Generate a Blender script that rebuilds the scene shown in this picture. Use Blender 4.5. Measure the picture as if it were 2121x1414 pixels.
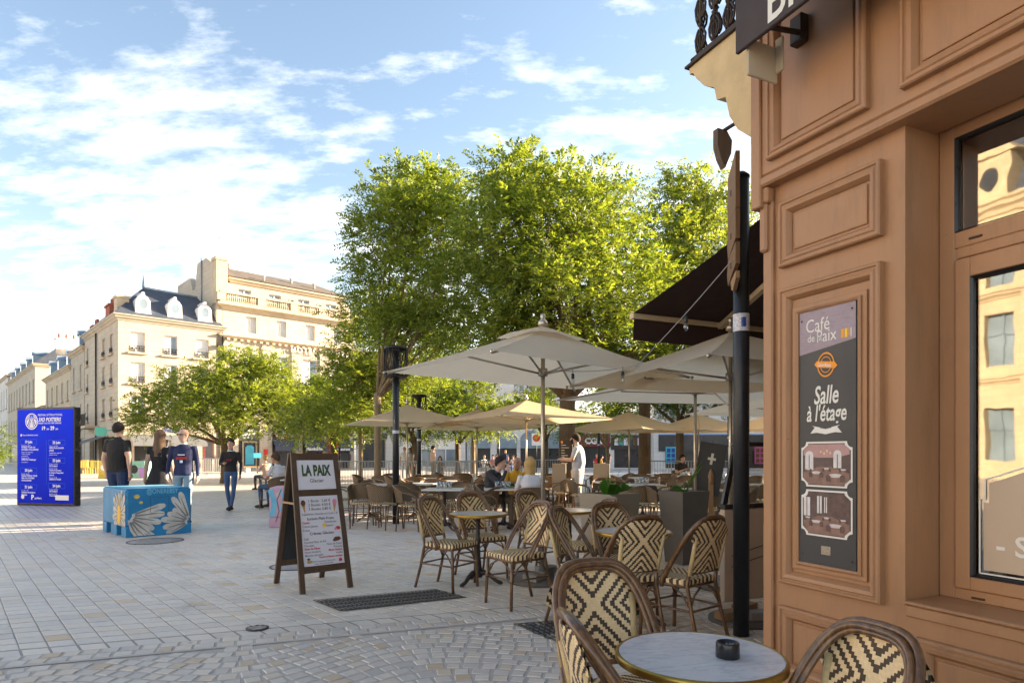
import bpy, math, random
import numpy as np
from mathutils import Vector, Matrix
R = math.radians
random.seed(7); RNG = np.random.default_rng(11)
scene = bpy.context.scene
COL = scene.collection
for o in list(bpy.data.objects): bpy.data.objects.remove(o)

# ------------------------------------------------------------------ camera, sky, sun, exposure
CAMH = 1.35                      # eye height above the paving
FPX, HORY, CX = 1330.0, 940.0, 1060.5   # focal length, horizon and centre in photograph pixels (2121 wide)
cam_d = bpy.data.cameras.new('camera'); cam = bpy.data.objects.new('camera', cam_d); COL.objects.link(cam)
cam.location = (0, 0, CAMH); cam.rotation_euler = (R(90), 0, 0)
cam_d.sensor_width = 36; cam_d.lens = FPX/2121*36; cam_d.shift_y = (HORY-707)/2121
cam_d.clip_end = 3000; cam_d.clip_start = .05
scene.camera = cam
SUN_AZ, SUN_EL = R(68), R(17)    # azimuth clockwise from +Y (view direction)
SUN = Vector((math.sin(SUN_AZ)*math.cos(SUN_EL), math.cos(SUN_AZ)*math.cos(SUN_EL), math.sin(SUN_EL)))
sd = bpy.data.lights.new('sun', 'SUN'); sun = bpy.data.objects.new('sun', sd); COL.objects.link(sun)
sd.energy = 2.0; sd.angle = R(.5); sd.color = (1, .79, .56)
sun.rotation_euler = SUN.to_track_quat('Z', 'Y').to_euler()
scene.view_settings.view_transform = 'Standard'; scene.view_settings.look = 'None'
scene.view_settings.gamma = 1; scene.view_settings.use_curve_mapping = False
scene.view_settings.exposure = 3.85
scene.cycles.use_adaptive_sampling = True; scene.cycles.use_denoising = True
scene.cycles.max_bounces = 8; scene.cycles.transparent_max_bounces = 12
scene.cycles.sample_clamp_indirect = 6.0

class NT:
    """tiny node-tree helper"""
    def __init__(s, tree): s.t = tree; s.n = tree.nodes; s.l = tree.links
    def add(s, typ, ins=None, **kw):
        n = s.n.new(typ)
        for k, v in kw.items(): setattr(n, k, v)
        for k, v in (ins or {}).items(): s.set(n.inputs[k], v)
        return n
    def set(s, sock, v):
        if isinstance(v, bpy.types.NodeSocket): s.l.new(v, sock)
        elif isinstance(v, bpy.types.Node): s.l.new(v.outputs[0], sock)
        else:
            if sock.type == 'RGBA' and len(v) == 3: v = (*v, 1)
            sock.default_value = v
    def m(s, op, a, b=0.0, c=None):
        n = s.n.new('ShaderNodeMath'); n.operation = op
        s.set(n.inputs[0], a); s.set(n.inputs[1], b)
        if c is not None: s.set(n.inputs[2], c)
        return n.outputs[0]
    def mix(s, fac, a, b, typ='MIX'):
        n = s.n.new('ShaderNodeMix'); n.data_type = 'RGBA'; n.blend_type = typ
        s.set(n.inputs[0], fac); s.set(n.inputs[6], a); s.set(n.inputs[7], b)
        return n.outputs[2]
    def ramp(s, fac, stops):
        n = s.n.new('ShaderNodeValToRGB'); e = n.color_ramp.elements
        while len(e) > 1: e.remove(e[0])
        for i, (p, c) in enumerate(stops):
            k = e[0] if i == 0 else e.new(p)
            k.position = p; k.color = (*c, 1) if len(c) == 3 else c
        s.set(n.inputs[0], fac); return n.outputs[0]
    def noise(s, vec, scale, detail=3, rough=.55):
        n = s.add('ShaderNodeTexNoise', {'Scale': scale, 'Detail': detail, 'Roughness': rough})
        if vec is not None: s.set(n.inputs['Vector'], vec)
        return n.outputs[0]

world = bpy.data.worlds.new('World'); scene.world = world; world.use_nodes = True
w = NT(world.node_tree); bg = w.n['Background']
sky = w.add('ShaderNodeTexSky', sky_type='NISHITA', sun_disc=False)
sky.sun_elevation = SUN_EL; sky.sun_rotation = SUN_AZ; sky.air_density = 1.0; sky.dust_density = .6; sky.ozone_density = 2.0
tc = w.add('ShaderNodeTexCoord')
sep = w.add('ShaderNodeSeparateXYZ', {0: tc.outputs['Generated']})
zz = w.m('MAXIMUM', sep.outputs[2], .02)
den = w.m('ADD', zz, .22)
cv = w.add('ShaderNodeCombineXYZ', {0: w.m('DIVIDE', sep.outputs[0], den), 1: w.m('DIVIDE', sep.outputs[1], den), 2: 0.0})
n1 = w.noise(cv, 2.1, 8, .62); n2 = w.noise(cv, .8, 2, .5); n3 = w.noise(w.add('ShaderNodeMapping', {0: cv, 'Scale': (.55, 1.25, 1), 'Rotation': (0, 0, .35)}).outputs[0], 11.0, 6, .62)
# broken sheet, denser towards the horizon, open blue overhead
cov = w.m('ADD', w.m('MULTIPLY', n1, .55), w.m('ADD', w.m('MULTIPLY', n2, .45), w.m('MULTIPLY', w.m('SUBTRACT', n3, .5), .42)))
cov = w.m('ADD', cov, w.m('MULTIPLY', w.m('SUBTRACT', .385, zz), .42))
cl = w.ramp(cov, [(.45, (0, 0, 0)), (.54, (.22, .22, .22)), (.64, (.62, .62, .62)), (.80, (1, 1, 1))])
shade = w.ramp(n3, [(.32, (.50, .50, .52)), (.66, (1.0, .93, .82))])
cloudc = w.add('ShaderNodeVectorMath', {0: shade, 3: 3.0}, operation='SCALE')
haze = w.m('POWER', w.m('SUBTRACT', 1.0, zz), 7.0)
skyc = w.mix(w.m('MULTIPLY', haze, .6), w.mix(1.0, sky.outputs[0], (.33, .285, .245), 'MULTIPLY'), (.95, .91, .86))
fin = w.mix(w.m('MULTIPLY', cl, .85), skyc, cloudc.outputs[0])
w.set(bg.inputs[0], fin); bg.inputs[1].default_value = .10

# ------------------------------------------------------------------ geometry helpers
def gp(px, py):                  # photograph pixel on the paving -> plan position
    d = FPX*CAMH/(py-HORY); return ((px-CX)*d/FPX, d)
def xr(px, d): return (px-CX)*d/FPX
def zr(py, d): return CAMH+(HORY-py)*d/FPX

class MB:
    def __init__(s): s.v = []; s.f = []; s.mi = []; s.sm = []; s.cur = 0
    def add(s, vs, fs, smooth=False):
        o = len(s.v); s.v.extend([tuple(p) for p in vs])
        for f in fs: s.f.append(tuple(i+o for i in f)); s.mi.append(s.cur); s.sm.append(smooth)
        return s
    def box(s, x0, x1, y0, y1, z0, z1):
        return s.add([(x0,y0,z0),(x1,y0,z0),(x1,y1,z0),(x0,y1,z0),(x0,y0,z1),(x1,y0,z1),(x1,y1,z1),(x0,y1,z1)],
                     [(3,2,1,0),(4,5,6,7),(0,1,5,4),(1,2,6,5),(2,3,7,6),(3,0,4,7)])
    def bbox(s, x0, x1, y0, y1, z0, z1, b=.004):   # box with chamfered edges
        vs = []
        for z, i in ((z0,b),(z0+b,0),(z1-b,0),(z1,b)):
            for (x, y) in ((x0,y0),(x1,y0),(x1,y1),(x0,y1)):
                sx = 1 if x == x0 else -1; sy = 1 if y == y0 else -1
                vs += [(x+sx*(b+i*.0), y+sy*i, z), (x+sx*i, y+sy*(b), z)] if (sx*sy) < 0 else [(x+sx*i, y+sy*b, z), (x+sx*b, y+sy*i, z)]
        fs = []
        for k in range(3):
            for j in range(8): fs.append((k*8+j, k*8+(j+1)%8, k*8+8+(j+1)%8, k*8+8+j))
        fs += [tuple(range(7,-1,-1)), tuple(range(24,32))]
        return s.add(vs, fs)
    def obox(s, c, size, M=None):
        hx, hy, hz = size[0]/2, size[1]/2, size[2]/2; c = Vector(c)
        vs = [Vector(p) for p in ((-hx,-hy,-hz),(hx,-hy,-hz),(hx,hy,-hz),(-hx,hy,-hz),(-hx,-hy,hz),(hx,-hy,hz),(hx,hy,hz),(-hx,hy,hz))]
        vs = [c+(M @ p if M else p) for p in vs]
        return s.add(vs, [(3,2,1,0),(4,5,6,7),(0,1,5,4),(1,2,6,5),(2,3,7,6),(3,0,4,7)])
    def beam(s, a, b, wd, h, up=(0,0,1)):
        a, b = Vector(a), Vector(b); d = (b-a); L = d.length; d.normalize()
        x = d.cross(Vector(up))
        if x.length < 1e-4: x = d.cross(Vector((1,0,0)))
        x.normalize(); y = x.cross(d)
        return s.obox((a+b)/2, (wd, L, h), Matrix((x, d, y)).transposed())
    def tube(s, path, r, n=8, closed=False, caps=True, smooth=True, sq=None):
        P = [Vector(p) for p in path]; m = len(P)
        rs = r if isinstance(r, (list, tuple)) else [r]*m
        T = []
        for i in range(m):
            a = P[(i-1) % m] if (closed or i > 0) else P[i]; b = P[(i+1) % m] if (closed or i < m-1) else P[i]
            t = (b-a); t = t.normalized() if t.length > 1e-9 else Vector((0,0,1)); T.append(t)
        ref = Vector((0,0,1)) if abs(T[0].z) < .9 else Vector((1,0,0))
        nrm = (ref-T[0]*ref.dot(T[0])).normalized(); vs = []
        for i in range(m):
            nrm = nrm-T[i]*nrm.dot(T[i])
            if nrm.length < 1e-6: nrm = T[i].orthogonal()
            nrm.normalize(); bn = T[i].cross(nrm)
            for k in range(n):
                a = 2*math.pi*k/n; q = nrm*math.cos(a)*rs[i]+bn*math.sin(a)*rs[i]*(sq or 1)
                vs.append(P[i]+q)
        fs = []
        for i in range(m if closed else m-1):
            j = (i+1) % m
            for k in range(n): fs.append((i*n+k, i*n+(k+1)%n, j*n+(k+1)%n, j*n+k))
        s.add(vs, fs, smooth)
        if caps and not closed:
            o = len(s.v)-len(vs)
            for fc in (tuple(range(n-1,-1,-1)), tuple(range((m-1)*n, m*n))):
                s.f.append(tuple(i+o for i in fc)); s.mi.append(s.cur); s.sm.append(False)
        return s
    def lathe(s, prof, n=20, c=(0,0,0), smooth=True, caps=True):
        vs = []; m = len(prof)
        for (r, z) in prof:
            for k in range(n):
                a = 2*math.pi*k/n; vs.append((c[0]+r*math.cos(a), c[1]+r*math.sin(a), c[2]+z))
        fs = [(i*n+k, i*n+(k+1)%n, (i+1)*n+(k+1)%n, (i+1)*n+k) for i in range(m-1) for k in range(n)]
        s.add(vs, fs, smooth)
        if caps:
            o = len(s.v)-len(vs)
            for fc in (tuple(range(n-1,-1,-1)), tuple(range((m-1)*n, m*n))):
                s.f.append(tuple(i+o for i in fc)); s.mi.append(s.cur); s.sm.append(False)
        return s
    def quad(s, a, b, c, d): return s.add([a,b,c,d], [(0,1,2,3)])
    def prism(s, pts, a0, a1, f):      # 2-D outline extruded; f(u,v,w) -> xyz
        n = len(pts)
        vs = [f(p[0],p[1],a0) for p in pts]+[f(p[0],p[1],a1) for p in pts]
        fs = [tuple(range(n-1,-1,-1)), tuple(range(n,2*n))]+[(i,(i+1)%n,n+(i+1)%n,n+i) for i in range(n)]
        return s.add(vs, fs)
    def frame(s, x0, x1, z0, z1, prof, y=0.0):   # mitred moulding on a wall facing -y; prof = [(inset, proud)]
        vs = []
        for (i, h) in prof: vs += [(x0+i,y-h,z0+i),(x1-i,y-h,z0+i),(x1-i,y-h,z1-i),(x0+i,y-h,z1-i)]
        fs = [(k*4+j, k*4+(j+1)%4, k*4+4+(j+1)%4, k*4+4+j) for k in range(len(prof)-1) for j in range(4)]
        return s.add(vs, fs)
    def wall(s, x0, x1, z0, z1, ops, y=0.0, rev=.2):  # wall facing -y with openings (xa,xb,za,zb) and their reveals
        xs = sorted({x0, x1, *[o[0] for o in ops], *[o[1] for o in ops]}); zs = sorted({z0, z1, *[o[2] for o in ops], *[o[3] for o in ops]})
        for a, b in zip(xs, xs[1:]):
            for c, d in zip(zs, zs[1:]):
                mx, mz = (a+b)/2, (c+d)/2
                if any(o[0] < mx < o[1] and o[2] < mz < o[3] for o in ops): continue
                s.quad((a,y,c),(b,y,c),(b,y,d),(a,y,d))
        for (a,b,c,d) in ops:
            r = y+rev
            s.quad((a,y,c),(a,r,c),(b,r,c),(b,y,c)); s.quad((a,y,d),(b,y,d),(b,r,d),(a,r,d))
            s.quad((a,y,c),(a,y,d),(a,r,d),(a,r,c)); s.quad((b,y,c),(b,r,c),(b,r,d),(b,y,d))
        return s
    def mesh(s, name, mats):
        me = bpy.data.meshes.new(name); me.from_pydata(s.v, [], s.f)
        for m in (mats if isinstance(mats, (list, tuple)) else [mats]): me.materials.append(MAT[m] if isinstance(m, str) else m)
        me.polygons.foreach_set('material_index', s.mi); me.polygons.foreach_set('use_smooth', s.sm); me.update()
        return me
    def build(s, name, mats, parent=None, loc=None, rz=None):
        o = bpy.data.objects.new(name, s.mesh(name, mats)); COL.objects.link(o)
        if parent is not None: o.parent = parent
        if loc is not None: o.location = loc
        if rz is not None: o.rotation_euler = (0, 0, rz)
        return o

def tag(o, label=None, cat=None, group=None, kind=None):
    if label: o['label'] = label
    if cat: o['category'] = cat
    if group: o['group'] = group
    if kind: o['kind'] = kind
    return o
def empty(name, loc=(0,0,0), rz=0.0, label=None, cat=None, group=None, kind=None, parent=None):
    o = bpy.data.objects.new(name, None); COL.objects.link(o); o.location = loc; o.rotation_euler = (0, 0, rz); o.empty_display_size = .1
    if parent is not None: o.parent = parent
    return tag(o, label, cat, group, kind)
def link_mesh(name, me, parent=None, loc=(0,0,0), rot=(0,0,0)):
    o = bpy.data.objects.new(name, me); COL.objects.link(o); o.location = loc; o.rotation_euler = rot
    if parent is not None: o.parent = parent
    return o
KIDS = {}
def copy_tree(src, parent=None):
    c = src.copy(); COL.objects.link(c)
    if parent is not None: c.parent = parent
    for ch in src.children: copy_tree(ch, c)
    return c
def spawn(proto, used, loc, rz, label, group=None, sc=1.0):
    o = proto if not used else copy_tree(proto)
    used.append(1); o.location = loc; o.rotation_euler = (0, 0, rz); o.scale = (sc, sc, sc); o['label'] = label
    if group: o['group'] = group
    return o

_txt = {}
def text_verts(body, size, bold=0.0, sx=1.0, align='LEFT', spacing=1.0, shear=0.0, res=3):
    cu = bpy.data.curves.new('t', 'FONT'); cu.body = body; cu.size = size; cu.offset = bold*size; cu.align_x = align
    cu.space_character = spacing; cu.shear = shear; cu.resolution_u = res; cu.fill_mode = 'FRONT'
    ob = bpy.data.objects.new('t', cu); me = bpy.data.meshes.new_from_object(ob)
    vs = [(v.co.x*sx, v.co.y) for v in me.vertices]; fs = [tuple(p.vertices) for p in me.polygons]
    bpy.data.objects.remove(ob); bpy.data.curves.remove(cu); bpy.data.meshes.remove(me)
    return vs, fs
def put_text(mb, body, x, z, size, y=0.0, fmap=None, rot=0.0, **kw):   # text on a plane facing -y (x right, z up)
    vs, fs = text_verts(body, size, **kw); c, s = math.cos(rot), math.sin(rot)
    pts = [(x+a*c-b*s, y, z+a*s+b*c) for a, b in vs]
    if fmap: pts = [fmap(p) for p in pts]
    mb.add(pts, fs)
def disc(mb, x, z, rx, rz, y, n=24, a0=0, a1=2*math.pi):
    mb.add([(x+rx*math.cos(a0+(a1-a0)*k/n), y, z+rz*math.sin(a0+(a1-a0)*k/n)) for k in range(n if a1-a0 > 6.28 else n+1)], [tuple(range(n if a1-a0 > 6.28 else n+1))])
def ring(mb, x, z, r0, r1, y, n=32, a0=0, a1=2*math.pi, ez=1.0):
    vs = []
    for k in range(n+1):
        a = a0+(a1-a0)*k/n
        vs += [(x+r0*math.cos(a), y, z+r0*ez*math.sin(a)), (x+r1*math.cos(a), y, z+r1*ez*math.sin(a))]
    mb.add(vs, [(2*k, 2*k+1, 2*k+3, 2*k+2) for k in range(n)])
def stroke(mb, pts, wd, y):       # flat painted stroke through (x,z) points; wd number or list
    n = len(pts); ws = wd if isinstance(wd, (list, tuple)) else [wd]*n; vs = []
    for i in range(n):
        a = Vector(pts[max(0, i-1)]); b = Vector(pts[min(n-1, i+1)]); t = (b-a).normalized(); q = Vector((-t.y, t.x))*ws[i]/2
        vs += [(pts[i][0]+q.x, y, pts[i][1]+q.y), (pts[i][0]-q.x, y, pts[i][1]-q.y)]
    mb.add(vs, [(2*k, 2*k+1, 2*k+3, 2*k+2) for k in range(n-1)])

# ------------------------------------------------------------------ materials
MAT = {}
def newmat(name):
    m = bpy.data.materials.new(name); m.use_nodes = True; MAT[name] = m
    t = NT(m.node_tree); b = t.n['Principled BSDF']; return m, t, b
def courses(t, vec, c, bw=.9, rh=.38, amt=.28):
    s3 = t.add('ShaderNodeSeparateXYZ', {0: vec}); v2 = t.add('ShaderNodeCombineXYZ', {0: t.m('ADD', s3.outputs[0], s3.outputs[1]), 1: s3.outputs[2], 2: 0.0})
    br = t.add('ShaderNodeTexBrick', {0: v2, 'Scale': 1.0, 'Mortar Size': .012, 'Brick Width': bw, 'Row Height': rh, 'Color1': (1,1,1,1), 'Color2': (.86,.86,.86,1), 'Mortar': (.62,.58,.54,1)})
    return t.mix(amt*2, c, br.outputs[0], 'MULTIPLY')
def mat(name, col, rough=.6, metal=0.0, var=.12, vs=8.0, bump=0.0, bs=60.0, spec=.5, rnd=0.0, trans=0.0, stretch=None, emit=0.0, coat=0.0, dirt=0.0, course=0.0):
    m, t, b = newmat(name)
    tcn = t.add('ShaderNodeTexCoord'); vec = tcn.outputs['Object']
    if stretch: vec = t.add('ShaderNodeMapping', {0: vec, 'Scale': stretch}).outputs[0]
    c = (*col, 1)
    out = None
    if var > 0:
        f = t.noise(vec, vs, 4); f = t.m('MULTIPLY_ADD', f, 2*var*1.6, 1-var*1.6)
        out = t.mix(1.0, c, f, 'MULTIPLY')
    if rnd > 0:
        oi = t.add('ShaderNodeObjectInfo'); ge = t.add('ShaderNodeNewGeometry')
        r = t.m('FRACT', t.m('ADD', t.m('MULTIPLY', oi.outputs['Random'], 7.31), t.m('MULTIPLY', ge.outputs['Random Per Island'], 3.77)))
        out = t.mix(1.0, out if out is not None else c, t.m('MULTIPLY_ADD', r, 2*rnd, 1-rnd), 'MULTIPLY')
    if dirt > 0:
        d = t.noise(vec, vs*.35, 6, .7)
        out = t.mix(t.m('MULTIPLY', t.ramp(d, [(.5, (0,0,0)), (.72, (1,1,1))]), dirt), out if out is not None else c, tuple(x*.45 for x in col))
    if course > 0: out = courses(t, tcn.outputs['Object'], out, amt=course)
    t.set(b.inputs['Base Color'], out if out is not None else c)
    b.inputs['Roughness'].default_value = rough; b.inputs['Metallic'].default_value = metal
    b.inputs['Specular IOR Level'].default_value = spec
    if coat: b.inputs['Coat Weight'].default_value = coat
    if var > 0: t.set(b.inputs['Roughness'], t.m('MULTIPLY_ADD', t.noise(vec, vs*1.7, 3), .22, rough-.11))
    if bump > 0:
        bn = t.add('ShaderNodeBump', {'Strength': bump, 'Distance': .01, 'Height': t.noise(vec, bs, 4, .65)}); t.set(b.inputs['Normal'], bn)
    if trans > 0:
        tr = t.add('ShaderNodeBsdfTranslucent', {0: out if out is not None else c}); mx = t.add('ShaderNodeMixShader', {0: trans, 1: b, 2: tr})
        t.set(t.n['Material Output'].inputs[0], mx)
    if emit > 0:
        b.inputs['Emission Strength'].default_value = emit; t.set(b.inputs['Emission Color'], out if out is not None else c)
    return m
# --- plain materials
mat('stone_cream', (.46,.395,.305), .85, var=.10, vs=.6, bump=.25, bs=6, dirt=.3, course=.35)
mat('stone_hotel', (.48,.415,.32), .85, var=.10, vs=.5, bump=.25, bs=6, dirt=.35, course=.35)
mat('stone_trim', (.48,.39,.27), .85, var=.14, vs=1.5, dirt=.5)
mat('stone_dark', (.34,.27,.18), .9, var=.25, vs=1.2, dirt=.5)
mat('stone_grey', (.44,.38,.29), .88, var=.14, vs=.5, dirt=.4, course=.35)
mat('stone_pale', (.62,.58,.52), .85, var=.08, vs=.4, dirt=.3, course=.3)
mat('stone_white', (.70,.69,.67), .8, var=.06, vs=.5, dirt=.25, course=.25)
mat('stone_gold', (.46,.37,.245), .85, var=.12, vs=.6, dirt=.35, course=.4)
mat('stone_corbel', (.60,.45,.24), .85, var=.2, vs=5, dirt=.6, bump=.3, bs=30)
mat('slate', (.055,.065,.085), .45, var=.3, vs=2.2, bump=.3, bs=14)
mat('tile_brown', (.115,.095,.075), .75, var=.3, vs=1.6, bump=.3, bs=12)
mat('zinc', (.22,.29,.36), .45, metal=.3, var=.15, vs=2)
mat('brick', (.30,.085,.05), .85, var=.3, vs=6)
mat('win_frame', (.72,.72,.70), .5, var=.05)
mat('win_glass', (.16,.21,.25), .08, var=.35, vs=.7, spec=.8)
mat('win_dark', (.03,.032,.035), .12, var=.2, spec=.7)
mat('curtain', (.62,.62,.60), .8, var=.12, vs=2, stretch=(6,6,.3))
mat('shutter', (.66,.65,.62), .7, var=.06, stretch=(1,1,14), vs=3)
mat('iron', (.022,.021,.02), .5, metal=.4, var=.2, vs=20)
mat('iron_brown', (.045,.028,.018), .55, metal=.3, var=.3, vs=30)
mat('pole_black', (.020,.022,.026), .38, metal=.2, var=.2, vs=15, bump=.15, bs=40)
mat('alu', (.46,.41,.34), .35, metal=.8, var=.06)
mat('galv', (.36,.37,.36), .42, metal=.75, var=.18, vs=12)
mat('brass', (.42,.26,.055), .34, metal=.9, var=.22, vs=14)
mat('cast_iron', (.055,.045,.042), .55, metal=.5, var=.25, vs=25, bump=.3, bs=80)
mat('fascia_dark', (.040,.028,.026), .7, var=.12, vs=5, bump=.1)
mat('awning_brown', (.030,.013,.010), .85, var=.12, vs=6, trans=.12)
mat('awning_bar', (.55,.43,.27), .5, var=.08)
mat('awning_grey', (.12,.125,.13), .85, var=.08)
mat('white_ink', (.82,.81,.78), .55, var=0)
mat('cream_ink', (.72,.69,.62), .6, var=.06)
mat('grey_ink', (.075,.075,.085), .6, var=0)
mat('red_ink', (.55,.035,.03), .6, var=0)
mat('green_ink', (.045,.085,.028), .6, var=0)
mat('orange_ink', (.82,.30,.02), .6, var=0)
mat('yellow_ink', (.85,.52,.04), .6, var=0)
mat('pink_ink', (.72,.25,.38), .6, var=.15, vs=40)
mat('brown_ink', (.13,.045,.02), .6, var=.3, vs=40)
mat('tan_ink', (.52,.28,.09), .6, var=.25, vs=60)
mat('blue_ink', (.02,.06,.30), .6, var=0)
mat('black_ink', (.012,.012,.014), .6, var=0)
mat('sheet_white', (.70,.68,.73), .45, var=.03)
mat('board_black', (.030,.030,.032), .45, var=.15, vs=3)
mat('board_mauve', (.33,.26,.29), .6, var=.10, vs=9, bump=.9, bs=14, stretch=(1,1,2.2))
mat('wood_sign', (.085,.048,.026), .6, var=.35, vs=5, stretch=(14,14,1.2), bump=.2, bs=30)
mat('wood_sign_edge', (.34,.20,.09), .55, var=.3, vs=5, stretch=(10,10,1))
mat('wood_teak', (.30,.18,.09), .6, var=.3, vs=6, stretch=(10,10,1))
mat('concrete_grey', (.115,.105,.095), .75, var=.10, vs=5, bump=.2, bs=40)
mat('concrete_taupe', (.27,.235,.185), .78, var=.08, vs=4, bump=.15, bs=50)
mat('concrete_foot', (.25,.24,.22), .85, var=.2, vs=8, bump=.4, bs=30)
mat('beige_panel', (.50,.38,.27), .55, var=.05)
mat('soil', (.04,.028,.018), .95, var=.3, vs=30)
mat('leaf_plant', (.06,.19,.02), .4, var=.3, vs=7, trans=.25)
mat('totem_black', (.012,.012,.014), .3, var=.1)
mat('blade_green', (.10,.25,.03), .45, var=.2, vs=5, trans=.25)
mat('bark', (.12,.082,.048), .9, var=.35, vs=4, stretch=(6,6,1.2), bump=.9, bs=10)
mat('bark_light', (.23,.17,.10), .9, var=.3, vs=4, stretch=(6,6,1.2), bump=.7, bs=12)
mat('glass_clear', (.6,.6,.6), .1, var=0)
mat('terr_top', (.60,.57,.52), .35, var=.06, vs=6)
mat('teal', (.09,.42,.36), .5, var=.05)
mat('red_sign', (.62,.03,.02), .5, var=.05)
mat('yellow_pl', (.62,.45,.06), .5, var=.12, vs=10)
mat('blue_pl', (.03,.16,.45), .5, var=.1)
mat('cyan_pl', (.06,.38,.50), .5, var=.15, vs=3)
mat('magenta_pl', (.50,.08,.30), .5, var=.15, vs=3)
mat('maroon', (.16,.02,.03), .5, var=.05)
mat('shop_dark', (.035,.037,.042), .3, var=.3, vs=1.2)
mat('shop_navy', (.045,.055,.085), .5, var=.08)
mat('plastic_dark', (.016,.016,.017), .3, var=.08)
mat('ash', (.35,.28,.20), .9, var=.4, vs=120)
mat('grate', (.075,.072,.068), .5, metal=.5, var=.3, vs=22, bump=.3, bs=60)
mat('cover_grey', (.33,.31,.285), .7, metal=.1, var=.25, vs=14, bump=.4, bs=40)
mat('mortar', (.48,.44,.39), .95, var=.15, vs=7, bump=.3, bs=40)
mat('kerb_pale', (.52,.47,.42), .85, var=.15, vs=5)
mat('gull', (.6,.6,.6), .7)
mat('sticker', (.55,.56,.60), .5, var=.5, vs=60)
mat('bulb_metal', (.03,.03,.03), .5)
mat('wire_grey', (.35,.35,.36), .6, var=0)
mat('rattan_arm', (.60,.44,.21), .5, var=.12, vs=30, stretch=(.3,.3,4), bump=.5, bs=40)

def glassy(name, tint=(.9,.95,.97), refl=.12, rough=.02, wob=0.0):
    m, t, b = newmat(name)
    fr = t.add('ShaderNodeLayerWeight', {0: .5}); fr = t.m('ADD', .04, t.m('MULTIPLY', t.m('POWER', fr.outputs['Facing'], 4.0), .8))
    tr = t.add('ShaderNodeBsdfTransparent', {0: (*tint,1)}); gl = t.add('ShaderNodeBsdfGlossy', {'Roughness': rough, 'Color': (1,1,1,1)})
    if wob: t.set(gl.inputs['Normal'], t.add('ShaderNodeBump', {'Strength': wob, 'Distance': .1, 'Height': t.noise(t.add('ShaderNodeTexCoord').outputs['Object'], 2.5, 3)}))
    mx = t.add('ShaderNodeMixShader', {0: t.m('ADD', fr, refl), 1: tr, 2: gl}); t.set(t.n['Material Output'].inputs[0], mx)
glassy('glass_pane', (.66,.64,.57), .20, wob=.006)
glassy('glass_screen', (.86,.88,.86), .06)
glassy('glass_bottle', (.85,.88,.86), .10)

# --- café paint: warm brown gloss over wood, small scratches
m, t, b = newmat('cafe_paint')
v = t.add('ShaderNodeTexCoord').outputs['Object']
n = t.noise(v, 2.2, 5, .6); n2 = t.noise(t.add('ShaderNodeMapping', {0: v, 'Scale': (60,60,4)}).outputs[0], 1.2, 4)
c = t.ramp(n, [(.25, (.33,.168,.078)), (.75, (.40,.208,.098))])
chip = t.ramp(t.noise(t.add('ShaderNodeMapping', {0: v, 'Scale': (8,8,34)}).outputs[0], 2.2, 5, .7), [(.70, (0,0,0)), (.72, (1,1,1))])
c = t.mix(t.m('MULTIPLY', chip, .7), c, (.12,.055,.025)); c = t.mix(1.0, c, t.m('MULTIPLY_ADD', n2, .07, .965), 'MULTIPLY')
grime = t.ramp(t.noise(t.add('ShaderNodeMapping', {0: v, 'Scale': (7,7,1.1)}).outputs[0], 1.3, 6, .7), [(.52, (0,0,0)), (.72, (1,1,1))]); c = t.mix(t.m('MULTIPLY', grime, .42), c, (.20,.105,.055))
nick = t.ramp(t.noise(v, 38, 5, .75), [(.72, (0,0,0)), (.735, (1,1,1))]); c = t.mix(t.m('MULTIPLY', nick, .55), c, (.62,.42,.25))
t.set(b.inputs['Base Color'], c); t.set(b.inputs['Roughness'], t.m('MULTIPLY_ADD', n, .30, .34))
t.set(b.inputs['Normal'], t.add('ShaderNodeBump', {'Strength': .08, 'Distance': .004, 'Height': t.m('ADD', t.m('MULTIPLY', n2, .35), t.noise(v, 70, 3))}))

# --- bistro weave: stepped X pattern; coordinates x (across) and z (up) of the part
def weave(name, xs, zc, period, col=.0105, diag=True, axis=2, cream=(.80,.60,.33), dark=(.050,.028,.016), sc=1.0):
    m, t, b = newmat(name)
    sp = t.add('ShaderNodeSeparateXYZ', {0: t.add('ShaderNodeTexCoord').outputs['Object']})
    x = sp.outputs[0]; z = t.m('SUBTRACT', sp.outputs[axis], zc)
    xq = t.m('MULTIPLY', t.m('FLOOR', t.m('DIVIDE', t.m('ABSOLUTE', x), col)), col)
    zq = t.m('MULTIPLY', t.m('FLOOR', t.m('DIVIDE', t.m('ABSOLUTE', z), col*.5)), col*.5)
    f = t.m('ABSOLUTE', t.m('SUBTRACT', t.m('MULTIPLY', xq, 1.12), zq)) if diag else t.m('ADD', t.m('ABSOLUTE', xq), z)
    k = t.m('FRACT', t.m('ADD', t.m('DIVIDE', f, period), 0.25 if not diag else 0.0))
    isd = t.m('GREATER_THAN', k, .52)
    n = t.noise(t.add('ShaderNodeTexCoord').outputs['Object'], 90, 3)
    strand = t.m('FRACT', t.m('DIVIDE', z, col*.62)); strand2 = t.m('FRACT', t.m('DIVIDE', t.m('ABSOLUTE', x), col*.55))
    sh = t.mix(isd, t.m('SUBTRACT', 1.0, t.m('POWER', t.m('ABSOLUTE', t.m('SUBTRACT', strand, .5)), 2.0)), t.m('SUBTRACT', 1.0, t.m('POWER', t.m('ABSOLUTE', t.m('SUBTRACT', strand2, .5)), 2.0)))
    cr = t.mix(1.0, (*cream,1), t.m('MULTIPLY_ADD', n, .5, .75), 'MULTIPLY')
    dk = t.mix(1.0, (*dark,1), t.m('MULTIPLY_ADD', n, .8, .6), 'MULTIPLY')
    t.set(b.inputs['Base Color'], t.mix(isd, cr, dk)); b.inputs['Roughness'].default_value = .42
    t.set(b.inputs['Normal'], t.add('ShaderNodeBump', {'Strength': .55, 'Distance': .004, 'Height': sh}))
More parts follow.
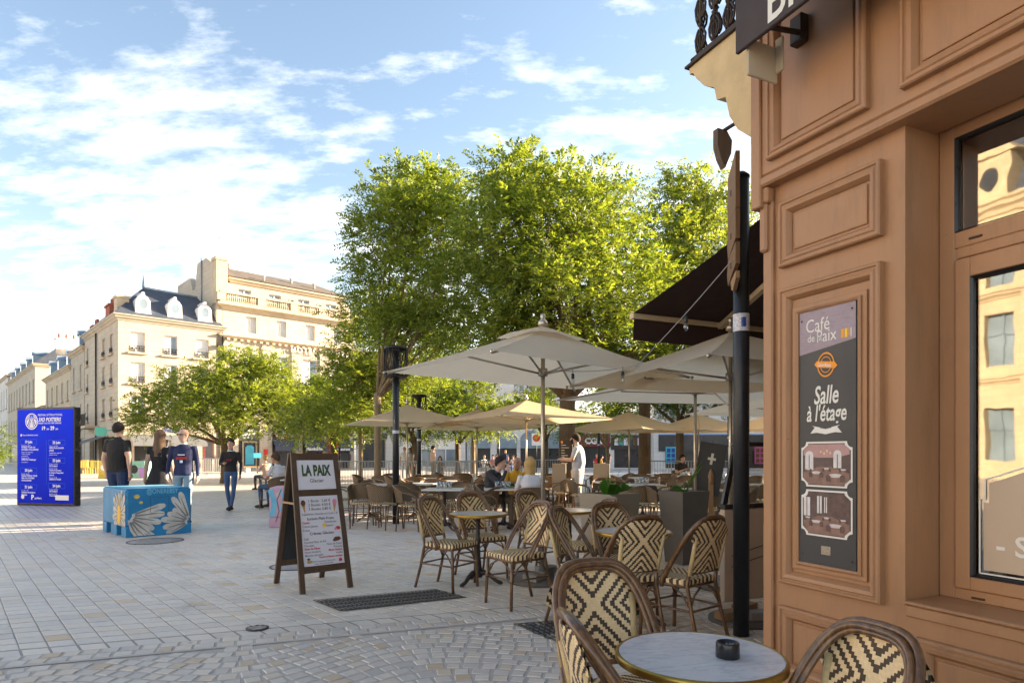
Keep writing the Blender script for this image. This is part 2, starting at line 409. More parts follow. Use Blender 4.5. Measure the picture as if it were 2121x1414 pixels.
weave('weave_back', .4, .735, .050); weave('weave_seat', .4, 0.0, .046, axis=1, diag=False)
m, t, b = newmat('wicker')      # terrace armchairs: small two-tone weave
sp = t.add('ShaderNodeSeparateXYZ', {0: t.add('ShaderNodeTexCoord').outputs['UV']})
u, v_ = t.m('FLOOR', t.m('MULTIPLY', sp.outputs[0], 56.0)), t.m('FLOOR', t.m('MULTIPLY', sp.outputs[1], 26.0))
ck = t.m('GREATER_THAN', t.m('FRACT', t.m('MULTIPLY', t.m('ADD', u, t.m('MULTIPLY', v_, 2.0)), .3334)), .5)
t.set(b.inputs['Base Color'], t.mix(ck, (.055,.036,.022,1), (.30,.21,.11,1))); b.inputs['Roughness'].default_value = .55
m, t, b = newmat('bamboo')       # lacquered bamboo tube
v = t.add('ShaderNodeTexCoord').outputs['Object']; n = t.noise(t.add('ShaderNodeMapping', {0: v, 'Scale': (40,40,9)}).outputs[0], 1.0, 4)
t.set(b.inputs['Base Color'], t.ramp(n, [(.3, (.075,.036,.016)), (.55, (.15,.075,.030)), (.75, (.27,.14,.050))])); b.inputs['Roughness'].default_value = .30
b.inputs['Coat Weight'].default_value = .3
m, t, b = newmat('marble')
v = t.add('ShaderNodeTexCoord').outputs['Object']; n = t.noise(v, 6, 7, .65); n2 = t.noise(t.add('ShaderNodeMapping', {0: v, 'Scale': (2,6,1), 'Rotation': (0,0,.5)}).outputs[0], 3.5, 5)
t.set(b.inputs['Base Color'], t.mix(t.ramp(n2, [(.46, (0,0,0)), (.52, (.5,.5,.5)), (.56, (0,0,0))]), t.ramp(n, [(.3, (.60,.60,.62)), (.7, (.74,.73,.72))]), (.42,.43,.46))); b.inputs['Roughness'].default_value = .16
def canvas(name, col, trans):
    m, t, b = newmat(name); v = t.add('ShaderNodeTexCoord').outputs['Object']
    n = t.noise(v, 1.6, 4); st = t.ramp(t.noise(v, 3.2, 6, .7), [(.68, (0,0,0)), (.8, (1,1,1))])
    c = t.mix(t.m('MULTIPLY', st, .25), t.mix(1.0, (*col,1), t.m('MULTIPLY_ADD', n, .16, .92), 'MULTIPLY'), tuple(x*.6 for x in col))
    b.inputs['Roughness'].default_value = .85; t.set(b.inputs['Base Color'], c)
    t.set(b.inputs['Normal'], t.add('ShaderNodeBump', {'Strength': .5, 'Distance': .03, 'Height': t.m('ADD', t.noise(v, 3.2, 4), t.m('MULTIPLY', t.noise(t.add('ShaderNodeMapping', {0: v, 'Scale': (1,6,1), 'Rotation': (0,0,.7)}).outputs[0], 2.5, 3), .6))}))
    t.set(t.n['Material Output'].inputs[0], t.add('ShaderNodeMixShader', {0: trans, 1: b, 2: t.add('ShaderNodeBsdfTranslucent', {0: c})}))
canvas('canvas_ecru', (.86,.73,.54), .55); canvas('canvas_tan', (.80,.62,.38), .50)
def foliage(name, dark, light, sat=1.0):
    m, t, b = newmat(name); ge = t.add('ShaderNodeNewGeometry'); v = t.add('ShaderNodeTexCoord').outputs['Object']
    f = t.m('ADD', t.m('MULTIPLY', ge.outputs['Random Per Island'], .60), t.m('MULTIPLY', t.noise(v, .8, 3), .50))
    c = t.ramp(f, [(.25, dark), (.8, light)])
    t.set(b.inputs['Base Color'], c); b.inputs['Roughness'].default_value = .5
    tr = t.add('ShaderNodeBsdfTranslucent', {0: t.mix(1.0, c, (1.45,1.32,.50,1), 'MULTIPLY')})
    t.set(t.n['Material Output'].inputs[0], t.add('ShaderNodeMixShader', {0: .48, 1: b, 2: tr}))
foliage('leaf_a', (.065,.125,.016), (.26,.325,.055)); foliage('leaf_b', (.085,.145,.022), (.28,.335,.055)); foliage('leaf_c', (.065,.115,.022), (.18,.24,.034))

# ------------------------------------------------------------------ paving
# slab joints run along E1 and E2 (the courses are not square to each other in the photograph)
A1, A2 = R(20), R(-48.5)
E1 = Vector((math.cos(A1), math.sin(A1))); E2 = Vector((math.cos(A2), math.sin(A2)))
O = Vector((-2.01, 4.775)); S1, S2 = .17, .18
cr = E1.x*E2.y-E1.y*E2.x
F1 = Vector((E2.y, -E2.x))/cr/S1; F2 = Vector((-E1.y, E1.x))/cr/S2
def stone_mat(name, stops, jc=None, rough=.5):
    m, t, b = newmat(name)
    tcn = t.add('ShaderNodeTexCoord'); ge = t.add('ShaderNodeNewGeometry'); oi = t.add('ShaderNodeObjectInfo')
    pos = ge.outputs['Position']; sp = t.add('ShaderNodeSeparateXYZ', {0: pos})
    x = t.m('SUBTRACT', sp.outputs[0], O.x); y = t.m('SUBTRACT', sp.outputs[1], O.y)
    a = t.m('ADD', t.m('MULTIPLY', x, F1.x), t.m('MULTIPLY', y, F1.y)); bb = t.m('ADD', t.m('MULTIPLY', x, F2.x), t.m('MULTIPLY', y, F2.y))
    if jc:
        cell = t.add('ShaderNodeCombineXYZ', {0: t.m('FLOOR', a), 1: t.m('FLOOR', bb)}); wn = t.add('ShaderNodeTexWhiteNoise', {0: cell}, noise_dimensions='3D'); r = wn.outputs[0]
    else:
        r = t.m('FRACT', t.m('ADD', t.m('MULTIPLY', oi.outputs['Random'], 13.7), t.m('MULTIPLY', ge.outputs['Random Per Island'], 5.3)))
    big = t.noise(pos, .45, 4, .6); fine = t.noise(pos, 14, 5, .65); stain = t.noise(pos, 1.5, 6, .7)
    c = t.ramp(r, stops)
    c = t.mix(1.0, c, t.m('MULTIPLY_ADD', fine, .34, .83), 'MULTIPLY'); c = t.mix(1.0, c, t.m('MULTIPLY_ADD', big, .44, .78), 'MULTIPLY')
    st = t.ramp(stain, [(.60, (0,0,0)), (.72, (1,1,1))]); c = t.mix(t.m('MULTIPLY', st, .48), c, (.22,.195,.17))
    gum = t.add('ShaderNodeTexVoronoi', {0: pos, 'Scale': 3.1}); c = t.mix(t.m('MULTIPLY', t.m('LESS_THAN', gum.outputs['Distance'], .045), .55), c, (.16,.15,.14))
    if jc:
        def edge(q): return t.m('SUBTRACT', .5, t.m('ABSOLUTE', t.m('SUBTRACT', t.m('FRACT', q), .5)))
        j = t.m('LESS_THAN', t.m('MINIMUM', edge(a), edge(bb)), .05); c = t.mix(t.m('MULTIPLY', j, .9), c, jc)
    t.set(b.inputs['Base Color'], c); b.inputs['Specular IOR Level'].default_value = .35; t.set(b.inputs['Roughness'], t.m('MULTIPLY_ADD', fine, .3, rough-.15))
    t.set(b.inputs['Normal'], t.add('ShaderNodeBump', {'Strength': .25, 'Distance': .006, 'Height': t.noise(pos, 45, 4, .7)}))
slab_stops = [(0, (.58,.52,.455)), (.35, (.64,.58,.51)), (.62, (.67,.605,.525)), (.85, (.69,.61,.51)), (.96, (.63,.535,.415)), (1, (.60,.45,.29))]
stone_mat('slab_stone', slab_stops, rough=.50)
stone_mat('ground_stone', slab_stops, jc=(.17,.155,.14), rough=.46)
stone_mat('sett_stone', [(0, (.52,.47,.42)), (.3, (.60,.54,.475)), (.6, (.65,.585,.50)), (.85, (.62,.53,.42)), (.95, (.56,.43,.29)), (1, (.52,.44,.365))], rough=.55)

g = MB(); g.add([(-700,-200,-.004),(700,-200,-.004),(700,900,-.004),(-700,900,-.004)], [(0,1,2,3)])
ground = tag(g.build('ground', 'ground_stone'), kind='structure')

def cross2(p): return (p-O).dot(Vector((-E1.y, E1.x)))      # >0 beyond the cobble edge (away from camera)
def vis_rank(x, y):
    px = CX+FPX*x/y
    return (y if -30 < px < 1620 else 99)
def slab_mesh(name, m, a, b, sk1, sk2, h=.03, ch=.003):
    # parallelogram block with chamfered top edge, centred
    mb = MB(); hw, hd = a/2, b/2
    def ringp(i, z): return [tuple(sk1*(sx*(hw-i))+sk2*(sy*(hd-i)))+(z,) for sx, sy in ((-1,1),(1,1),(1,-1),(-1,-1))]
    mb.add(ringp(0,-h)+ringp(0,-ch)+ringp(ch,0), [(4+j, 4+(j+1)%4, (j+1)%4, j)[::-1] for j in range(4)]+[(8+j, 8+(j+1)%4, 4+(j+1)%4, 4+j)[::-1] for j in range(4)]+[(8,9,10,11)[::-1]])
    return mb
slabs = []
for ia in range(-95, 75):
    for ib in range(-85, 60):
        c = O+E1*(S1*(ia+.5))+E2*(S2*(ib+.5))
        if cross2(c) < .1 or c.y > 13.5 or c.y < 3.0 or abs(c.x) > .86*c.y+.5: continue
        if c.x > .42*c.y+.6: continue
        slabs.append(c)
slabs.sort(key=lambda c: vis_rank(c.x, c.y))
pm = [slab_mesh('paving_slab', 'slab_stone', S1-.008-.002*k, S2-.017-.003*(k%2), E1, E2).mesh('paving_slab', 'slab_stone') for k in range(3)]
for i, c in enumerate(slabs[:300]):
    link_mesh('paving_slab', pm[i%3], ground, (c.x, c.y, random.uniform(-.0008,.0014)), (random.uniform(-.003,.003), random.uniform(-.003,.003), random.uniform(-.008,.008)))
far = MB(); base = slab_mesh('q', 'slab_stone', S1-.009, S2-.018, E1, E2)
for c in slabs[300:]:
    z = random.uniform(-.0008,.0014); far.add([(v[0]+c.x, v[1]+c.y, v[2]+z) for v in base.v], base.f)
tag(far.build('paving_slabs_beyond', 'slab_stone', ground), kind='stuff')

# cobbled apron in front of the café: edging of two courses, pale strip, then fanned setts
EN = Vector((E1.y, -E1.x))          # towards the camera
ap_ = MB()
q = [O+E1*-9, O+E1*9, O+E1*9+EN*9, O+E1*-9+EN*9]
ap_.add([(p.x, p.y, -.001) for p in q], [(3,2,1,0)])
apron = tag(ap_.build('cobbled_apron', 'mortar'), kind='structure')
st = MB()
for a, b2 in ((-9,9),):
    p = [O+E1*a+EN*.245, O+E1*b2+EN*.245, O+E1*b2+EN*.285, O+E1*a+EN*.285]; st.add([(k.x,k.y,.004) for k in p], [(3,2,1,0)])
st.build('kerb_strip', 'kerb_pale', apron)
setts = []
for row in (0, 1):
    k = -8.5
    while k < 8:
        wd = random.uniform(.105,.15); setts.append((O+E1*(k+wd/2)+EN*(.012+.115*row+.055), wd-.014, .103, A1)); k += wd
for row in range(-4, 62):
    k = -8.0+random.uniform(0,.1)
    while k < 8:
        wd = random.uniform(.095,.135); a = k+wd/2; ph = 2*math.pi*a/2.3
        off = .23*math.cos(ph); sl = -.23*2*math.pi/2.3*math.sin(ph); cs = 1/math.hypot(1, sl)
        bdist = .36+row*.118+off-.02
        k += wd*cs
        if bdist < .325: continue
        setts.append((O+E1*a+EN*bdist, wd-.018, .118*cs-.020, A1-math.atan(sl)))
vis = []
for (c, wd, dp, an) in setts:
    if c.y < 2.2 or abs(c.x) > .86*c.y+.4: continue
    if c.x > .5*c.y+.6: continue
    vis.append((c, wd, dp, an))
vis.sort(key=lambda q: q[0].y if CX+FPX*q[0].x/q[0].y < 1640 and q[0].y > 3.65 else 50-q[0].y)
def sett_verts(wd, dp):
    b = slab_mesh('q', 'q', wd, dp, Vector((1,0)), Vector((0,-1)), .025, .006)
    return b
svar = [sett_verts(.105+.006*k, .1).mesh('sett', 'sett_stone') for k in range(4)]
stuff = MB()
for i, (c, wd, dp, an) in enumerate(vis):
    if i < 300:
        o = link_mesh('sett', svar[i%4], apron, (c.x, c.y, random.uniform(.001,.005)), (random.uniform(-.03,.03), random.uniform(-.03,.03), an+random.uniform(-.05,.05)))
        o.scale = (wd/(.105+.006*(i%4)), dp/.1, 1)
    else:
        b = sett_verts(wd, dp); z = random.uniform(.001,.005); ca, sa = math.cos(an+random.uniform(-.05,.05)), math.sin(an)
        stuff.add([(c.x+v[0]*ca-v[1]*sa, c.y+v[0]*sa+v[1]*ca, v[2]+z) for v in b.v], b.f)
tag(stuff.build('setts_beyond', 'sett_stone', apron), kind='stuff')

# drain grates and covers let into the paving
def grate(corners, label, nx, ny, cat='drain grate'):
    P = [Vector((*gp(*c), 0)) for c in corners]      # far-left, far-right, near-right, near-left
    r = empty('drain_grate', (P[0]+P[2])/2, 0, label, cat); c0 = (P[0]+P[2])/2
    def bl(u, v, z): 
        p = (P[0]*(1-u)+P[1]*u)*(1-v)+(P[3]*(1-u)+P[2]*u)*v-c0; return (p.x, p.y, z)
    mb = MB(); mb.add([bl(0,0,.003),bl(1,0,.003),bl(1,1,.003),bl(0,1,.003)], [(3,2,1,0)]); mb.build('plate', 'plastic_dark', r)
    mb = MB()
    for i in range(nx):
        u0, u1 = (i+.12)/nx, (i+.80)/nx
        for j in range(ny):
            v0, v1 = (j+.1)/ny, (j+.9)/ny
            vs = [bl(u0,v0,.004),bl(u1,v0,.004),bl(u1,v1,.004),bl(u0,v1,.004)]; um, vm = (u1-u0)*.18, (v1-v0)*.12
            vs += [bl(u0+um,v0+vm,.011),bl(u1-um,v0+vm,.011),bl(u1-um,v1-vm,.011),bl(u0+um,v1-vm,.011)]
            mb.add(vs, [(7,6,5,4)]+[(j_, (j_+1)%4, 4+(j_+1)%4, 4+j_)[::-1] for j_ in range(4)])
    tag(mb.build('lugs', 'grate', r), kind='stuff')
    mb = MB()
    for (u0,v0,u1,v1) in ((-.012,-.04,1.012,0),(-.012,1,1.012,1.04),(-.012,0,0,1),(1,0,1.012,1)):
        mb.add([bl(u0,v0,.008),bl(u1,v0,.008),bl(u1,v1,.008),bl(u0,v1,.008)], [(3,2,1,0)])
    mb.build('rim', 'cast_iron', r)
grate([(652,1244),(902,1221),(962,1237),(706,1265)], 'long dark metal drain grate let into the slabs by the menu board', 30, 4)
grate([(1068,1294),(1190,1283),(1225,1315),(1152,1330)], 'dark metal grate in the cobbles behind the nearest chairs', 9, 7)
def cover(px, py, rad, label, name='manhole_cover'):
    x, y = gp(px, py); r = empty(name, (x, y, 0), 0, label, 'manhole cover')
    mb = MB(); mb.lathe([(rad,-.01),(rad,.006),(rad-.02,.007),(rad-.02,.003),(rad-.05,.003)], 28, caps=False); mb.build('rim', 'cast_iron', r)
    mb = MB(); mb.lathe([(rad-.021,-.01),(rad-.021,.004),(rad*.5,.006),(.001,.005)], 28); 
    for k in range(8): a = k*math.pi/4; mb.obox((math.cos(a)*rad*.6, math.sin(a)*rad*.6, .006), (.04,.02,.006), Matrix.Rotation(a,3,'Z'))
    mb.build('lid', 'cover_grey', r)
cover(322, 1120, .40, 'round iron cover at the foot of the daisy painted block')
cover(612, 1172, .30, 'round iron cover seen under the menu board')
cover(533, 1300, .085, 'small round metal stud cover in the slabs near the cobble edge', 'valve_cover')
# ------------------------------------------------------------------ café corner building (local x along the front towards the camera, y inward)
CA = math.atan2(-.9096, .4155); CC = (1.314, 3.3, 0)
cafe = empty('cafe_building', CC, CA, 'brown panelled cafe front with window, poster and balcony at the right', 'building')
W1 = 3.05
PROF = [(0,0),(.0,.030),(.006,.036),(.014,.036),(.018,.028),(.024,.028),(.030,.034),(.046,.030),(.058,.012),(.062,.004),(.062,0)]
mb = MB()
mb.wall(0, W1+.75, 0, 2.71, [(.727, W1, .735, 2.71)], 0, .252)
mb.quad((0,0,0),(0,0,2.71),(0,14,2.71),(0,14,0))
mb.quad((W1+.75,0,0),(9,0,0),(9,0,2.71),(W1+.75,0,2.71))
mb.build('wall', 'cafe_paint', cafe)
mb = MB(); mb.bbox(-.012, .05, -.022, .03, 0, 2.69, .008); mb.bbox(-.02,.0,-.012,.14,.0,1.0,.004); mb.bbox(-.02,.0,-.012,.14,1.08,2.69,.004); mb.build('corner_bead', 'cafe_paint', cafe)
mb = MB(); mb.bbox(-.018, .03, -.045, .10, 2.38, 2.70, .01); mb.bbox(-.028,.05,-.055,.12,2.62,2.70,.008); mb.build('console_bracket', 'cafe_paint', cafe)
def panel(name, x0, x1, z0, z1, field=True, y=0.0, m='cafe_paint'):
    mb = MB(); mb.frame(x0, x1, z0, z1, PROF, y); o = mb.build(name, m, cafe)
    if field:
        mb = MB(); i = .075
        mb.frame(x0+i, x1-i, z0+i, z1-i, [(0,0),(0,.007),(.004,.009),(.02,.009)], y)
        j = i+.02; mb.quad((x0+j,y-.009,z0+j),(x1-j,y-.009,z0+j),(x1-j,y-.009,z1-j),(x0+j,y-.009,z1-j)); mb.build('field', m, o)
    return o
panel('panel_moulding', .097, .637, 2.275, 2.596); panel('panel_moulding', .097, .637, .715, 2.165, False)
panel('panel_moulding', .097, .637, .262, .600); panel('panel_moulding', .785, W1-.06, .18, .617)
panel('panel_moulding', W1+.1, W1+.65, .715, 2.6)
mb = MB(); mb.frame(.165, .563, .795, 2.065, [(0,0),(0,.010),(.004,.012),(.03,.012)]); mb.frame(.18, .553, .805, 2.055, [(.012,.012),(.012,.020),(.02,.026),(.028,.02),(.03,.006),(.034,.004)]); mb.build('poster_frame', 'cafe_paint', cafe)
mb = MB(); mb.bbox(-.035, 9, -.07, .2, 2.70, 2.75, .01); mb.bbox(-.03, 9, -.06, .2, 2.752, 4.05, .01); mb.bbox(-.045,.02,-.075,.1,2.60,4.05,.006); mb.build('fascia', 'cafe_paint', cafe)
panel('panel_moulding', .076, .616, 2.808, 3.9, y=-.06); panel('panel_moulding', .764, 1.96, 2.808, 3.9, y=-.06); panel('panel_moulding', 2.1, 3.3, 2.808, 3.9, y=-.06)
mb = MB(); mb.bbox(.729, W1-.002, -.022, .25, .738, .752, .005); mb.bbox(.735, W1-.01, -.014, .0, .69, .735, .004); mb.build('window_sill', 'cafe_paint', cafe)
mb = MB(); mb.bbox(.645,.655,-.004,.01,.0,.70,.001); mb.build('joint_cover', 'cafe_paint', cafe) if False else None
# window: fixed upper light and casement below
win = empty('window', parent=cafe)
mb = MB(); y0 = .215
def bar(a,b,c,d,y=y0,th=.06): mb.bbox(a,b,y,y+th,c,d,.004)
bar(.729,.792,.752,2.772); bar(.792,W1-.06,2.66,2.772); bar(.792,W1-.06,2.20,2.268); bar(W1-.06,W1-.002,.752,2.772)
bar(.792,W1-.06,.752,.80); bar(.792,.80,.80,2.2); bar(.80,W1-.06,2.155,2.2)
bar(.800,.858,.80,2.15,y0-.012,.05); bar(.858,1.9,2.07,2.15,y0-.012,.05); bar(.858,1.9,.80,.853,y0-.012,.05); bar(1.9,1.98,.80,2.15,y0-.012,.05)
bar(2.0,2.06,.80,2.15,y0-.012,.05); bar(2.06,W1-.08,2.07,2.15,y0-.012,.05); bar(2.06,W1-.08,.80,.853,y0-.012,.05); bar(W1-.08,W1-.062,.80,2.15,y0-.012,.05)
mb.build('frame', 'cafe_paint', win)
mb = MB(); mb.frame(.792,W1-.06,2.268,2.66,[(0,0),(.008,-.01),(.012,-.02)], y0); mb.frame(.858,1.9,.853,2.07,[(0,0),(.008,-.01),(.012,-.02)], y0-.01); mb.build('gasket', 'plastic_dark', win)
mb = MB(); mb.box(.80,W1-.065,y0+.03,y0+.034,2.262,2.665); mb.build('pane', 'glass_pane', win)
mb = MB(); mb.box(.852,1.905,y0+.02,y0+.024,.848,2.075); mb.box(2.055,W1-.075,y0+.02,y0+.024,.848,2.075); mb.build('pane', 'glass_pane', win)
mb = MB(); mb.bbox(.85,.90,y0-.006,y0,2.222,2.23,.001); mb.build('weep_vent', 'iron_brown', win); mb = MB(); mb.bbox(.86,.91,y0-.006,y0,.765,.773,.001); mb.build('weep_vent', 'iron_brown', win)
mb = MB(); yb = y0+.05
mb.tube([(.86,yb,1.30),(2.9,yb,1.30)], .006, 8); mb.build('curtain_rail', 'brass', win)
# window lettering: frosted cartouche with pale keyline
mb = MB(); yf = y0+.017
cart = [(.895,.885),(1.85,.885),(1.85,1.16),(1.80,1.16),(1.80,1.25),(1.38,1.42),(.96,1.25),(.915,1.235),(.915,1.155),(.895,1.155)]
mb.add([(x,yf,z) for x,z in cart], [tuple(range(len(cart)))]); 
fro = mb.build('window_film', 'beige_panel', win)
mb = MB()
kl = [(x+(-.014 if x < 1.38 else .014), z+(-.014 if z < 1 else .014)) for x, z in cart]+[(.881,.871)]
stroke(mb, kl, .006, yf-.001); put_text(mb, '- Salle -', .94, .955, .11, yf-.002, bold=.02); put_text(mb, 'Cuisine', 1.05, 1.12, .15, yf-.002, bold=.02)
mb.build('window_lettering', 'cream_ink', win)
# dim room behind the glass
mb = MB(); mb.cur = 0; mb.box(.6,6,3.2,3.25,.0,2.8); mb.box(.55,.6,.30,3.2,0,2.8); mb.box(.6,6,.3,3.2,2.78,2.8); mb.box(.6,6,.3,3.2,.0,.05); mb.box(6,6.05,.3,3.2,0,2.8); mb.build('interior', 'stone_dark', cafe)
# poster board
po = MB(); po.bbox(.205,.515,-.014,-.004,.832,2.028,.002); post = po.build('poster_board', 'board_black', cafe)
yp = -.0150
mb = MB(); mb.add([(.213,yp,1.822),(.513,yp,1.862),(.513,yp,2.026),(.213,yp,2.026)], [(0,1,2,3)]); mb.build('poster_header', 'board_mauve', post)
mb = MB(); y2 = yp-.0008
put_text(mb, 'Café', .248, 1.925, .088, y2, bold=-.002, sx=.82); put_text(mb, 'de la', .258, 1.880, .050, y2, sx=.85); put_text(mb, 'Paix', .308, 1.872, .080, y2, sx=.82, bold=0)
put_text(mb, 'Salle', .36, 1.585, .118, y2, bold=.018, sx=.62, align='CENTER', shear=.18); put_text(mb, "à l'étage", .36, 1.505, .106, y2, bold=.018, sx=.62, align='CENTER', shear=.18)
mb.add([(.275,y2,1.447),(.30,y2,1.475),(.285,y2,1.483),(.33,y2,1.474),(.33,y2,1.452)], [(0,1,2,3,4)]); mb.add([(.445,y2,1.447),(.42,y2,1.475),(.435,y2,1.483),(.39,y2,1.474),(.39,y2,1.452)], [(0,4,3,2,1)])
mb.add([(.30,y2-.0004,1.476),(.36,y2-.0004,1.466),(.42,y2-.0004,1.476),(.42,y2-.0004,1.452),(.36,y2-.0004,1.442),(.30,y2-.0004,1.452)], [(0,1,2,3,4,5)])
mb.build('poster_lettering', 'cream_ink', post)
mb = MB()
for i, (c_, a_, b_) in enumerate((('orange_ink',.440,.456),('yellow_ink',.459,.472),('tan_ink',.475,.485),('cream_ink',.488,.493))):
    k = MB(); k.box(a_, b_, y2-.0002, y2, 1.872, 1.912); k.build('colour_bar', c_, post)
mb = MB(); ring(mb,.36,1.763,.040,.046,y2,ez=1.25); ring(mb,.36,1.763,.027,.030,y2,ez=1.25)
mb.add([(.298,y2-.0006,1.770),(.312,y2-.0006,1.785),(.408,y2-.0006,1.771),(.422,y2-.0006,1.753),(.408,y2-.0006,1.741),(.312,y2-.0006,1.755)], [(0,1,2,3,4,5)]); mb.build('round_emblem', 'orange_ink', post)
mb = MB(); put_text(mb, 'Cuisine Maison', .314, 1.761, .024, y2-.0012, sx=.5, bold=.01, rot=-.16); mb.build('emblem_lettering', 'white_ink', post)
def cut_rect(x0,x1,z0,z1,c):
    pts = []
    for (cx_,cz_,a0) in ((x0,z0,90),(x1,z0,180),(x1,z1,270),(x0,z1,0)):
        for k in range(5):
            a = R(a0-90*k/4) if False else None
        q = [(cx_+c*math.cos(R(a0-22.5*k)), cz_+c*math.sin(R(a0-22.5*k))) for k in range(5)]
        pts += q if True else []
    return pts
def photo(x0, x1, z0, z1, night):
    mb = MB(); c = cut_rect(x0-.008, x1+.008, z0-.008, z1+.008, .028); mb.add([(x,y2,z) for x,z in c], [tuple(range(len(c)))]); b = mb.build('photo_border', 'cream_ink', post)
    mb = MB(); c = cut_rect(x0, x1, z0, z1, .032); mb.add([(x,y2-.0008,z) for x,z in c], [tuple(range(len(c)))]); p = mb.build('photo_print', 'photo_dark', post)
    yy = y2-.0014; wx, hz = x1-x0, z1-z0; X = lambda u: x0+u*wx; Z = lambda v: z0+v*hz
    def poly(m_, nm, pts, k): A = MB(); A.add([(X(u), yy-.0004*k, Z(v)) for u, v in pts], [tuple(range(len(pts)))]); A.build(nm, m_, p)
    poly('photo_floor', 'photo_floor', [(.14,.02),(.86,.02),(.98,.15),(.98,.30),(.62,.44),(.35,.44),(.02,.30),(.02,.15)], 1)
    if not night: poly('photo_pink', 'photo_ceiling', [(.02,.72),(.30,.66),(.70,.66),(.98,.74),(.98,.86),(.86,.98),(.14,.98),(.02,.86)], 1)
    else: poly('photo_chair', 'photo_wall', [(.55,.48),(.98,.40),(.98,.86),(.86,.98),(.55,.90)], 1)
    for (a, b, c, d) in ([(.06,.24,.36,.72),(.66,.82,.42,.74)] if not night else [(.03,.17,.42,.86),(.32,.42,.50,.90),(.47,.53,.52,.88)]):
        top = [(a+(b-a)*(1+math.cos(q))/2, d+(.10*math.sin(q) if not night else 0)) for q in np.linspace(0,math.pi,7)]; poly('photo_white', 'photo_window', [(a,c),(b,c)]+top, 2); poly('photo_dark', 'photo_mullion', [((a+b)/2-.008,c),((a+b)/2+.008,c),((a+b)/2+.008,d),((a+b)/2-.008,d)], 3)
    for (u, v, w_) in ((.30,.30,.12),(.70,.24,.15),(.52,.40,.07),(.86,.38,.07),(.12,.38,.07)):
        poly('photo_cloth', 'photo_table', [(u+w_*math.cos(q), v+w_*.30*math.sin(q)) for q in np.linspace(0,2*math.pi,15)[:-1]], 4)
        for s_ in (-1,1): cx2 = u+s_*w_*.95; poly('photo_chair', 'photo_seat', [(cx2-w_*.30,v-w_*.95),(cx2+w_*.30,v-w_*.95),(cx2+w_*.34,v-w_*.1),(cx2+w_*.12,v+w_*.12),(cx2-w_*.12,v+w_*.12),(cx2-w_*.34,v-w_*.1)], 5)
    if not night:
        for u, v in ((.40,.80),(.47,.76),(.53,.82),(.60,.77)): poly('photo_glow', 'photo_lamp', [(u+.018*math.cos(q), v+.030*math.sin(q)) for q in np.linspace(0,2*math.pi,9)[:-1]], 4)
mat('photo_floor', (.22,.12,.09), .5, var=.4, vs=25); mat('photo_cloth', (.55,.48,.46), .5, var=.2, vs=60); mat('photo_glow', (.75,.5,.28), .5, var=.1)
mat('photo_white', (.62,.58,.56), .5, var=.15, vs=30); mat('photo_dark', (.09,.055,.05), .5, var=.6, vs=18); mat('photo_pink', (.42,.24,.22), .5, var=.2, vs=20); mat('photo_chair', (.10,.055,.045), .5, var=.5, vs=40)
photo(.232,.490,1.205,1.400, False); photo(.232,.490,.975,1.175, True)
for (x,z) in ((.228,1.985),(.497,1.995),(.232,.875),(.497,.872)): mb = MB(); disc(mb, x, z, .005, .005, yp-.003, 10); mb.build('screw', 'iron', post)
mb = MB(); mb.box(.335,.385,yp-.0006,yp-.0002,.885,.925); mb.build('torn_sticker', 'ash', post)
# upper-floor awning box with lettering, its arm and cream bracket
aw = empty('fascia_awning', parent=cafe)
mb = MB(); mb.bbox(.16,3.6,-.372,-.35,3.215,3.70,.004); mb.add([(.16,-.36,3.70),(3.6,-.36,3.70),(3.6,-.06,3.98),(.16,-.06,3.98)], [(0,1,2,3)]); mb.build('valance', 'fascia_dark', aw)
mb = MB(); put_text(mb, 'BRASSERIE', .345, 3.240, .25, -.3735, sx=.8, bold=.012); mb.build('awning_lettering', 'cream_ink', aw)
mb = MB(); mb.tube([(.30,-.07,3.31),(.26,-.35,3.30)], .012, 8); mb.bbox(.24,.31,-.115,-.06,3.27,3.40,.006); mb.build('awning_arm', 'iron_brown', aw)
mb = MB(); mb.tube([(.15,-.40,3.735),(3.6,-.40,3.735)], .035, 12); mb.build('front_roller', 'awning_bar', aw)
mb = MB(); mb.bbox(.20,.215,-.345,-.16,3.10,3.27,.004); mb.bbox(.215,.26,-.18,-.165,3.14,3.30,.004); mb.build('bracket_cover', 'stone_trim', aw)
# building mass above and behind, plain stone, with roof
mb = MB(); mb.wall(.0, 12, 4.05, 12.5, [(1.0+2.6*i,2.1+2.6*i,z,z+2.2) for i in range(4) for z in (4.7,8.3)], 0, .2); mb.quad((0,0,4.05),(0,0,12.5),(0,14,12.5),(0,14,4.05)); mb.quad((0,14,0),(0,14,12.5),(12,14,12.5),(12,14,0)); mb.quad((12,0,0),(12,14,0),(12,14,12.5),(12,0,12.5)); mb.quad((9,0,0),(12,0,0),(12,0,4.05),(9,0,4.05)); mb.quad((0,0,2.71),(0,0,4.05),(0,14,4.05),(0,14,2.71)); mb.quad((9,-.0,2.7),(9,0,4.05),(9,.3,4.05),(9,.3,2.7)); mb.build('upper_wall', 'stone_cream', cafe)
for i in range(4):
    for z in (4.7,8.3):
        mb = MB(); mb.box(1.0+2.6*i,2.1+2.6*i,.19,.2,z,z+2.2); mb.build('upper_window', 'win_glass', cafe)
mb = MB(); mb.add([(-.4,-.4,12.5),(12.4,-.4,12.5),(12.4,14.4,12.5),(-.4,14.4,12.5),(3,4,15.5),(9,4,15.5),(9,10,15.5),(3,10,15.5)], [(0,1,5,4),(1,2,6,5),(2,3,7,6),(3,0,4,7),(4,5,6,7),(3,2,1,0)]); mb.build('roof', 'slate', cafe)
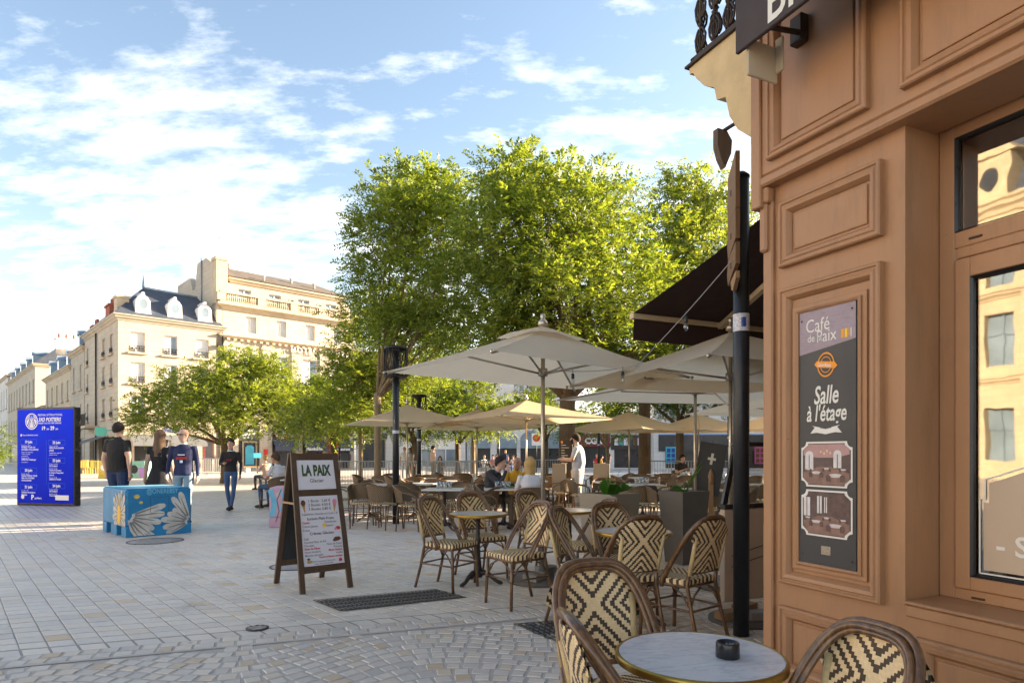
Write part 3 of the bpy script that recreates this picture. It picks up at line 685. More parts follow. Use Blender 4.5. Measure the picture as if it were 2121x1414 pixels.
# stone balcony round the corner with cast-iron railing (x<0 is beyond the corner)
bal = empty('balcony', (0,0,-.30), parent=cafe)
mb = MB()
prof = [(0,3.30),(-.10,3.32),(-.19,3.40),(-.25,3.50),(-.28,3.62),(-.35,3.64),(-.37,3.72),(-.45,3.77),(-.52,3.85),(-.55,3.90),(-.58,3.905),(-.58,3.94),(0,3.94)]
mb.prism([(a, z) for a, z in prof], -.02, 6.0, lambda u,v,w_: (u, w_, v)); mb.build('slab', 'stone_corbel', bal)
mb = MB(); mb.box(-.60,0,-.04,6,3.942,3.955); mb.build('slab_edge', 'iron_brown', bal)
mb = MB(); mb.box(-.57,-.54,-.02,6,3.957,3.99); mb.box(-.57,-.54,-.02,6,4.85,4.9); mb.box(-.57,0,-.02,.01,3.957,3.99); mb.box(-.57,0,-.02,.01,4.85,4.9); mb.build('rail', 'iron_brown', bal)
rb = MB()
def scroll(a, ax):
    f_ = (lambda u,z: (-.555, a+u, z)) if ax == 'y' else (lambda u,z: (a+u, -.005, z))
    for s_ in (-1,1):
        for zc in (4.07,4.25,4.43,4.61,4.77):
            rb.tube([f_(s_*(.012+.028*(1-abs(math.cos(th)))*.9+.012*math.sin(th)), zc+.065*math.cos(th)) for th in np.linspace(0,math.pi*1.7,9)], .0075, 5)
    rb.tube([f_(0,3.99),f_(0,4.85)], .009, 6)
    for zc in (4.16,4.34,4.52,4.70): rb.lathe([(.002,-.02),(.018,0),(.002,.02)], 6, f_(0,zc))
for k in range(22): scroll(.05+k*.115, 'y')
for k in range(5): scroll(-.50+k*.115, 'x')
tag(rb.build('railing_scrolls', 'iron_brown', bal), kind='stuff')
# projecting shield sign on a rod, seen edge-on, and a loose wire
sg = empty('projecting_sign', parent=cafe)
mb = MB(); mb.tube([(-.03,.10,3.235),(-.04,.55,3.245)] if False else [(0,.12,3.235),(-.42,.10,3.225)], .011, 8); mb.build('rod', 'iron_brown', sg)
mb = MB(); sh_ = [(-.10,3.26),(.02,3.24),(.09,3.16),(.08,3.06),(.0,2.94),(-.06,3.02),(-.10,3.12)]
mb.prism([(a*.5, 3.10+(z-3.10)*.72+.02) for a, z in sh_], -.022, .022, lambda u,v,w_: (-.43+w_*.9+u*.35, .10+u*.8, v)); mb.build('shield', 'wood_sign', sg)
mb = MB(); mb.tube([(-.10,.11,3.23),(-.12,.12,3.15),(-.10,.12,3.07),(-.13,.12,3.0),(-.11,.12,2.93)], .0025, 4); mb.tube([(-.10,.11,3.23),(-.07,.12,3.14),(-.11,.12,3.06)], .002, 4); mb.build('loose_wire', 'iron', cafe)
# large brown awning over the side terrace
awn = empty('terrace_awning', parent=cafe)      # local: -x is away from the side wall, +y along it
SAG = []
mb = MB(); n_ = 8
for i in range(n_+1):
    f = i/n_; SAG.append((-3.2*f, 3.70-.855*f-.05*math.sin(math.pi*f)))
for (xa,za),(xb,zb) in zip(SAG, SAG[1:]): mb.quad((xa,1.44,za),(xa,8,za),(xb,8,zb),(xb,1.44,zb))
mb.quad((-3.2,1.44,2.845),(-3.2,8,2.845),(-3.22,8,2.54),(-3.22,1.44,2.56)); mb.build('fabric', 'awning_brown', awn)
mb = MB(); mb.bbox(-3.255,-3.185,1.42,8,2.785,2.842,.006); mb.build('front_bar', 'awning_bar', awn)
mb = MB(); mb.beam((-.05,2.2,3.30),(-1.7,2.0,3.0),.06,.06); mb.beam((-1.7,2.0,3.0),(-3.18,2.6,2.79),.055,.055); mb.build('folding_arm', 'awning_bar', awn); mb = MB(); mb.beam((-.05,5.6,3.30),(-1.7,5.8,3.0),.06,.06); mb.beam((-1.7,5.8,3.0),(-3.18,5.3,2.79),.055,.055); mb.build('folding_arm', 'awning_bar', awn)
# ------------------------------------------------------------------ buildings round the square
FA = math.atan2(.68, .73); DA = Vector((math.cos(FA), math.sin(FA))); DB = Vector((-DA.y, DA.x))
K = Vector((-27.6, 45.0))
def window(parent, x0, x1, z0, z1, y=.18, style='casement', M=None, sill=True, rail=False):
    """a window in a wall facing -y; M = (loc, rz) for another wall plane"""
    mb = MB(); w_ = x1-x0; b = .06
    mb.frame(x0, x1, z0, z1, [(0,0),(0,.05),(b,.05),(b,0)], y)
    if style != 'shut':
        mb.box((x0+x1)/2-.04,(x0+x1)/2+.04,y-.05,y,z0,z1)
        if style == 'casement':
            for k in (1,2): mb.box(x0,x1,y-.04,y,z0+(z1-z0)*k/3-.02,z0+(z1-z0)*k/3+.02)
    o = mb.build('window', 'win_frame', parent)
    pn = MB(); 
    if style == 'shut': pn.quad((x0,y-.02,z0),(x1,y-.02,z0),(x1,y-.02,z1),(x0,y-.02,z1)); pn.build('shutter', 'shutter', o)
    else:
        pn.quad((x0,y,z0),(x1,y,z0),(x1,y,z1),(x0,y,z1)); pn.build('pane', 'win_glass', o)
        if style in ('curtain','half'):
            c = MB(); xa, xb = (x0+b, x1-b) if style == 'curtain' else (x0+b,(x0+x1)/2-.05); n_ = 10
            for k in range(n_):
                u0, u1 = xa+(xb-xa)*k/n_, xa+(xb-xa)*(k+1)/n_; c.quad((u0,y-.012-.02*(k%2),z0+.05),(u1,y-.012-.02*((k+1)%2),z0+.05),(u1,y-.012-.02*((k+1)%2),z1-.05),(u0,y-.012-.02*(k%2),z1-.05))
            c.build('curtain', 'curtain', o)
    if sill:
        s_ = MB(); s_.box(x0-.2,x1+.2,-.16,.0,z0-.14,z0-.02); s_.build('sill', 'stone_trim', o)
    if rail:
        r_ = MB(); r_.box(x0,x1,-.06,-.03,z0+.42,z0+.46); r_.box(x0,x1,-.06,-.03,z0+.08,z0+.11); n_ = 9
        for k in range(n_): xx = x0+.03+(w_-.06)*k/(n_-1); r_.box(xx-.014,xx+.014,-.056,-.034,z0+.1,z0+.44)
        for k in range(4): r_.lathe([(.01,-.07),(.08,0),(.01,.07)], 6, (x0+w_*(k+.5)/4, -.045, z0+.27))
        r_.build('guard_rail', 'iron', o)
    if M: o.location = M[0]; o.rotation_euler = (0, 0, M[1])
    return o
def cornice(parent, x0, x1, z, prof, m='stone_trim', name='cornice', ret=None):
    mb = MB(); n_ = len(prof)
    for (a, z_), (a2, z2) in zip(prof, prof[1:]): mb.quad((x0-a,-a,z+z_),(x1+a,-a,z+z_),(x1+a2,-a2,z+z2),(x0-a2,-a2,z+z2))
    for xx, s_ in ((x0,-1),(x1,1)):
        for (a, z_), (a2, z2) in zip(prof, prof[1:]):
            q = [(xx+s_*a,-a,z+z_),(xx+s_*a2,-a2,z+z2),(xx+s_*a2,ret or .5,z+z2),(xx+s_*a,ret or .5,z+z_)]; mb.add(q, [(0,1,2,3) if s_ > 0 else (3,2,1,0)])
    return mb.build(name, m, parent)
CORN = [(0,0),(.06,.02),(.10,.12),(.22,.20),(.25,.30),(.34,.36),(.34,.44),(0,.46)]

# --- cream corner house with slate mansard
ch = empty('corner_house', (K.x, K.y, 0), FA, 'cream stone corner house with slate roof and three white oval dormers', 'building')
WD, EZ = 7.0, 10.75
wx = [(.77,1.67),(2.93,3.82),(5.09,6.02)]; rows = [(8.62,10.05),(6.42,7.90),(4.0,5.5)]
gops = [(1.0,3.6,.05,2.35),(4.0,5.2,.05,2.3),(5.75,6.35,.05,2.4)]
mb = MB(); mb.wall(0, WD, 0, EZ, [(a,b,c,d) for a,b in wx for c,d in rows]+gops, 0, .25); mb.quad((0,11.9,0),(0,11.9,EZ),(WD,11.9,EZ),(WD,11.9,0)); mb.quad((WD,0,0),(WD,12,0),(WD,12,EZ),(WD,0,EZ)); mb.build('wall', 'stone_cream', ch)
sty = [['shut','half','shut'],['curtain','half','casement'],['casement','half','casement']]
for j, (c, d) in enumerate(rows):
    for i, (a, b) in enumerate(wx): window(ch, a, b, c, d, .2, sty[j][i], rail=(j < 2))
mb = MB(); so = [(-11.2,-10.5,c,d) for c,d in rows]+[(-5.2,-4.3,c,d) for c,d in rows]+[(-2.6,-1.7,c,d) for c,d in rows]+[(-10,-8,.1,2.6),(-6.5,-1.0,.1,2.6)]
mb.wall(-12, 0, 0, EZ, so, 0, .25); sw = mb.build('side_wall', 'stone_cream', ch); sw.rotation_euler = (0,0,-math.pi/2)
for (a,b,c,d) in so[:-2]: window(ch, a, b, c, d, .2, 'casement', ((0,0,0),-math.pi/2), rail=True)
mb = MB(); mb.quad((-10,.24,.1),(-8,.24,.1),(-8,.24,2.6),(-10,.24,2.6)); mb.quad((-6.5,.24,.1),(-1,.24,.1),(-1,.24,2.6),(-6.5,.24,2.6)); o = mb.build('shop_window', 'shop_dark', ch); o.rotation_euler = (0,0,-math.pi/2)
cornice(ch, 0, WD, EZ, CORN, 'stone_cream', ret=12)
mb = MB(); z0, z1 = EZ+.46, EZ+3.05
mb.add([(-.3,-.3,z0),(WD,-.3,z0),(WD,12,z0),(-.3,12,z0),(2.1,2.3,z1),(WD-1.1,2.3,z1-.12),(WD-1.1,9,z1-.12),(2.1,9,z1)], [(0,1,5,4),(1,2,6,5),(2,3,7,6),(3,0,4,7),(4,5,6,7),(3,2,1,0)]); rf = mb.build('roof', 'slate', ch)
mb = MB(); mb.tube([(2.1,2.3,z1),(2.1,2.3,z1+.2),(2.1,2.3,z1+.95)], [.12,.08,.01], 6); mb.build('finial', 'zinc', rf)
mb = MB(); mb.tube([(2.1,2.3,z1),(WD-1.1,2.3,z1-.1)], .09, 6); mb.build('ridge', 'zinc', rf)
for cx_ in (1.55,3.65,5.75):
    d_ = MB(); zc = EZ+1.35; yf_ = .05
    d_.prism([(cx_-.62,zc-.85),(cx_+.62,zc-.85),(cx_+.5,zc-.6),(cx_+.46,zc+.25),(cx_+.3,zc+.5),(cx_+.12,zc+.62),(cx_+.08,zc+.85),(cx_-.08,zc+.85),(cx_-.12,zc+.62),(cx_-.3,zc+.5),(cx_-.46,zc+.25),(cx_-.5,zc-.6)], yf_-.12, yf_+1.5, lambda u,v,w_: (u,w_,v))
    dm = d_.build('dormer', 'stone_white', rf)
    d_ = MB(); ring(d_, cx_, zc, .27, .36, yf_-.14, 20, ez=1.35); d_.build('oval_surround', 'stone_white', dm)
    d_ = MB(); disc(d_, cx_, zc, .28, .38, yf_-.13, 20); d_.build('pane', 'win_glass', dm)
def chimney(parent, x, y, z0, z1, w_, d_, pots, m='stone_trim', name='chimney'):
    mb = MB(); mb.box(x-w_/2,x+w_/2,y-d_/2,y+d_/2,z0,z1); mb.box(x-w_/2-.08,x+w_/2+.08,y-d_/2-.08,y+d_/2+.08,z1,z1+.15); o = mb.build(name, m, parent)
    if pots:
        p = MB()
        for k in range(pots):
            yy = y-d_/2+d_*(k+.5)/pots if d_ > w_ else y; xx = x if d_ > w_ else x-w_/2+w_*(k+.5)/pots; p.lathe([(.11,0),(.13,.1),(.1,.5),(.12,.55)], 8, (xx,yy,z1+.15))
        p.build('chimney_pots', 'brick', o)
chimney(ch, .45, 1.2, EZ+.4, EZ+1.75, .75, 1.0, 0); chimney(ch, .6, 4.5, EZ+.4, EZ+1.7, .8, 1.4, 3, 'brick')
chimney(ch, .6, 10.5, EZ+.4, EZ+1.0, .7, 1.0, 2, 'brick')
mb = MB(); mb.tube([(WD+.02,-.12,0),(WD+.02,-.12,EZ)], .06, 6); mb.tube([(-.1,7,0),(-.1,7,EZ)], .06, 6); mb.box(WD-.4,WD-.05,-.35,-.1,EZ-1.25,EZ-.95); mb.build('downpipe', 'iron', ch)
mb = MB(); mb.quad((.9,.24,.05),(5.3,.24,.05),(5.3,.24,2.4),(.9,.24,2.4)); mb.quad((5.75,.24,.05),(6.35,.24,.05),(6.35,.24,2.4),(5.75,.24,2.4)); mb.build('shop_window', 'shop_dark', ch)
mb = MB(); mb.add([(.6,-1.4,2.15),(5.5,-1.4,2.15),(5.5,-.02,2.75),(.6,-.02,2.75),(.6,-1.42,1.92),(5.5,-1.42,1.92)], [(0,1,2,3),(4,5,1,0)]); mb.build('awning', 'awning_grey', ch)
mb = MB(); put_text(mb, 'Basilic', 2.9, 2.98, .5, -.05, bold=.02); mb.build('shop_lettering', 'blue_ink', ch)
mb = MB(); mb.box(5.68,6.42,-.05,.0,.05,2.5); mb.build('door_frame', 'maroon', ch)
mb = MB(); mb.box(5.8,6.3,-.06,-.052,.1,2.4); mb.build('door_panel', 'shop_dark', ch)
mb = MB(); mb.prism([(-.35,-.3),(.35,-.3),(.42,0),(.35,.3),(-.35,.3),(-.42,0)], -.05, .05, lambda u,v,w_: (-.75+u*.9, 1.6+w_, 2.95+v)); mb.tube([(0,1.6,3.05),(-.4,1.6,3.05)], .03, 6); mb.build('hanging_sign', 'teal', ch)
mb = MB(); mb.add([(-2.2,3,1.9),(-2.2,8,1.9),(0,8,2.7),(0,3,2.7),(-2.22,3,1.7),(-2.22,8,1.7)], [(0,3,2,1),(4,0,1,5)]); mb.build('awning', 'awning_grey', ch)
mb = MB(); mb.box(-.9,0,6.5,10.5,3.35,3.55); b_ = mb.build('balcony', 'stone_trim', ch)
mb = MB()
for k in range(24): mb.box(-.88,-.85,6.55+k*.165,6.58+k*.165,3.55,4.45)
mb.box(-.9,-.83,6.5,10.5,4.43,4.5); mb.build('guard_rail', 'iron', b_)

# --- hotel
S = K+DA*7.05
ht = empty('hotel_building', (S.x, S.y, 0), FA, 'tall cream stone hotel with balustrade, oval windows and brown roof', 'building')
HW = 11.4; bays = [(1.78,2.6),(4.26,5.07),(6.77,7.59),(9.28,10.1)]
up = [(a,b,11.0,12.3) for a,b in bays]; mid = [(a-.25,b+.25,7.2,9.35) for a,b in bays]; lo = [(a-.25,b+.25,4.45,6.3) for a,b in bays]
gr = [(1.2,2.9,.3,3.6),(3.9,5.9,.1,3.75),(6.5,8.4,.1,3.75),(9.0,10.9,.1,3.75)]
mb = MB(); mb.wall(0, HW, 0, 13.0, up+mid+lo+gr, 0, .3); mb.quad((0,0,0),(0,0,13),(0,11,13),(0,11,0)); mb.quad((HW,0,0),(HW,11,0),(HW,11,13),(HW,0,13)); mb.build('wall', 'stone_hotel', ht)
top = [(a-.35,b-.15,13.55,14.55) for a,b in bays]
mb = MB(); mb.wall(.2, HW-.2, 13.0, 14.9, top, .7, .2); mb.quad((.2,.7,13),(.2,.7,14.9),(.2,10,14.9),(.2,10,13)); mb.quad((HW-.2,.7,13),(HW-.2,10,13),(HW-.2,10,14.9),(HW-.2,.7,14.9)); mb.build('attic_wall', 'stone_hotel', ht)
for o_ in up: window(ht, *o_, .25, 'curtain', sill=False)
for o_ in mid+lo: window(ht, *o_, .25, 'half', sill=False)
for o_ in top:
    w__ = window(ht, *o_, .18, 'casement', sill=False); w__.location = (0,.7,0)
for xx in (5.9,8.4):
    mb = MB(); ring(mb, xx, 14.05, .24, .34, .66, 18, ez=1.3); ov = mb.build('oval_window', 'stone_trim', ht); mb = MB(); disc(mb, xx, 14.05, .26, .34, .67, 18); mb.build('pane', 'win_dark', ov)
cornice(ht, 0, HW, 12.55, [(0,0),(.1,.05),(.16,.2),(.35,.3),(.5,.36),(.5,.5),(0,.52)], ret=11)
cornice(ht, 0, HW, 10.35, [(0,0),(.08,.03),(.2,.14),(.32,.2),(.32,.3),(0,.34)], ret=11); cornice(ht, 0, HW, 3.95, [(0,0),(.12,.05),(.2,.2),(0,.24)], ret=11)
mb = MB()
for k in range(22): mb.box(.25+k*.51,.45+k*.51,-.28,.0,10.22,10.38)
tag(mb.build('dentils', 'stone_trim', ht), kind='stuff')
mb = MB(); mb.box(-.3,HW+.3,-.42,-.2,13.07,13.2); mb.box(-.34,HW+.34,-.46,-.16,13.78,13.95)
for xx in (-.2,2.9,5.6,8.1,10.6,HW): mb.box(xx-.32,xx+.32,-.44,-.18,13.2,13.78)
bl = mb.build('balustrade', 'stone_trim', ht); mb = MB()
for k in range(70):
    xx = .25+k*.16
    if min(abs(xx-q) for q in (-.2,2.9,5.6,8.1,10.6,HW)) > .36: mb.lathe([(.05,13.2),(.075,13.4),(.04,13.62),(.06,13.78)], 6, (xx,-.31,0))
tag(mb.build('balusters', 'stone_dark', bl), kind='stuff')
cornice(ht, .2, HW-.2, 14.9, [(-.7,0),(-.62,.04),(-.5,.2),(-.4,.28),(-.4,.45),(-.7,.5)], ret=10)
mb = MB(); mb.add([(0,.3,15.36),(HW,.3,15.36),(HW,10.5,15.36),(0,10.5,15.36),(1.2,3.2,16.7),(HW-2.2,3.2,16.7),(HW-2.2,7.5,16.7),(1.2,7.5,16.7)], [(0,1,5,4),(1,2,6,5),(2,3,7,6),(3,0,4,7),(4,5,6,7),(3,2,1,0)]); rf = mb.build('roof', 'tile_brown', ht)
for (xx,yy,zz_) in ((1.5,3.0,16.65),(3.4,.5,15.5),(6.3,1.8,16.05),(8.1,1.2,15.8)):
    mb = MB(); mb.lathe([(.10,0),(.10,.35),(.16,.36),(.16,.45)], 8, (xx,yy,zz_)); mb.build('vent', 'stone_white', rf)
mb = MB(); mb.add([(-.45,.0,0),(-.45,10,0),(-.45,10,16.2),(-.45,6.5,16.2),(-.45,5.8,15.0),(-.45,5.2,15.0),(-.45,4.6,17.0),(-.45,2.4,17.0),(-.45,1.2,16.4),(-.45,0,16.4)]+[(-.02,.0,0),(-.02,10,0),(-.02,10,16.2),(-.02,6.5,16.2),(-.02,5.8,15.0),(-.02,5.2,15.0),(-.02,4.6,17.0),(-.02,2.4,17.0),(-.02,1.2,16.4),(-.02,0,16.4)], [tuple(range(9,-1,-1)), tuple(range(10,20))]+[(i,(i+1)%10,10+(i+1)%10,10+i) for i in range(10)]); mb.build('party_wall', 'stone_hotel', ht)
mb = MB(); mb.box(-.5,.35,-.08,.9,12.9,16.35); mb.box(-.56,.41,-.14,.96,16.35,16.6); mb.build('corner_pier', 'stone_trim', ht)
mb = MB(); mb.tube([(-.5,3.4,12.5),(-.5,3.4,17.2)], .06, 6); mb.tube([(0,.6,16.4),(0,.6,18.3)], .03, 5); mb.tube([(-.25,.6,18.2),(.25,.6,18.35)], .02, 4); mb.build('aerial', 'zinc', ht)
mb = MB()
for a, b in zip([0]+[b_[1]+.35 for b_ in bays], [b_[0]-.35 for b_ in bays]+[HW]): mb.box(a+.1,b-.1,-.10,.0,4.3,10.3); mb.box(a+.02,b-.02,-.15,.0,9.75,9.95)
mb.build('pilasters', 'stone_hotel', ht)
mb = MB(); put_text(mb, 'HOTEL   CENTRAL', 5.35, 9.72+.12, .62, -.24, bold=.02, spacing=1.25); hl = mb.build('hotel_lettering', 'stone_white', ht)
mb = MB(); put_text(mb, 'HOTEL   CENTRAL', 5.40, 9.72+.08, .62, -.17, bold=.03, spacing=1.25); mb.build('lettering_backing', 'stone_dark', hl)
for (a,b,c,d) in gr: 
    mb = MB(); mb.quad((a,.28,c),(b,.28,c),(b,.28,d),(a,.28,d)); mb.build('shop_window', 'shop_dark', ht)
mb = MB(); mb.box(1.2,2.9,.1,.2,2.45,3.6); pn = mb.build('sign_panel', 'shop_navy', ht); mb = MB(); put_text(mb, 'Hôtel', 2.0, 3.15, .36, .09, bold=.03, align='CENTER'); put_text(mb, 'Central', 2.0, 2.83, .36, .09, bold=.03, align='CENTER'); put_text(mb, '* * *', 2.0, 2.42, .4, .09, bold=.03, align='CENTER'); mb.build('lettering', 'white_ink', pn)
mb = MB(); mb.frame(1.55,2.75,.3,2.4,[(0,0),(0,.06),(.14,.06),(.14,0)],.22); dr = mb.build('door', 'stone_dark', ht); mb = MB(); mb.prism([(1.8,.5),(2.5,.5),(2.5,1.9),(2.3,2.05),(2.0,2.05),(1.8,1.9)], .18,.20, lambda u,v,w_: (u,w_,v)); mb.build('glass', 'cyan_pl', dr)
mb = MB(); put_text(mb, 'Quick', 4.1, 2.75, .95, -.06, bold=.04, spacing=.95); q_ = mb.build('shop_lettering', 'white_ink', ht)
mb = MB(); put_text(mb, 'Quick', 4.1, 2.75, .95, -.03, bold=.085, spacing=.95); mb.build('lettering_halo', 'red_sign', q_)
for (a,b) in ((3.9,5.9),(6.5,8.4),(9.0,10.9)):
    mb = MB(); mb.add([(a,-.6,1.95),(b,-.6,1.95),(b,-.02,2.55),(a,-.02,2.55)], [(0,1,2,3)]); mb.box(a,b,-.62,-.58,1.6,1.95); mb.build('shop_blind', 'shop_navy', ht)
mb = MB(); put_text(mb, 'Hamburger', 6.55, 1.68, .34, -.63, bold=.02); put_text(mb, 'Restaurant', 9.1, 1.68, .34, -.63, bold=.02); mb.build('shop_lettering', 'white_ink', ht)
mb = MB(); mb.prism([(8.55,2.2),(9.65,2.2),(9.45,2.75),(9.5,3.5),(9.1,3.75),(8.7,3.5),(8.75,2.75)], -.55,-.35, lambda u,v,w_: (u,w_,v)); mb.box(8.7,9.5,-.55,-.35,1.3,2.18); qs = mb.build('red_sign', 'red_sign', ht)
mb = MB(); put_text(mb, 'Quick', 9.1, 1.6, .34, -.56, bold=.03, align='CENTER'); ring(mb, 9.1, 3.05, .18, .28, -.56, 16, math.pi, 2*math.pi+.01, 1.4); mb.build('lettering', 'white_ink', qs)
mb = MB(); mb.box(9.3,10.7,-.1,-.05,.5,1.5); put_text(mb, 'LU', 9.9,.7,.9,-.12,bold=.04); mb.build('window_sticker', 'shop_dark', ht)
mb = MB(); mb.box(3.2,3.5,-.08,0,1.3,1.75); mb.build('wall_plaque', 'red_sign', ht)
# --- plain continuation beside the hotel
S2_ = K+DA*(7.05+11.45)
nb = empty('neighbour_house', (S2_.x, S2_.y, 0), FA, 'lower pale house beside the hotel behind the trees', 'building')
wn_ = [(1.0+2.6*i,2.0+2.6*i,z,z+1.6) for i in range(3) for z in (4.6,7.4)]; gn = [(.6,3.2,.1,2.7),(4.0,7.2,.1,2.7)]
mb = MB(); mb.wall(0, 8, 0, 10.2, wn_+gn, 0, .25); mb.quad((8,0,0),(8,9,0),(8,9,10.2),(8,0,10.2)); mb.quad((0,0,10.2),(8,0,10.2),(8,9,10.2),(0,9,10.2)); mb.build('wall', 'stone_pale', nb)
for o_ in wn_: window(nb, *o_, .2, 'half')
mb = MB(); [mb.quad((a,.24,c),(b,.24,c),(b,.24,d),(a,.24,d)) for a,b,c,d in gn]; mb.build('shop_window', 'shop_dark', nb)
mb = MB(); mb.box(.5,3.3,-.05,0,2.75,3.3); mb.box(3.9,7.3,-.05,0,2.75,3.3); mb.build('sign_panel', 'shop_navy', nb); cornice(nb, 0, 8, 10.2, CORN, ret=9)

# --- street running off to the left
def row_house(t0, t1, ez, label, wallm, roofm='slate', rh=1.6, shops=True, nwin=None, floors=3, pots=0, dorm=0):
    p = K+DB*t1; L = t1-t0; r = empty('street_house', (p.x, p.y, 0), FA-math.pi/2, label, 'building', 'houses along the street at the left')
    n_ = nwin or max(2, int(L/2.4)); fh = (ez-3.2)/(floors-1); ops = []
    for f_ in range(floors-1):
        for i in range(n_): xx = L*(i+.5)/n_; ops.append((xx-.5,xx+.5,3.5+f_*fh,3.5+f_*fh+fh*.62))
    sh = [(L*(i+.5)/2-L*.2,L*(i+.5)/2+L*.2,.1,2.7) for i in range(2)]
    mb = MB(); mb.wall(0, L, 0, ez, ops+sh, 0, .2); mb.quad((L,0,0),(L,9,0),(L,9,ez),(L,0,ez)); mb.quad((0,0,0),(0,0,ez),(0,9,ez),(0,9,0)); mb.build('wall', wallm, r)
    for o_ in ops: window(r, *o_, .16, 'casement', sill=True, rail=False)
    mb = MB(); [mb.quad((a,.18,c),(b,.18,c),(b,.18,d),(a,.18,d)) for a,b,c,d in sh]; mb.build('shop_window', 'shop_dark', r)
    cornice(r, 0, L, ez, CORN[:-1], 'stone_trim', ret=9)
    mb = MB(); z0 = ez+.42; mb.add([(0,-.25,z0),(L,-.25,z0),(L,9.2,z0),(0,9.2,z0),(0,2.0,z0+rh),(L,2.0,z0+rh),(L,6,z0+rh),(0,6,z0+rh)], [(0,1,5,4),(1,2,6,5),(2,3,7,6),(3,0,4,7),(4,5,6,7)]); rf = mb.build('roof', roofm, r)
    for k in range(dorm):
        xx = L*(k+.5)/dorm; mb = MB(); mb.box(xx-.5,xx+.5,.1,1.8,z0,z0+1.35); mb.add([(xx-.62,0,z0+1.35),(xx+.62,0,z0+1.35),(xx,0,z0+1.8),(xx-.62,2,z0+1.35),(xx+.62,2,z0+1.35),(xx,2,z0+1.8)], [(0,1,2),(5,4,3),(0,2,5,3),(1,4,5,2)]); d_ = mb.build('dormer', 'zinc', rf)
        mb = MB(); mb.quad((xx-.35,.09,z0+.2),(xx+.35,.09,z0+.2),(xx+.35,.09,z0+1.15),(xx-.35,.09,z0+1.15)); mb.build('pane', 'win_glass', d_)
    if pots: chimney(r, L-.4, 3.5, ez, z0+rh+1.2, .8, 3.0, pots, 'stone_pale')
    return r
row_house(12.2, 18.5, 10.0, 'narrow stone house with dark mansard next along the side street', 'stone_grey', 'slate', 2.3, dorm=1, nwin=2)
row_house(18.6, 34, 9.0, 'stone house with zinc dormers and chimneys in the side street', 'stone_trim', 'zinc', 2.2, dorm=3, nwin=5)
row_house(34.1, 42, 6.2, 'low pale house with zinc roof in a gap of the side street', 'stone_pale', 'zinc', .8, nwin=2, floors=2)
row_house(42.1, 72, 11.6, 'long cream terrace house with chimney pots down the side street', 'stone_cream', 'slate', 2.0, nwin=9, pots=4, dorm=5)
row_house(72.1, 118, 13.0, 'pale house at the far end of the side street', 'stone_pale', 'slate', 1.8, nwin=12)
row_house(118.1, 175, 12.0, 'farthest house closing the side street view', 'stone_grey', 'slate', 1.6, nwin=12)
# --- opposite side of that street, left edge of the view
p_ = K+DB*175+Vector((-12,-4)); oh = empty('street_house', (p_.x-12, p_.y-20, 0), R(0), 'distant house closing the street at the left edge', 'building', 'houses along the street at the left')
mb = MB(); mb.wall(0,26,0,11,[(2+3*i,3+3*i,z,z+1.6) for i in range(8) for z in (1,4.2,7.4)],0,.2); mb.build('wall','stone_pale',oh)
mb = MB(); mb.add([(0,0,11),(26,0,11),(26,4,13.5),(0,4,13.5)],[(0,1,2,3)]); mb.build('roof','slate',oh)
for i in range(8):
    for z in (1,4.2,7.4):
        mb = MB(); mb.quad((2+3*i,.19,z),(3+3*i,.19,z),(3+3*i,.19,z+1.6),(2+3*i,.19,z+1.6)); mb.build('window','win_glass',oh)

# --- white buildings across the far side of the square
def white_block(x0, x1, d, ez, label, ops, arches=(), wallm='stone_white'):
    r = empty('white_building', (x0, d, 0), R(-1.5), label, 'building'); L = x1-x0; fl = []
    for i in range(int(L/2.8)):
        xx = L*(i+.5)/int(L/2.8)
        for z in (4.6,7.3):
            if z+1.7 < ez: fl.append((xx-.5,xx+.5,z,z+1.6))
    mb = MB(); mb.wall(0, L, 0, ez, fl+list(ops)+[(a-w_/2,a+w_/2,.05,h_) for a,w_,h_ in arches], 0, .3); mb.quad((0,0,0),(0,0,ez),(0,8,ez),(0,8,0)); mb.quad((L,0,0),(L,8,0),(L,8,ez),(L,0,ez)); mb.quad((0,0,ez),(L,0,ez),(L,8,ez),(0,8,ez)); mb.build('wall', wallm, r)
    for o_ in fl: window(r, *o_, .25, 'half')
    cornice(r, 0, L, ez-.6, CORN, 'stone_white', ret=8); cornice(r, 0, L, 3.75, [(0,0),(.1,.04),(.14,.14),(0,.18)], 'stone_white', ret=8)
    for (a,w_,h_) in arches:
        mb = MB(); mb.quad((a-w_/2,.28,.05),(a+w_/2,.28,.05),(a+w_/2,.28,h_),(a-w_/2,.28,h_)); mb.build('shop_window', 'shop_dark', r)
        mb = MB(); pts = [(a+w_/2*math.cos(q),h_-w_/2*.15+w_/2*.75*math.sin(q)) for q in np.linspace(0,math.pi,13)]
        mb.prism([(a-w_/2,h_-1.0),(a+w_/2,h_-1.0)]+pts, -.12, -.02, lambda u,v,w2: (u,w2,v)); mb.build('arched_blind', 'zinc', r)
    return r
mk = white_block(-12.5, -4.4, 60.5, 9.2, 'white building with shop front and balustrade across the square', [(2.6,7.4,.1,2.75)])
mb = MB(); mb.box(2.6,7.4,.15,.28,.1,2.75); s_ = mb.build('shop_front', 'win_frame', mk)
mb = MB(); 
for a in (2.8,4.0,5.3,6.3): mb.box(a,a+.9,.13,.148,.2,1.8)
mb.build('glass', 'win_glass', s_)
mb = MB(); mb.box(2.4,7.6,-.1,0,2.8,3.45); sp_ = mb.build('sign_panel', 'zinc', mk); mb = MB(); put_text(mb, 'MARCHÉ ASIATIQUE', 5.0, 2.92, .5, -.11, bold=.03, align='CENTER', sx=.92); mb.build('lettering', 'white_ink', sp_)
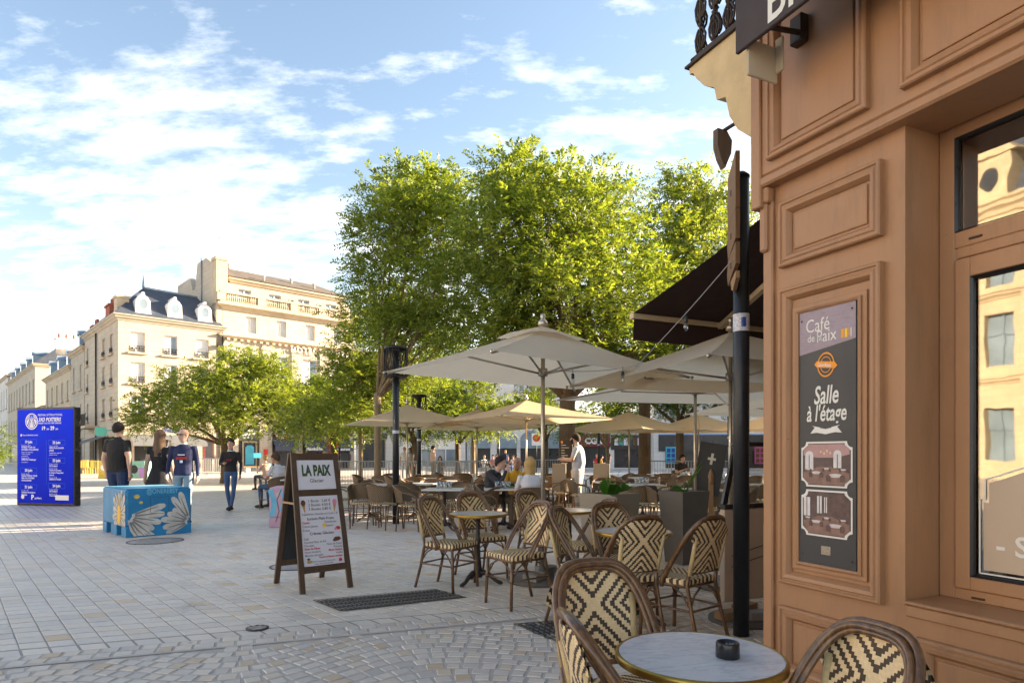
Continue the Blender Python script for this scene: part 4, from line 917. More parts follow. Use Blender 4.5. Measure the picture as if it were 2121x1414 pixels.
ar = white_block(-4.3, 5.6, 61, 10.4, 'white stone building with blue arched blinds across the square', [], [(1.3,1.9,2.9),(3.8,1.9,2.9),(6.2,2.2,2.9),(8.9,2.3,2.9)])
ci = white_block(5.7, 12.5, 58.5, 4.6, 'low dark fronted shop with picture panels across the square', [(.6,3.0,.1,2.6),(3.6,6.4,.1,2.6)])
mb = MB(); mb.box(.3,3.2,-.1,.28,2.0,3.2); sp_ = mb.build('sign_panel', 'maroon', ci); mb = MB(); put_text(mb, 'CGR', 1.7, 2.3, .75, -.12, bold=.05, align='CENTER'); mb.build('lettering', 'white_ink', sp_)
mb = MB(); mb.box(3.3,6.6,-.12,.28,1.75,3.1); mb.quad((.6,.27,.1),(3,.27,.1),(3,.27,2),(.6,.27,2)); mb.quad((3.6,.27,.1),(6.4,.27,.1),(6.4,.27,1.75),(3.6,.27,1.75)); dp = mb.build('dark_front', 'shop_dark', ci)
for i, c_ in enumerate(('cream_ink','cyan_pl','sheet_white','shop_navy','brown_ink','sheet_white','cyan_pl')):
    mb = MB(); mb.box(3.6+.42*i,3.95+.42*i,-.14,-.121,2.15,2.8); mb.build('picture_panel', c_, dp)
c2 = white_block(12.6, 24, 57, 6.4, 'white cinema front with dark band and posters across the square', [(1.0,10.6,.1,2.5)])
mb = MB(); mb.box(.4,11,-.1,.2,1.6,3.0); dp = mb.build('dark_front', 'shop_dark', c2); mb = MB(); mb.box(.4,11,-.12,-.101,3.0,3.1); mb.build('blue_line', 'blue_pl', dp)
mb = MB(); mb.quad((1,.27,.1),(10.6,.27,.1),(10.6,.27,2.5),(1,.27,2.5)); mb.build('shop_window', 'shop_dark', c2)
for i, (a, c_) in enumerate(((4.2,'sheet_white'),(6.7,'tan_ink'),(1.0,'cyan_pl'),(8.8,'magenta_pl'))):
    mb = MB(); mb.box(a,a+1.3,-.15,-.13,.5,2.0); p2 = mb.build('poster', c_, c2)
    mb = MB()
    for u in range(3):
        for q in range(3): mb.box(a+.12+.4*u,a+.42+.4*u,-.16,-.151,.6+.45*q,.95+.45*q)
    mb.build('poster_pictures', 'blue_ink' if i % 2 == 0 else 'brown_ink', p2)
c3 = white_block(24.1, 34, 56, 8.5, 'white building with blue framed windows at the right of the square', [(.6,2.6,.4,3.3),(4,6,.4,3.3)])
mb = MB(); mb.frame(.6,2.6,.4,3.3,[(0,0),(0,.05),(.12,.05),(.12,0)],.1); mb.box(.5,2.7,-.1,0,2.0,2.15); mb.build('blue_frame', 'blue_pl', c3)
mb = MB(); mb.quad((.6,.27,.4),(2.6,.27,.4),(2.6,.27,3.3),(.6,.27,3.3)); mb.quad((4,.27,.4),(6,.27,.4),(6,.27,3.3),(4,.27,3.3)); mb.build('shop_window', 'win_glass', c3)

# --- houses on the right-hand side of the square (hidden behind the café; their roofs keep the evening sun off the paving)
def side_block(x0, x1, y0, y1, h, label):
    r = empty('side_house', (x0, y0, 0), 0, label, 'building'); mb = MB(); L = y1-y0; W_ = x1-x0
    mb.box(0, W_, 0, L, 0, h); mb.build('wall', 'stone_cream', r)
    mb = MB(); mb.add([(-.3,-.2,h),(W_+.3,-.2,h),(W_+.3,L+.2,h),(-.3,L+.2,h),(W_/2,-.2,h+1.6),(W_/2,L+.2,h+1.6)], [(0,4,5,3),(1,2,5,4),(0,1,4),(3,5,2)]); mb.build('roof', 'slate', r)
    for i in range(int(L/2.6)):
        for z in (1,4,7):
            if z+1.7 < h:
                mb = MB(); mb.box(-.02,.0,.8+2.6*i,1.8+2.6*i,z,z+1.6); mb.build('window', 'win_glass', r)
side_block(15.5, 20, 10.2, 20.2, 9.0, 'cream house on the right side of the square beyond the cafe')
side_block(15.5, 20, 24.4, 33.5, 8.6, 'second cream house on the right side of the square')
side_block(26, 31, 34, 52, 9.6, 'third cream house on the right side of the square')

# --- town hall behind the camera, mirrored in the café window
T = Vector((-28, -16)); ta = R(62)
th = empty('town_hall', (T.x, T.y, 0), math.pi+ta-math.pi/2-R(90), 'golden stone town hall facing the square, mirrored in the cafe window', 'building')
th.rotation_euler = (0, 0, R(118))
L = 34; ops = [(1.5+3.1*i,3.1+3.1*i,z,z+2.9) for i in range(10) for z in (1.0,6.2,10.6)]
mb = MB(); mb.wall(0, L, 0, 14.5, ops, 0, .4); mb.build('wall', 'stone_gold', th)
for (a,b,c,d) in ops:
    mb = MB(); mb.quad((a,.38,c),(b,.38,c),(b,.38,d),(a,.38,d)); mb.box((a+b)/2-.05,(a+b)/2+.05,.3,.37,c,d); mb.box(a,b,.3,.37,c+1.7,c+1.8); mb.build('window', 'win_glass', th)
for z in (5.2,9.8): cornice(th, 0, L, z, CORN, 'stone_gold', ret=1)
cornice(th, 0, L, 14.5, [(a*1.8,z*1.8) for a,z in CORN], 'stone_gold', ret=1)
mb = MB()
for i in range(11): mb.box(.55+3.1*i,1.05+3.1*i,-.25,0,0,14.4)
mb.build('pilasters', 'stone_gold', th)
mb = MB(); mb.add([(0,0,15.2),(L,0,15.2),(L,3.0,20.5),(0,3.0,20.5)], [(0,1,2,3)]); mb.build('roof', 'slate', th)
for xx in (5,11.5,18,24.5,30):
    mb = MB(); mb.box(xx-1.1,xx+1.1,-.15,2.0,15.1,17.9); mb.add([(xx-1.5,-.3,17.9),(xx+1.5,-.3,17.9),(xx,-.3,19.2),(xx-1.5,2,17.9),(xx+1.5,2,17.9),(xx,2,19.2)], [(0,1,2),(5,4,3),(0,2,5,3),(1,4,5,2),(0,3,4,1)]); dm = mb.build('dormer', 'stone_gold', th)
    mb = MB(); disc(mb, xx, 16.6, .55, .65, -.17, 20); mb.build('round_window', 'win_dark', dm)
for xx in (9.2,11.4,13.6):
    mb = MB(); mb.box(xx-.8,xx+.8,-.5,-.47,2.2,8.2); bn = mb.build('banner', 'blue_ink', th); mb = MB(); ring(mb, xx, 5.6, .45, .55, -.52); put_text(mb, '3X3', xx, 6.8, .6, -.52, bold=.03, align='CENTER'); mb.build('banner_print', 'white_ink', bn)
# ------------------------------------------------------------------ trees: tapered limbs, then sprigs of small leaflets round the branch ends
def leaf_mesh(name, pts, dirs, nleaf, ll, lw, mat_, rng, droop=.35):
    """each sprig: nleaf leaflets in pairs along a drooping twig; one quad (folded) each"""
    n = len(pts); L = ll*rng.uniform(2.2, 3.6, n)
    k = np.arange(nleaf); side = np.where(k % 2 == 0, 1.0, -1.0); along = (k//2+1)/(nleaf/2)
    d = dirs/np.linalg.norm(dirs, axis=1)[:, None]
    up = rng.normal(size=(n, 3))*.35+np.array([0, 0, 1.0]); s_ = np.cross(d, up); s_ /= np.linalg.norm(s_, axis=1)[:, None]+1e-9; nn = np.cross(s_, d)
    base = pts[:, None, :]+d[:, None, :]*(along[None, :, None]*L[:, None, None])
    base[:, :, 2] -= droop*(along[None, :]**2)*L[:, None]
    ax = s_[:, None, :]*side[None, :, None]+d[:, None, :]*.65+nn[:, None, :]*rng.uniform(-.5, .25, (n, nleaf))[:, :, None]; ax += rng.normal(size=ax.shape)*.18
    ax /= np.linalg.norm(ax, axis=2)[:, :, None]
    wv = np.cross(ax, nn[:, None, :]+rng.normal(size=ax.shape)*.35); wv /= np.linalg.norm(wv, axis=2)[:, :, None]+1e-9
    sz = rng.uniform(.7, 1.25, (n, nleaf))[:, :, None]
    p0 = base; p1 = base+ax*ll*.5*sz+wv*lw*.5*sz; p2 = base+ax*ll*sz; p3 = base+ax*ll*.5*sz-wv*lw*.5*sz
    V = np.stack([p0, p1, p2, p3], axis=2).reshape(-1, 3).astype(np.float32); nf = n*nleaf
    me = bpy.data.meshes.new(name); me.vertices.add(len(V)); me.vertices.foreach_set('co', V.ravel())
    me.loops.add(nf*4); me.loops.foreach_set('vertex_index', np.arange(nf*4, dtype=np.int32))
    me.polygons.add(nf); me.polygons.foreach_set('loop_start', np.arange(0, nf*4, 4, dtype=np.int32)); me.polygons.foreach_set('loop_total', np.full(nf, 4, dtype=np.int32))
    me.materials.append(MAT[mat_]); me.update(calc_edges=True); return me
def tree(x, y, label, trunk_r, fork, lobes, sprigs, leaf=('leaf_a',), ll=.085, lw=.034, nleaf=12, seed=1, bark='bark', lean=(0,0), group='trees on the square', name='plane_tree'):
    """lobes: (dx, dy, z, rx, rz) clumps of the crown relative to the trunk foot"""
    rng = np.random.default_rng(seed); rnd = random.Random(seed)
    r = empty('street_tree', (x, y, 0), 0, label, 'tree', group)
    mb = MB(); fk = Vector((lean[0], lean[1], fork))
    mb.tube([(0,0,-.05),(lean[0]*.1,lean[1]*.1,.25),(lean[0]*.5,lean[1]*.5,fork*.5),tuple(fk)], [trunk_r*1.35,trunk_r*1.05,trunk_r*.92,trunk_r*.9], 12); P = []; D = []
    for (dx, dy, z, rx, rz) in lobes:
        c = Vector((dx, dy, z)); mid = fk.lerp(c, .5)+Vector((rnd.uniform(-.2,.2), rnd.uniform(-.2,.2), -.1*(c-fk).length+.25))
        k_ = trunk_r*min(.62, .32+.12*rx); path = [fk-Vector((0,0,.15)), fk.lerp(mid, .5)+Vector((0,0,-.05)), mid, mid.lerp(c, .55)+Vector((0,0,.08)), c]
        mb.tube(path, [k_,k_*.85,k_*.62,k_*.42,k_*.22], 7)
        nsub = max(5, int(7*rx)); tips = []
        for j in range(nsub):
            a = rnd.uniform(0, 2*math.pi); e = rnd.uniform(-.55, .95); q = Vector((math.cos(a)*math.cos(e)*rx, math.sin(a)*math.cos(e)*rx, math.sin(e)*rz))*rnd.uniform(.6, .98)
            s0 = path[2].lerp(c, rnd.uniform(.25, 1)); tip = c+q; mb.tube([s0, s0.lerp(tip, .5)+Vector((0,0,.06)), tip], [k_*.22,k_*.14,.008], 5); tips.append(tip)
        w_ = (rx*rx*rz)**.66; ns = int(sprigs*w_); tp = np.array([tuple(t) for t in tips]); cc = np.array(tuple(c))
        idx = rng.integers(0, len(tips), ns); cl = rng.normal(size=(ns, 3))*np.array([.30, .30, .22])*(rx**.5)*.95
        pts = tp[idx]+cl; fill = rng.random(ns) < .22
        u = rng.normal(size=(ns, 3)); u /= np.linalg.norm(u, axis=1)[:, None]; pts[fill] = (cc+u*np.array([rx, rx, rz])*(rng.random(ns)**.4)[:, None])[fill]
        dr = (pts-cc)/np.array([rx, rx, rz])+rng.normal(size=(ns, 3))*.5+np.array([0, 0, .25]); P.append(pts); D.append(dr)
    mb.build('trunk', bark, r); P = np.concatenate(P); D = np.concatenate(D)
    me = leaf_mesh('crown', P, D, nleaf, ll, lw, leaf[0], rng); tag(link_mesh('crown', me, r), kind='stuff')
    return r
def at(px, py, d, x, dd=0): return (xr(px, d+dd)-x, dd, zr(py, d+dd))
def lobes_px(px0, d, L):           # crown clumps given as photograph (px, py, depth offset, rx, rz)
    x = xr(px0, d); return x, [(*at(px, py, d, x, dd), rx, rz) for (px, py, dd, rx, rz) in L]
x, L = lobes_px(1172, 18, [(1120,445,0,1.6,1.1),(1055,390,.5,1.0,.8),(1200,425,-.6,1.5,1.1),(1255,440,.5,1.0,.9),(1010,480,-1,1.5,1.1),(1130,520,-1.2,1.9,1.3),(1250,520,.6,1.5,1.2),(1060,600,-.5,1.7,1.2),(1180,640,-1.6,1.9,1.2),(1290,620,-.6,1.6,1.2),(1100,700,.8,1.8,1.0),(1240,720,.8,1.8,1.0),(1010,700,.2,1.4,1.0),(1330,720,.6,1.3,.9),(1075,350,.2,.6,.5)])
tree(x, 18, 'largest tree, thick forked trunk behind the standing waiter', .24, 3.0, L, 290, ('leaf_a',), .13, .046, 12, 3, lean=(.05,0))
x, L = lobes_px(782, 20.5, [(815,420,0,1.2,.9),(870,405,.5,1.4,1.0),(925,425,0,1.1,.9),(800,510,-.5,1.2,1.0),(850,490,-.8,1.7,1.2),(945,500,.4,1.5,1.2),(830,590,.3,1.4,1.1),(900,600,-1,1.8,1.2),(980,580,.8,1.2,1.1),(805,660,.5,1.3,1.0),(850,690,-.4,1.6,1.1),(945,690,.6,1.5,1.0)])
tree(x, 20.5, 'tall tree with pale slim trunk and feathery left outline', .12, 3.3, L, 290, ('leaf_a',), .13, .046, 12, 5, bark='bark_light')
x, L = lobes_px(1335, 22, [(1460,400,0,1.3,1.0),(1500,440,1,1.2,1.0),(1420,440,0,1.0,.9),(1380,500,-.5,1.6,1.2),(1450,540,.5,1.7,1.2),(1350,600,-.8,1.7,1.2),(1430,640,0,1.7,1.2),(1520,600,1,1.5,1.2),(1320,720,0,1.7,1.1),(1400,760,.6,1.7,1.0),(1490,740,1,1.6,1.0),(1260,780,.5,1.3,.8)])
tree(x, 22, 'tall tree rising behind the brown awning', .22, 3.4, L, 280, ('leaf_b',), .14, .050, 12, 8)
x, L = lobes_px(747, 25, [(770,705,0,1.3,1.0),(805,645,.6,1.3,1.0),(735,795,-.5,1.4,1.1),(770,760,.5,1.7,1.2),(740,860,0,1.5,1.0),(820,800,.6,1.5,1.2),(870,740,1,1.4,1.0),(660,880,.3,1.1,.8)])
tree(x, 25, 'bushy tree with thin trunk right above the menu board', .09, 3.2, L, 360, ('leaf_b',), .13, .048, 12, 13, bark='bark_light')
x, L = lobes_px(465, 30, [(460,790,0,1.7,1.1),(400,810,.5,1.5,1.0),(530,790,.5,1.5,1.1),(350,850,0,1.6,.9),(440,860,-1,1.8,.9),(530,850,-.6,1.7,1.0),(300,870,.4,1.0,.6),(590,840,.5,1.2,.9),(480,745,.3,.8,.6)])
tree(x, 30, 'broad low tree in front of the cream corner house', .17, 1.9, L, 460, ('leaf_b',), .125, .046, 12, 21)
x, L = lobes_px(690, 34, [(645,825,0,1.5,1.1),(700,810,.5,1.5,1.1),(620,870,0,1.7,1.0),(700,880,-.6,1.7,.9),(590,820,.5,1.1,.9),(760,850,.5,1.5,1.0)])
tree(x, 34, 'round dense tree in front of the hotel shops', .18, 2.2, L, 360, ('leaf_c',), .14, .052, 12, 25)
x, L = lobes_px(860, 33, [(830,830,0,1.6,1.0),(900,830,.5,1.6,1.0),(860,880,-.5,2.0,.8),(940,870,.3,1.4,.8),(790,870,.3,1.2,.8)])
tree(x, 33, 'dark low tree behind the rear lamp post', .19, 2.0, L, 340, ('leaf_c',), .14, .052, 12, 31)
x, L = lobes_px(948, 38, [(920,830,0,1.8,1.0),(980,810,.5,1.5,1.0),(960,870,-.5,1.9,.9),(1010,860,.3,1.3,.9)])
tree(x, 38, 'small tree before the blue arched blinds', .17, 2.0, L, 300, ('leaf_b',), .15, .056, 12, 35)
x, L = lobes_px(980, 41, [(960,850,0,1.4,1.0),(1010,880,.4,1.3,.8),(1040,850,.4,1.2,.8)])
tree(x, 41, 'thin pale trunked tree right of the small tree', .15, 2.2, L, 280, ('leaf_b',), .15, .056, 12, 37, bark='bark_light')
x, L = lobes_px(1130, 36, [(1100,850,0,1.5,.9),(1160,880,.4,1.4,.8),(1120,800,.4,1.4,1.0)])
tree(x, 36, 'dark tree standing behind the table with diners', .17, 2.1, L, 300, ('leaf_c',), .15, .055, 12, 41)
x, L = lobes_px(1258, 33, [(1230,880,0,1.1,.7),(1290,875,.4,1.2,.7),(1260,840,.2,1.2,.8)])
tree(x, 33, 'young bright tree right of the waiter', .10, 1.7, L, 300, ('leaf_b',), .14, .052, 12, 43, bark='bark_light')
x, L = lobes_px(1408, 30, [(1400,800,0,1.9,1.0),(1470,820,.6,1.7,.9),(1340,830,.3,1.5,.8),(1440,770,.3,1.7,1.0),(1540,800,.8,1.8,1.1)])
tree(x, 30, 'straight trunked tree behind the right hand parasols', .20, 2.7, L, 330, ('leaf_c',), .14, .052, 12, 47)
x, L = lobes_px(1640, 26, [(1560,760,0,1.6,1.1),(1600,800,.6,1.7,1.0),(1640,740,.3,1.9,1.2)])
tree(x, 26, 'tree mostly hidden behind the cafe corner', .18, 2.7, L, 300, ('leaf_c',), .14, .052, 12, 53)
x, L = lobes_px(-60, 40, [(-20,930,0,1.0,.8),(-30,900,.3,1.2,.8)])
tree(x, 40, 'sprig of a tree reaching in at the left edge', .14, 1.6, L, 260, ('leaf_c',), .14, .052, 12, 59)
# ------------------------------------------------------------------ bistro chairs (front faces local -y)
def make_bistro_chair():
    r = empty('bistro_chair', (0,0,0), 0, 'x', 'chair', 'patterned bistro chairs')
    # hoop: triple bamboo from mid-seat sides sweeping up and back over the top
    def hoop(off, dz=0.0, dy=0.0):
        pts = []
        for k in range(25):
            a = math.pi*k/24; x = -(.222+off)*math.cos(a) if True else 0
            s_ = math.sin(a)
            z = .455+(.455+off+dz)*(s_**.62); 
            y = .005+dy+.295*((z-.455)/.455)**1.05
            xx = -(.205+off+.022*s_)*(1 if math.cos(a) > 0 else -1)*abs(math.cos(a))**.62
            pts.append((xx, y, z))
        return pts
    mb = MB(); mb.tube([( .208,.0,.40)]+[(-p[0],p[1],p[2]) for p in hoop(0)]+[(-.208,.0,.40)], .0148, 10); mb.build('hoop', 'bamboo', r)
    mb = MB(); 
    for dy, o in ((-.020,-.010),(-.004,-.026)): mb.tube([( .198,.0+dy,.42)]+[(-p[0]*.985,p[1]+dy*.9,p[2]) for p in hoop(o, 0, 0)]+[(-.198,.0+dy,.42)], .0115, 8)
    mb.build('inner_hoop', 'bamboo', r)
    # woven back, slightly dished, in the plane of the posts and filling the arch
    mb = MB(); nz, nx = 14, 8; zb, zt = .515, .885; vs = []
    for i in range(nz+1):
        z = zb+(zt-zb)*i/nz; f = (z-.735)/(.9-.735)
        w_ = .150+.018*min(1,(z-zb)/.2) if z < .735 else max(.02, .212*math.sqrt(max(0, 1-f*f)))
        if .70 < z < .80: w_ = max(w_, .17+(z-.70)*.35 if z < .76 else w_)
        y = .205+.098*((z-.45)/.455)
        for j in range(nx+1): u = -1+2*j/nx; vs.append((u*w_, y+.018*(1-u*u)-.012, z))
    fs = [(i*(nx+1)+j, i*(nx+1)+j+1, (i+1)*(nx+1)+j+1, (i+1)*(nx+1)+j) for i in range(nz) for j in range(nx)]
    mb.add(vs, fs, True); mb.add([(x, y+.009, z) for x,y,z in vs], [f[::-1] for f in fs], True); mb.build('woven_back', 'weave_back', r)
    mb = MB(); mb.tube([(-.155,.215,.512),(.155,.215,.512)], .011, 8); mb.build('back_rail', 'bamboo', r)
    for s_ in (-1,1):
        mb = MB(); mb.tube([(s_*.160,.205,.50),(s_*.166,.245,.66),(s_*.174,.272,.775)], [.016,.016,.014], 8); mb.build('post', 'rattan_arm', r)
    # seat
    mb = MB(); pr = [(-.205,-.20),(.205,-.20),(.215,-.15),(.175,.19),(-.175,.19),(-.215,-.15)]
    def rs(k, z): return [(x*k, y*k, z) for x, y in pr]
    mb.add(rs(.97,.425)+rs(1,.432)+rs(1,.458)+rs(.94,.468), [tuple(range(5,-1,-1))]+[(a*6+j, a*6+(j+1)%6, a*6+6+(j+1)%6, a*6+6+j) for a in range(3) for j in range(6)]+[(18,19,20,21,22,23)]); mb.build('seat', 'weave_seat', r)
    mb = MB(); mb.tube([(x*.93,y*.93,.416) for x,y in pr], .013, 8, closed=True); mb.build('seat_frame', 'bamboo', r)
    for s_ in (-1,1):
        mb = MB(); mb.tube([(s_*.19,-.185,.43),(s_*.195,-.195,.22),(s_*.202,-.205,0)], .0145, 8); mb.lathe([(.019,.235),(.019,.27)], 8, (s_*.194,-.193,0)); mb.build('leg', 'bamboo', r)
        mb = MB(); mb.tube([(s_*.160,.205,.52),(s_*.165,.19,.43),(s_*.17,.235,.22),(s_*.178,.30,0)], .0145, 8); mb.build('leg', 'bamboo', r)
        mb = MB(); mb.tube([(s_*.194,-.19,.25),(s_*.172,.225,.25)], .009, 6)
        for a, b in (((s_*.193,-.19,.26),(s_*.19,-.05,.405)),((s_*.171,.22,.27),(s_*.18,.08,.405))): m_ = Vector(a).lerp(Vector(b), .5)+Vector((0,0,.03)); mb.tube([a, tuple(m_), b], .008, 6)
        mb.build('side_brace', 'bamboo', r)
    mb = MB(); mb.tube([(-.172,.228,.25),(.172,.228,.25)], .009, 6); mb.tube([(-.193,-.19,.25),(.193,-.19,.25)], .009, 6)
    for y_, x_ in ((-.19,.193),(.222,.171)):
        for s_ in (-1,1): mb.tube([(s_*x_,y_,.26),(s_*x_*.72,y_,.36),(s_*.04,y_*.95,.405)], .008, 6)
    mb.build('cross_brace', 'bamboo', r)
    return r
bc = make_bistro_chair(); bu = []
def chair_at(px, py_top, face, label, sc=1.0, dd=None):
    """face: direction the sitter looks, degrees from +x counter-clockwise; back-top pixel gives the place"""
    d = dd or (CAMH-.90*sc)*FPX/(py_top-HORY); x = xr(px, d); a = R(face); bx, by = math.cos(a), math.sin(a)
    # local -y is the front; back top sits ~.29 behind the seat centre
    return spawn(bc, bu, (x+bx*.26*sc, d+by*.26*sc, 0), a+math.pi/2, label, sc=sc)
chair_at(890, 1022, -33, 'patterned bistro chair nearest the menu board, left of the round table', dd=6.65)
chair_at(975, 1022, -58, 'patterned bistro chair right behind the left round table', dd=7.25)
chair_at(1118, 1046, 215, 'patterned bistro chair facing the left round table, back to the parasol pole', dd=5.95)
chair_at(1158, 1062, -28, 'patterned bistro chair in front of the near parasol pole, facing right', dd=5.35)
chair_at(1092, 1026, -50, 'patterned bistro chair half hidden behind the near parasol pole', dd=7.6)
chair_at(1262, 1040, 200, 'patterned bistro chair in front of the low taupe planter, back to it', dd=6.5)
chair_at(1262, 1064, -70, 'patterned bistro chair behind the marble table beside the tall planter', dd=5.75)
chair_at(1330, 1092, 112, 'patterned bistro chair seen from behind, centre of the near group', dd=4.55)
chair_at(1470, 1088, 128, 'patterned bistro chair beside the black sign post, seen from behind', dd=4.55)
chair_at(1232, 1180, -72, 'patterned bistro chair just behind the nearest marble table', dd=2.62)
chair_at(1195, 1272, 8, 'nearest patterned bistro chair, left of the nearest marble table', dd=1.98, sc=.94)
chair_at(1805, 1290, 200, 'patterned bistro chair right of the nearest marble table by the wall', dd=1.88, sc=.93)
chair_at(2190, 1400, 188, 'patterned bistro chair barely in view at the lower right corner', dd=1.32, sc=.93)

# round marble bistro tables
def make_table(rad=.30, h=.735):
    r = empty('bistro_table', (0,0,0), 0, 'x', 'table', 'round marble bistro tables')
    mb = MB(); mb.lathe([(rad-.02,h-.02),(rad-.004,h-.015),(rad-.004,h-.001),(rad-.012,h)], 56); mb.build('marble_top', 'marble', r)
    mb = MB(); mb.lathe([(rad-.02,h-.030),(rad-.002,h-.030),(rad+.006,h-.026),(rad+.004,h-.020),(rad+.007,h-.013),(rad+.006,h-.004),(rad,h+.001),(rad-.006,h+.001),(rad-.006,h-.01)], 56, caps=False); mb.build('brass_rim', 'brass', r)
    mb = MB(); mb.lathe([(.09,h-.035),(.085,h-.028),(.03,h-.06),(.021,h-.10),(.021,.47),(.027,.46),(.027,.43),(.021,.42),(.026,.30),(.036,.20),(.043,.15),(.036,.13),(.05,.11),(.045,.07)], 16); mb.build('column', 'cast_iron', r)
    for k in range(3):
        a = R(90+120*k); c, s_ = math.cos(a), math.sin(a); mb = MB()
        mb.tube([(c*q, s_*q, z) for q, z in ((.02,.115),(.08,.118),(.14,.085),(.19,.04),(.235,.02),(.262,.018))], [.03,.03,.024,.019,.022,.012], 8); mb.build('foot', 'cast_iron', r)
    return r
mt = make_table(); mu = []
x_, y_ = gp(990, 1208); spawn(mt, mu, (x_, y_, 0), R(20), 'round marble table with cast iron foot nearest the menu board')
spawn(mt, mu, (xr(1180, 7.1), 7.1, 0), R(50), 'round marble table beyond the near parasol pole, under the waiter')
spawn(mt, mu, (xr(1312, 5.15), 5.15, 0), R(0), 'round marble table in front of the tall grey planter')
tb = spawn(mt, mu, (xr(1449, 2.17), 2.17, 0), R(10), 'nearest round marble table with an ashtray on it', sc=.92)
r = empty('ashtray', (xr(1503, 2.15), 2.13, .735*.92+.002), 0, 'black round ashtray with ash on the nearest marble table', 'ashtray')
mb = MB(); mb.lathe([(.036,0),(.039,.002),(.038,.046),(.036,.05),(.031,.05),(.030,.03),(.005,.024)], 28); mb.build('bowl', 'plastic_dark', r)
mb = MB(); mb.lathe([(.029,.031),(.015,.037),(.001,.034)], 14); [mb.tube([(.01*k-.01,-.012+.01*k,.036),(.012*k,.010,.040)], .0035, 6) for k in range(3)]; mb.build('ash', 'ash', r)

# terrace armchairs, woven tub back with bent-tube arms
def make_wicker():
    r = empty('wicker_armchair', (0,0,0), 0, 'x', 'chair', 'wicker armchairs on the terrace')
    mb = MB(); n_ = 16; vs = []
    uv = []
    for i in range(7):
        v = i/6; z = .50+.29*v
        for j in range(n_+1):
            u = j/n_; a = math.pi*(.06+.88*u); rx = .255+.03*v; ry = .235+.06*v; zz_ = z-.11*v*(abs(2*u-1)**3)
            vs.append((-rx*math.cos(a), .02+ry*math.sin(a), zz_)); uv.append((u, v))
    fs = [(i*(n_+1)+j, i*(n_+1)+j+1, (i+1)*(n_+1)+j+1, (i+1)*(n_+1)+j) for i in range(6) for j in range(n_)]
    mb.add(vs, fs, True); me = mb.mesh('woven_back', 'wicker'); ul = me.uv_layers.new(name='UV')
    for lp in me.loops: ul.data[lp.index].uv = uv[lp.vertex_index]
    link_mesh('woven_back', me, r)
    mb = MB(); rim = [vs[6*(n_+1)+j] for j in range(n_+1)]
    mb.tube([(-.27,-.20,.43),(-.285,-.19,.60),(-.285,-.10,.655)]+[tuple(p) for p in rim]+[(.285,-.10,.655),(.285,-.19,.60),(.27,-.20,.43)], .0135, 7); mb.build('arm_rim', 'bamboo', r)
    mb = MB(); mb.lathe([(.20,.425),(.225,.435),(.225,.455),(.20,.462)], 20, (0,.0,0)); mb.v = [(x*1.08,y*1.0,z) for x,y,z in mb.v]; mb.build('seat', 'weave_seat', r)
    for (a,b) in ((-.24,-.19),(.24,-.19),(-.20,.17),(.20,.17)):
        mb = MB(); mb.tube([(a,b,.44),(a*1.08,b*1.18,0)], .0125, 7); mb.build('leg', 'bamboo', r)
    mb = MB(); mb.tube([(-.25,-.2,.22),(.25,-.2,.22)], .008, 6); mb.tube([(-.21,.19,.22),(.21,.19,.22)], .008, 6); [mb.tube([(s_*.25,-.2,.24),(s_*.215,.19,.24)], .008, 6) for s_ in (-1,1)]; mb.build('stretcher', 'bamboo', r)
    return r
wc = make_wicker(); wu = []
def make_terrace_table():
    r = empty('terrace_table', (0,0,0), 0, 'x', 'table', 'square terrace tables')
    mb = MB(); mb.bbox(-.35,.35,-.35,.35,.715,.742,.006); mb.build('table_top', 'terr_top', r)
    mb = MB(); mb.lathe([(.12,.70),(.03,.68),(.025,.20),(.05,.14),(.04,.08)], 10); mb.build('column', 'cast_iron', r)
    for k in range(4):
        a = R(45+90*k); mb = MB(); mb.tube([(math.cos(a)*q, math.sin(a)*q, z) for q, z in ((.02,.12),(.12,.11),(.22,.04),(.32,.018))], [.025,.022,.016,.014], 6); mb.build('foot', 'cast_iron', r)
    return r
tt = make_terrace_table(); tu = []
def make_shaker_set():
    r = empty('glass', (0,0,0), 0, 'x', 'glass', 'glasses standing on terrace tables'); mb = MB(); mb.lathe([(.024,0),(.030,.005),(.036,.125),(.033,.125),(.027,.012)], 12); mb.build('tumbler', 'glass_bottle', r)
    mb = MB(); mb.lathe([(.026,.006),(.029,.05)], 10); mb.build('napkin_fill', 'sheet_white', r); return r
gl = make_shaker_set(); gu = []
tabs = [(765,13.0,10),(866,13.4,-8),(915,14.6,5),(921,11.35,-4),(1043,11.45,3),(798,17.6,6),(873,16.2,0),(961,19.5,0),(1010,16.5,8),(1136,17.2,-5),(1100,14.8,4),(1331,13.0,6),(1368,19.6,0),(1421,17.8,-5),(1334,16.8,3),(1492,14.2,8),(1240,18.5,0),(1452,11.2,-6),(1265,14.2,4),(1560,13.0,0),(1540,17.5,2)]
busy = {4}
ROWS = [(0,12.5,'front'),(12.5,14,'second'),(14,16,'third'),(16,18,'fourth'),(18,99,'rearmost')]; NTH = ['first','second','third','fourth','fifth','sixth','seventh','eighth']
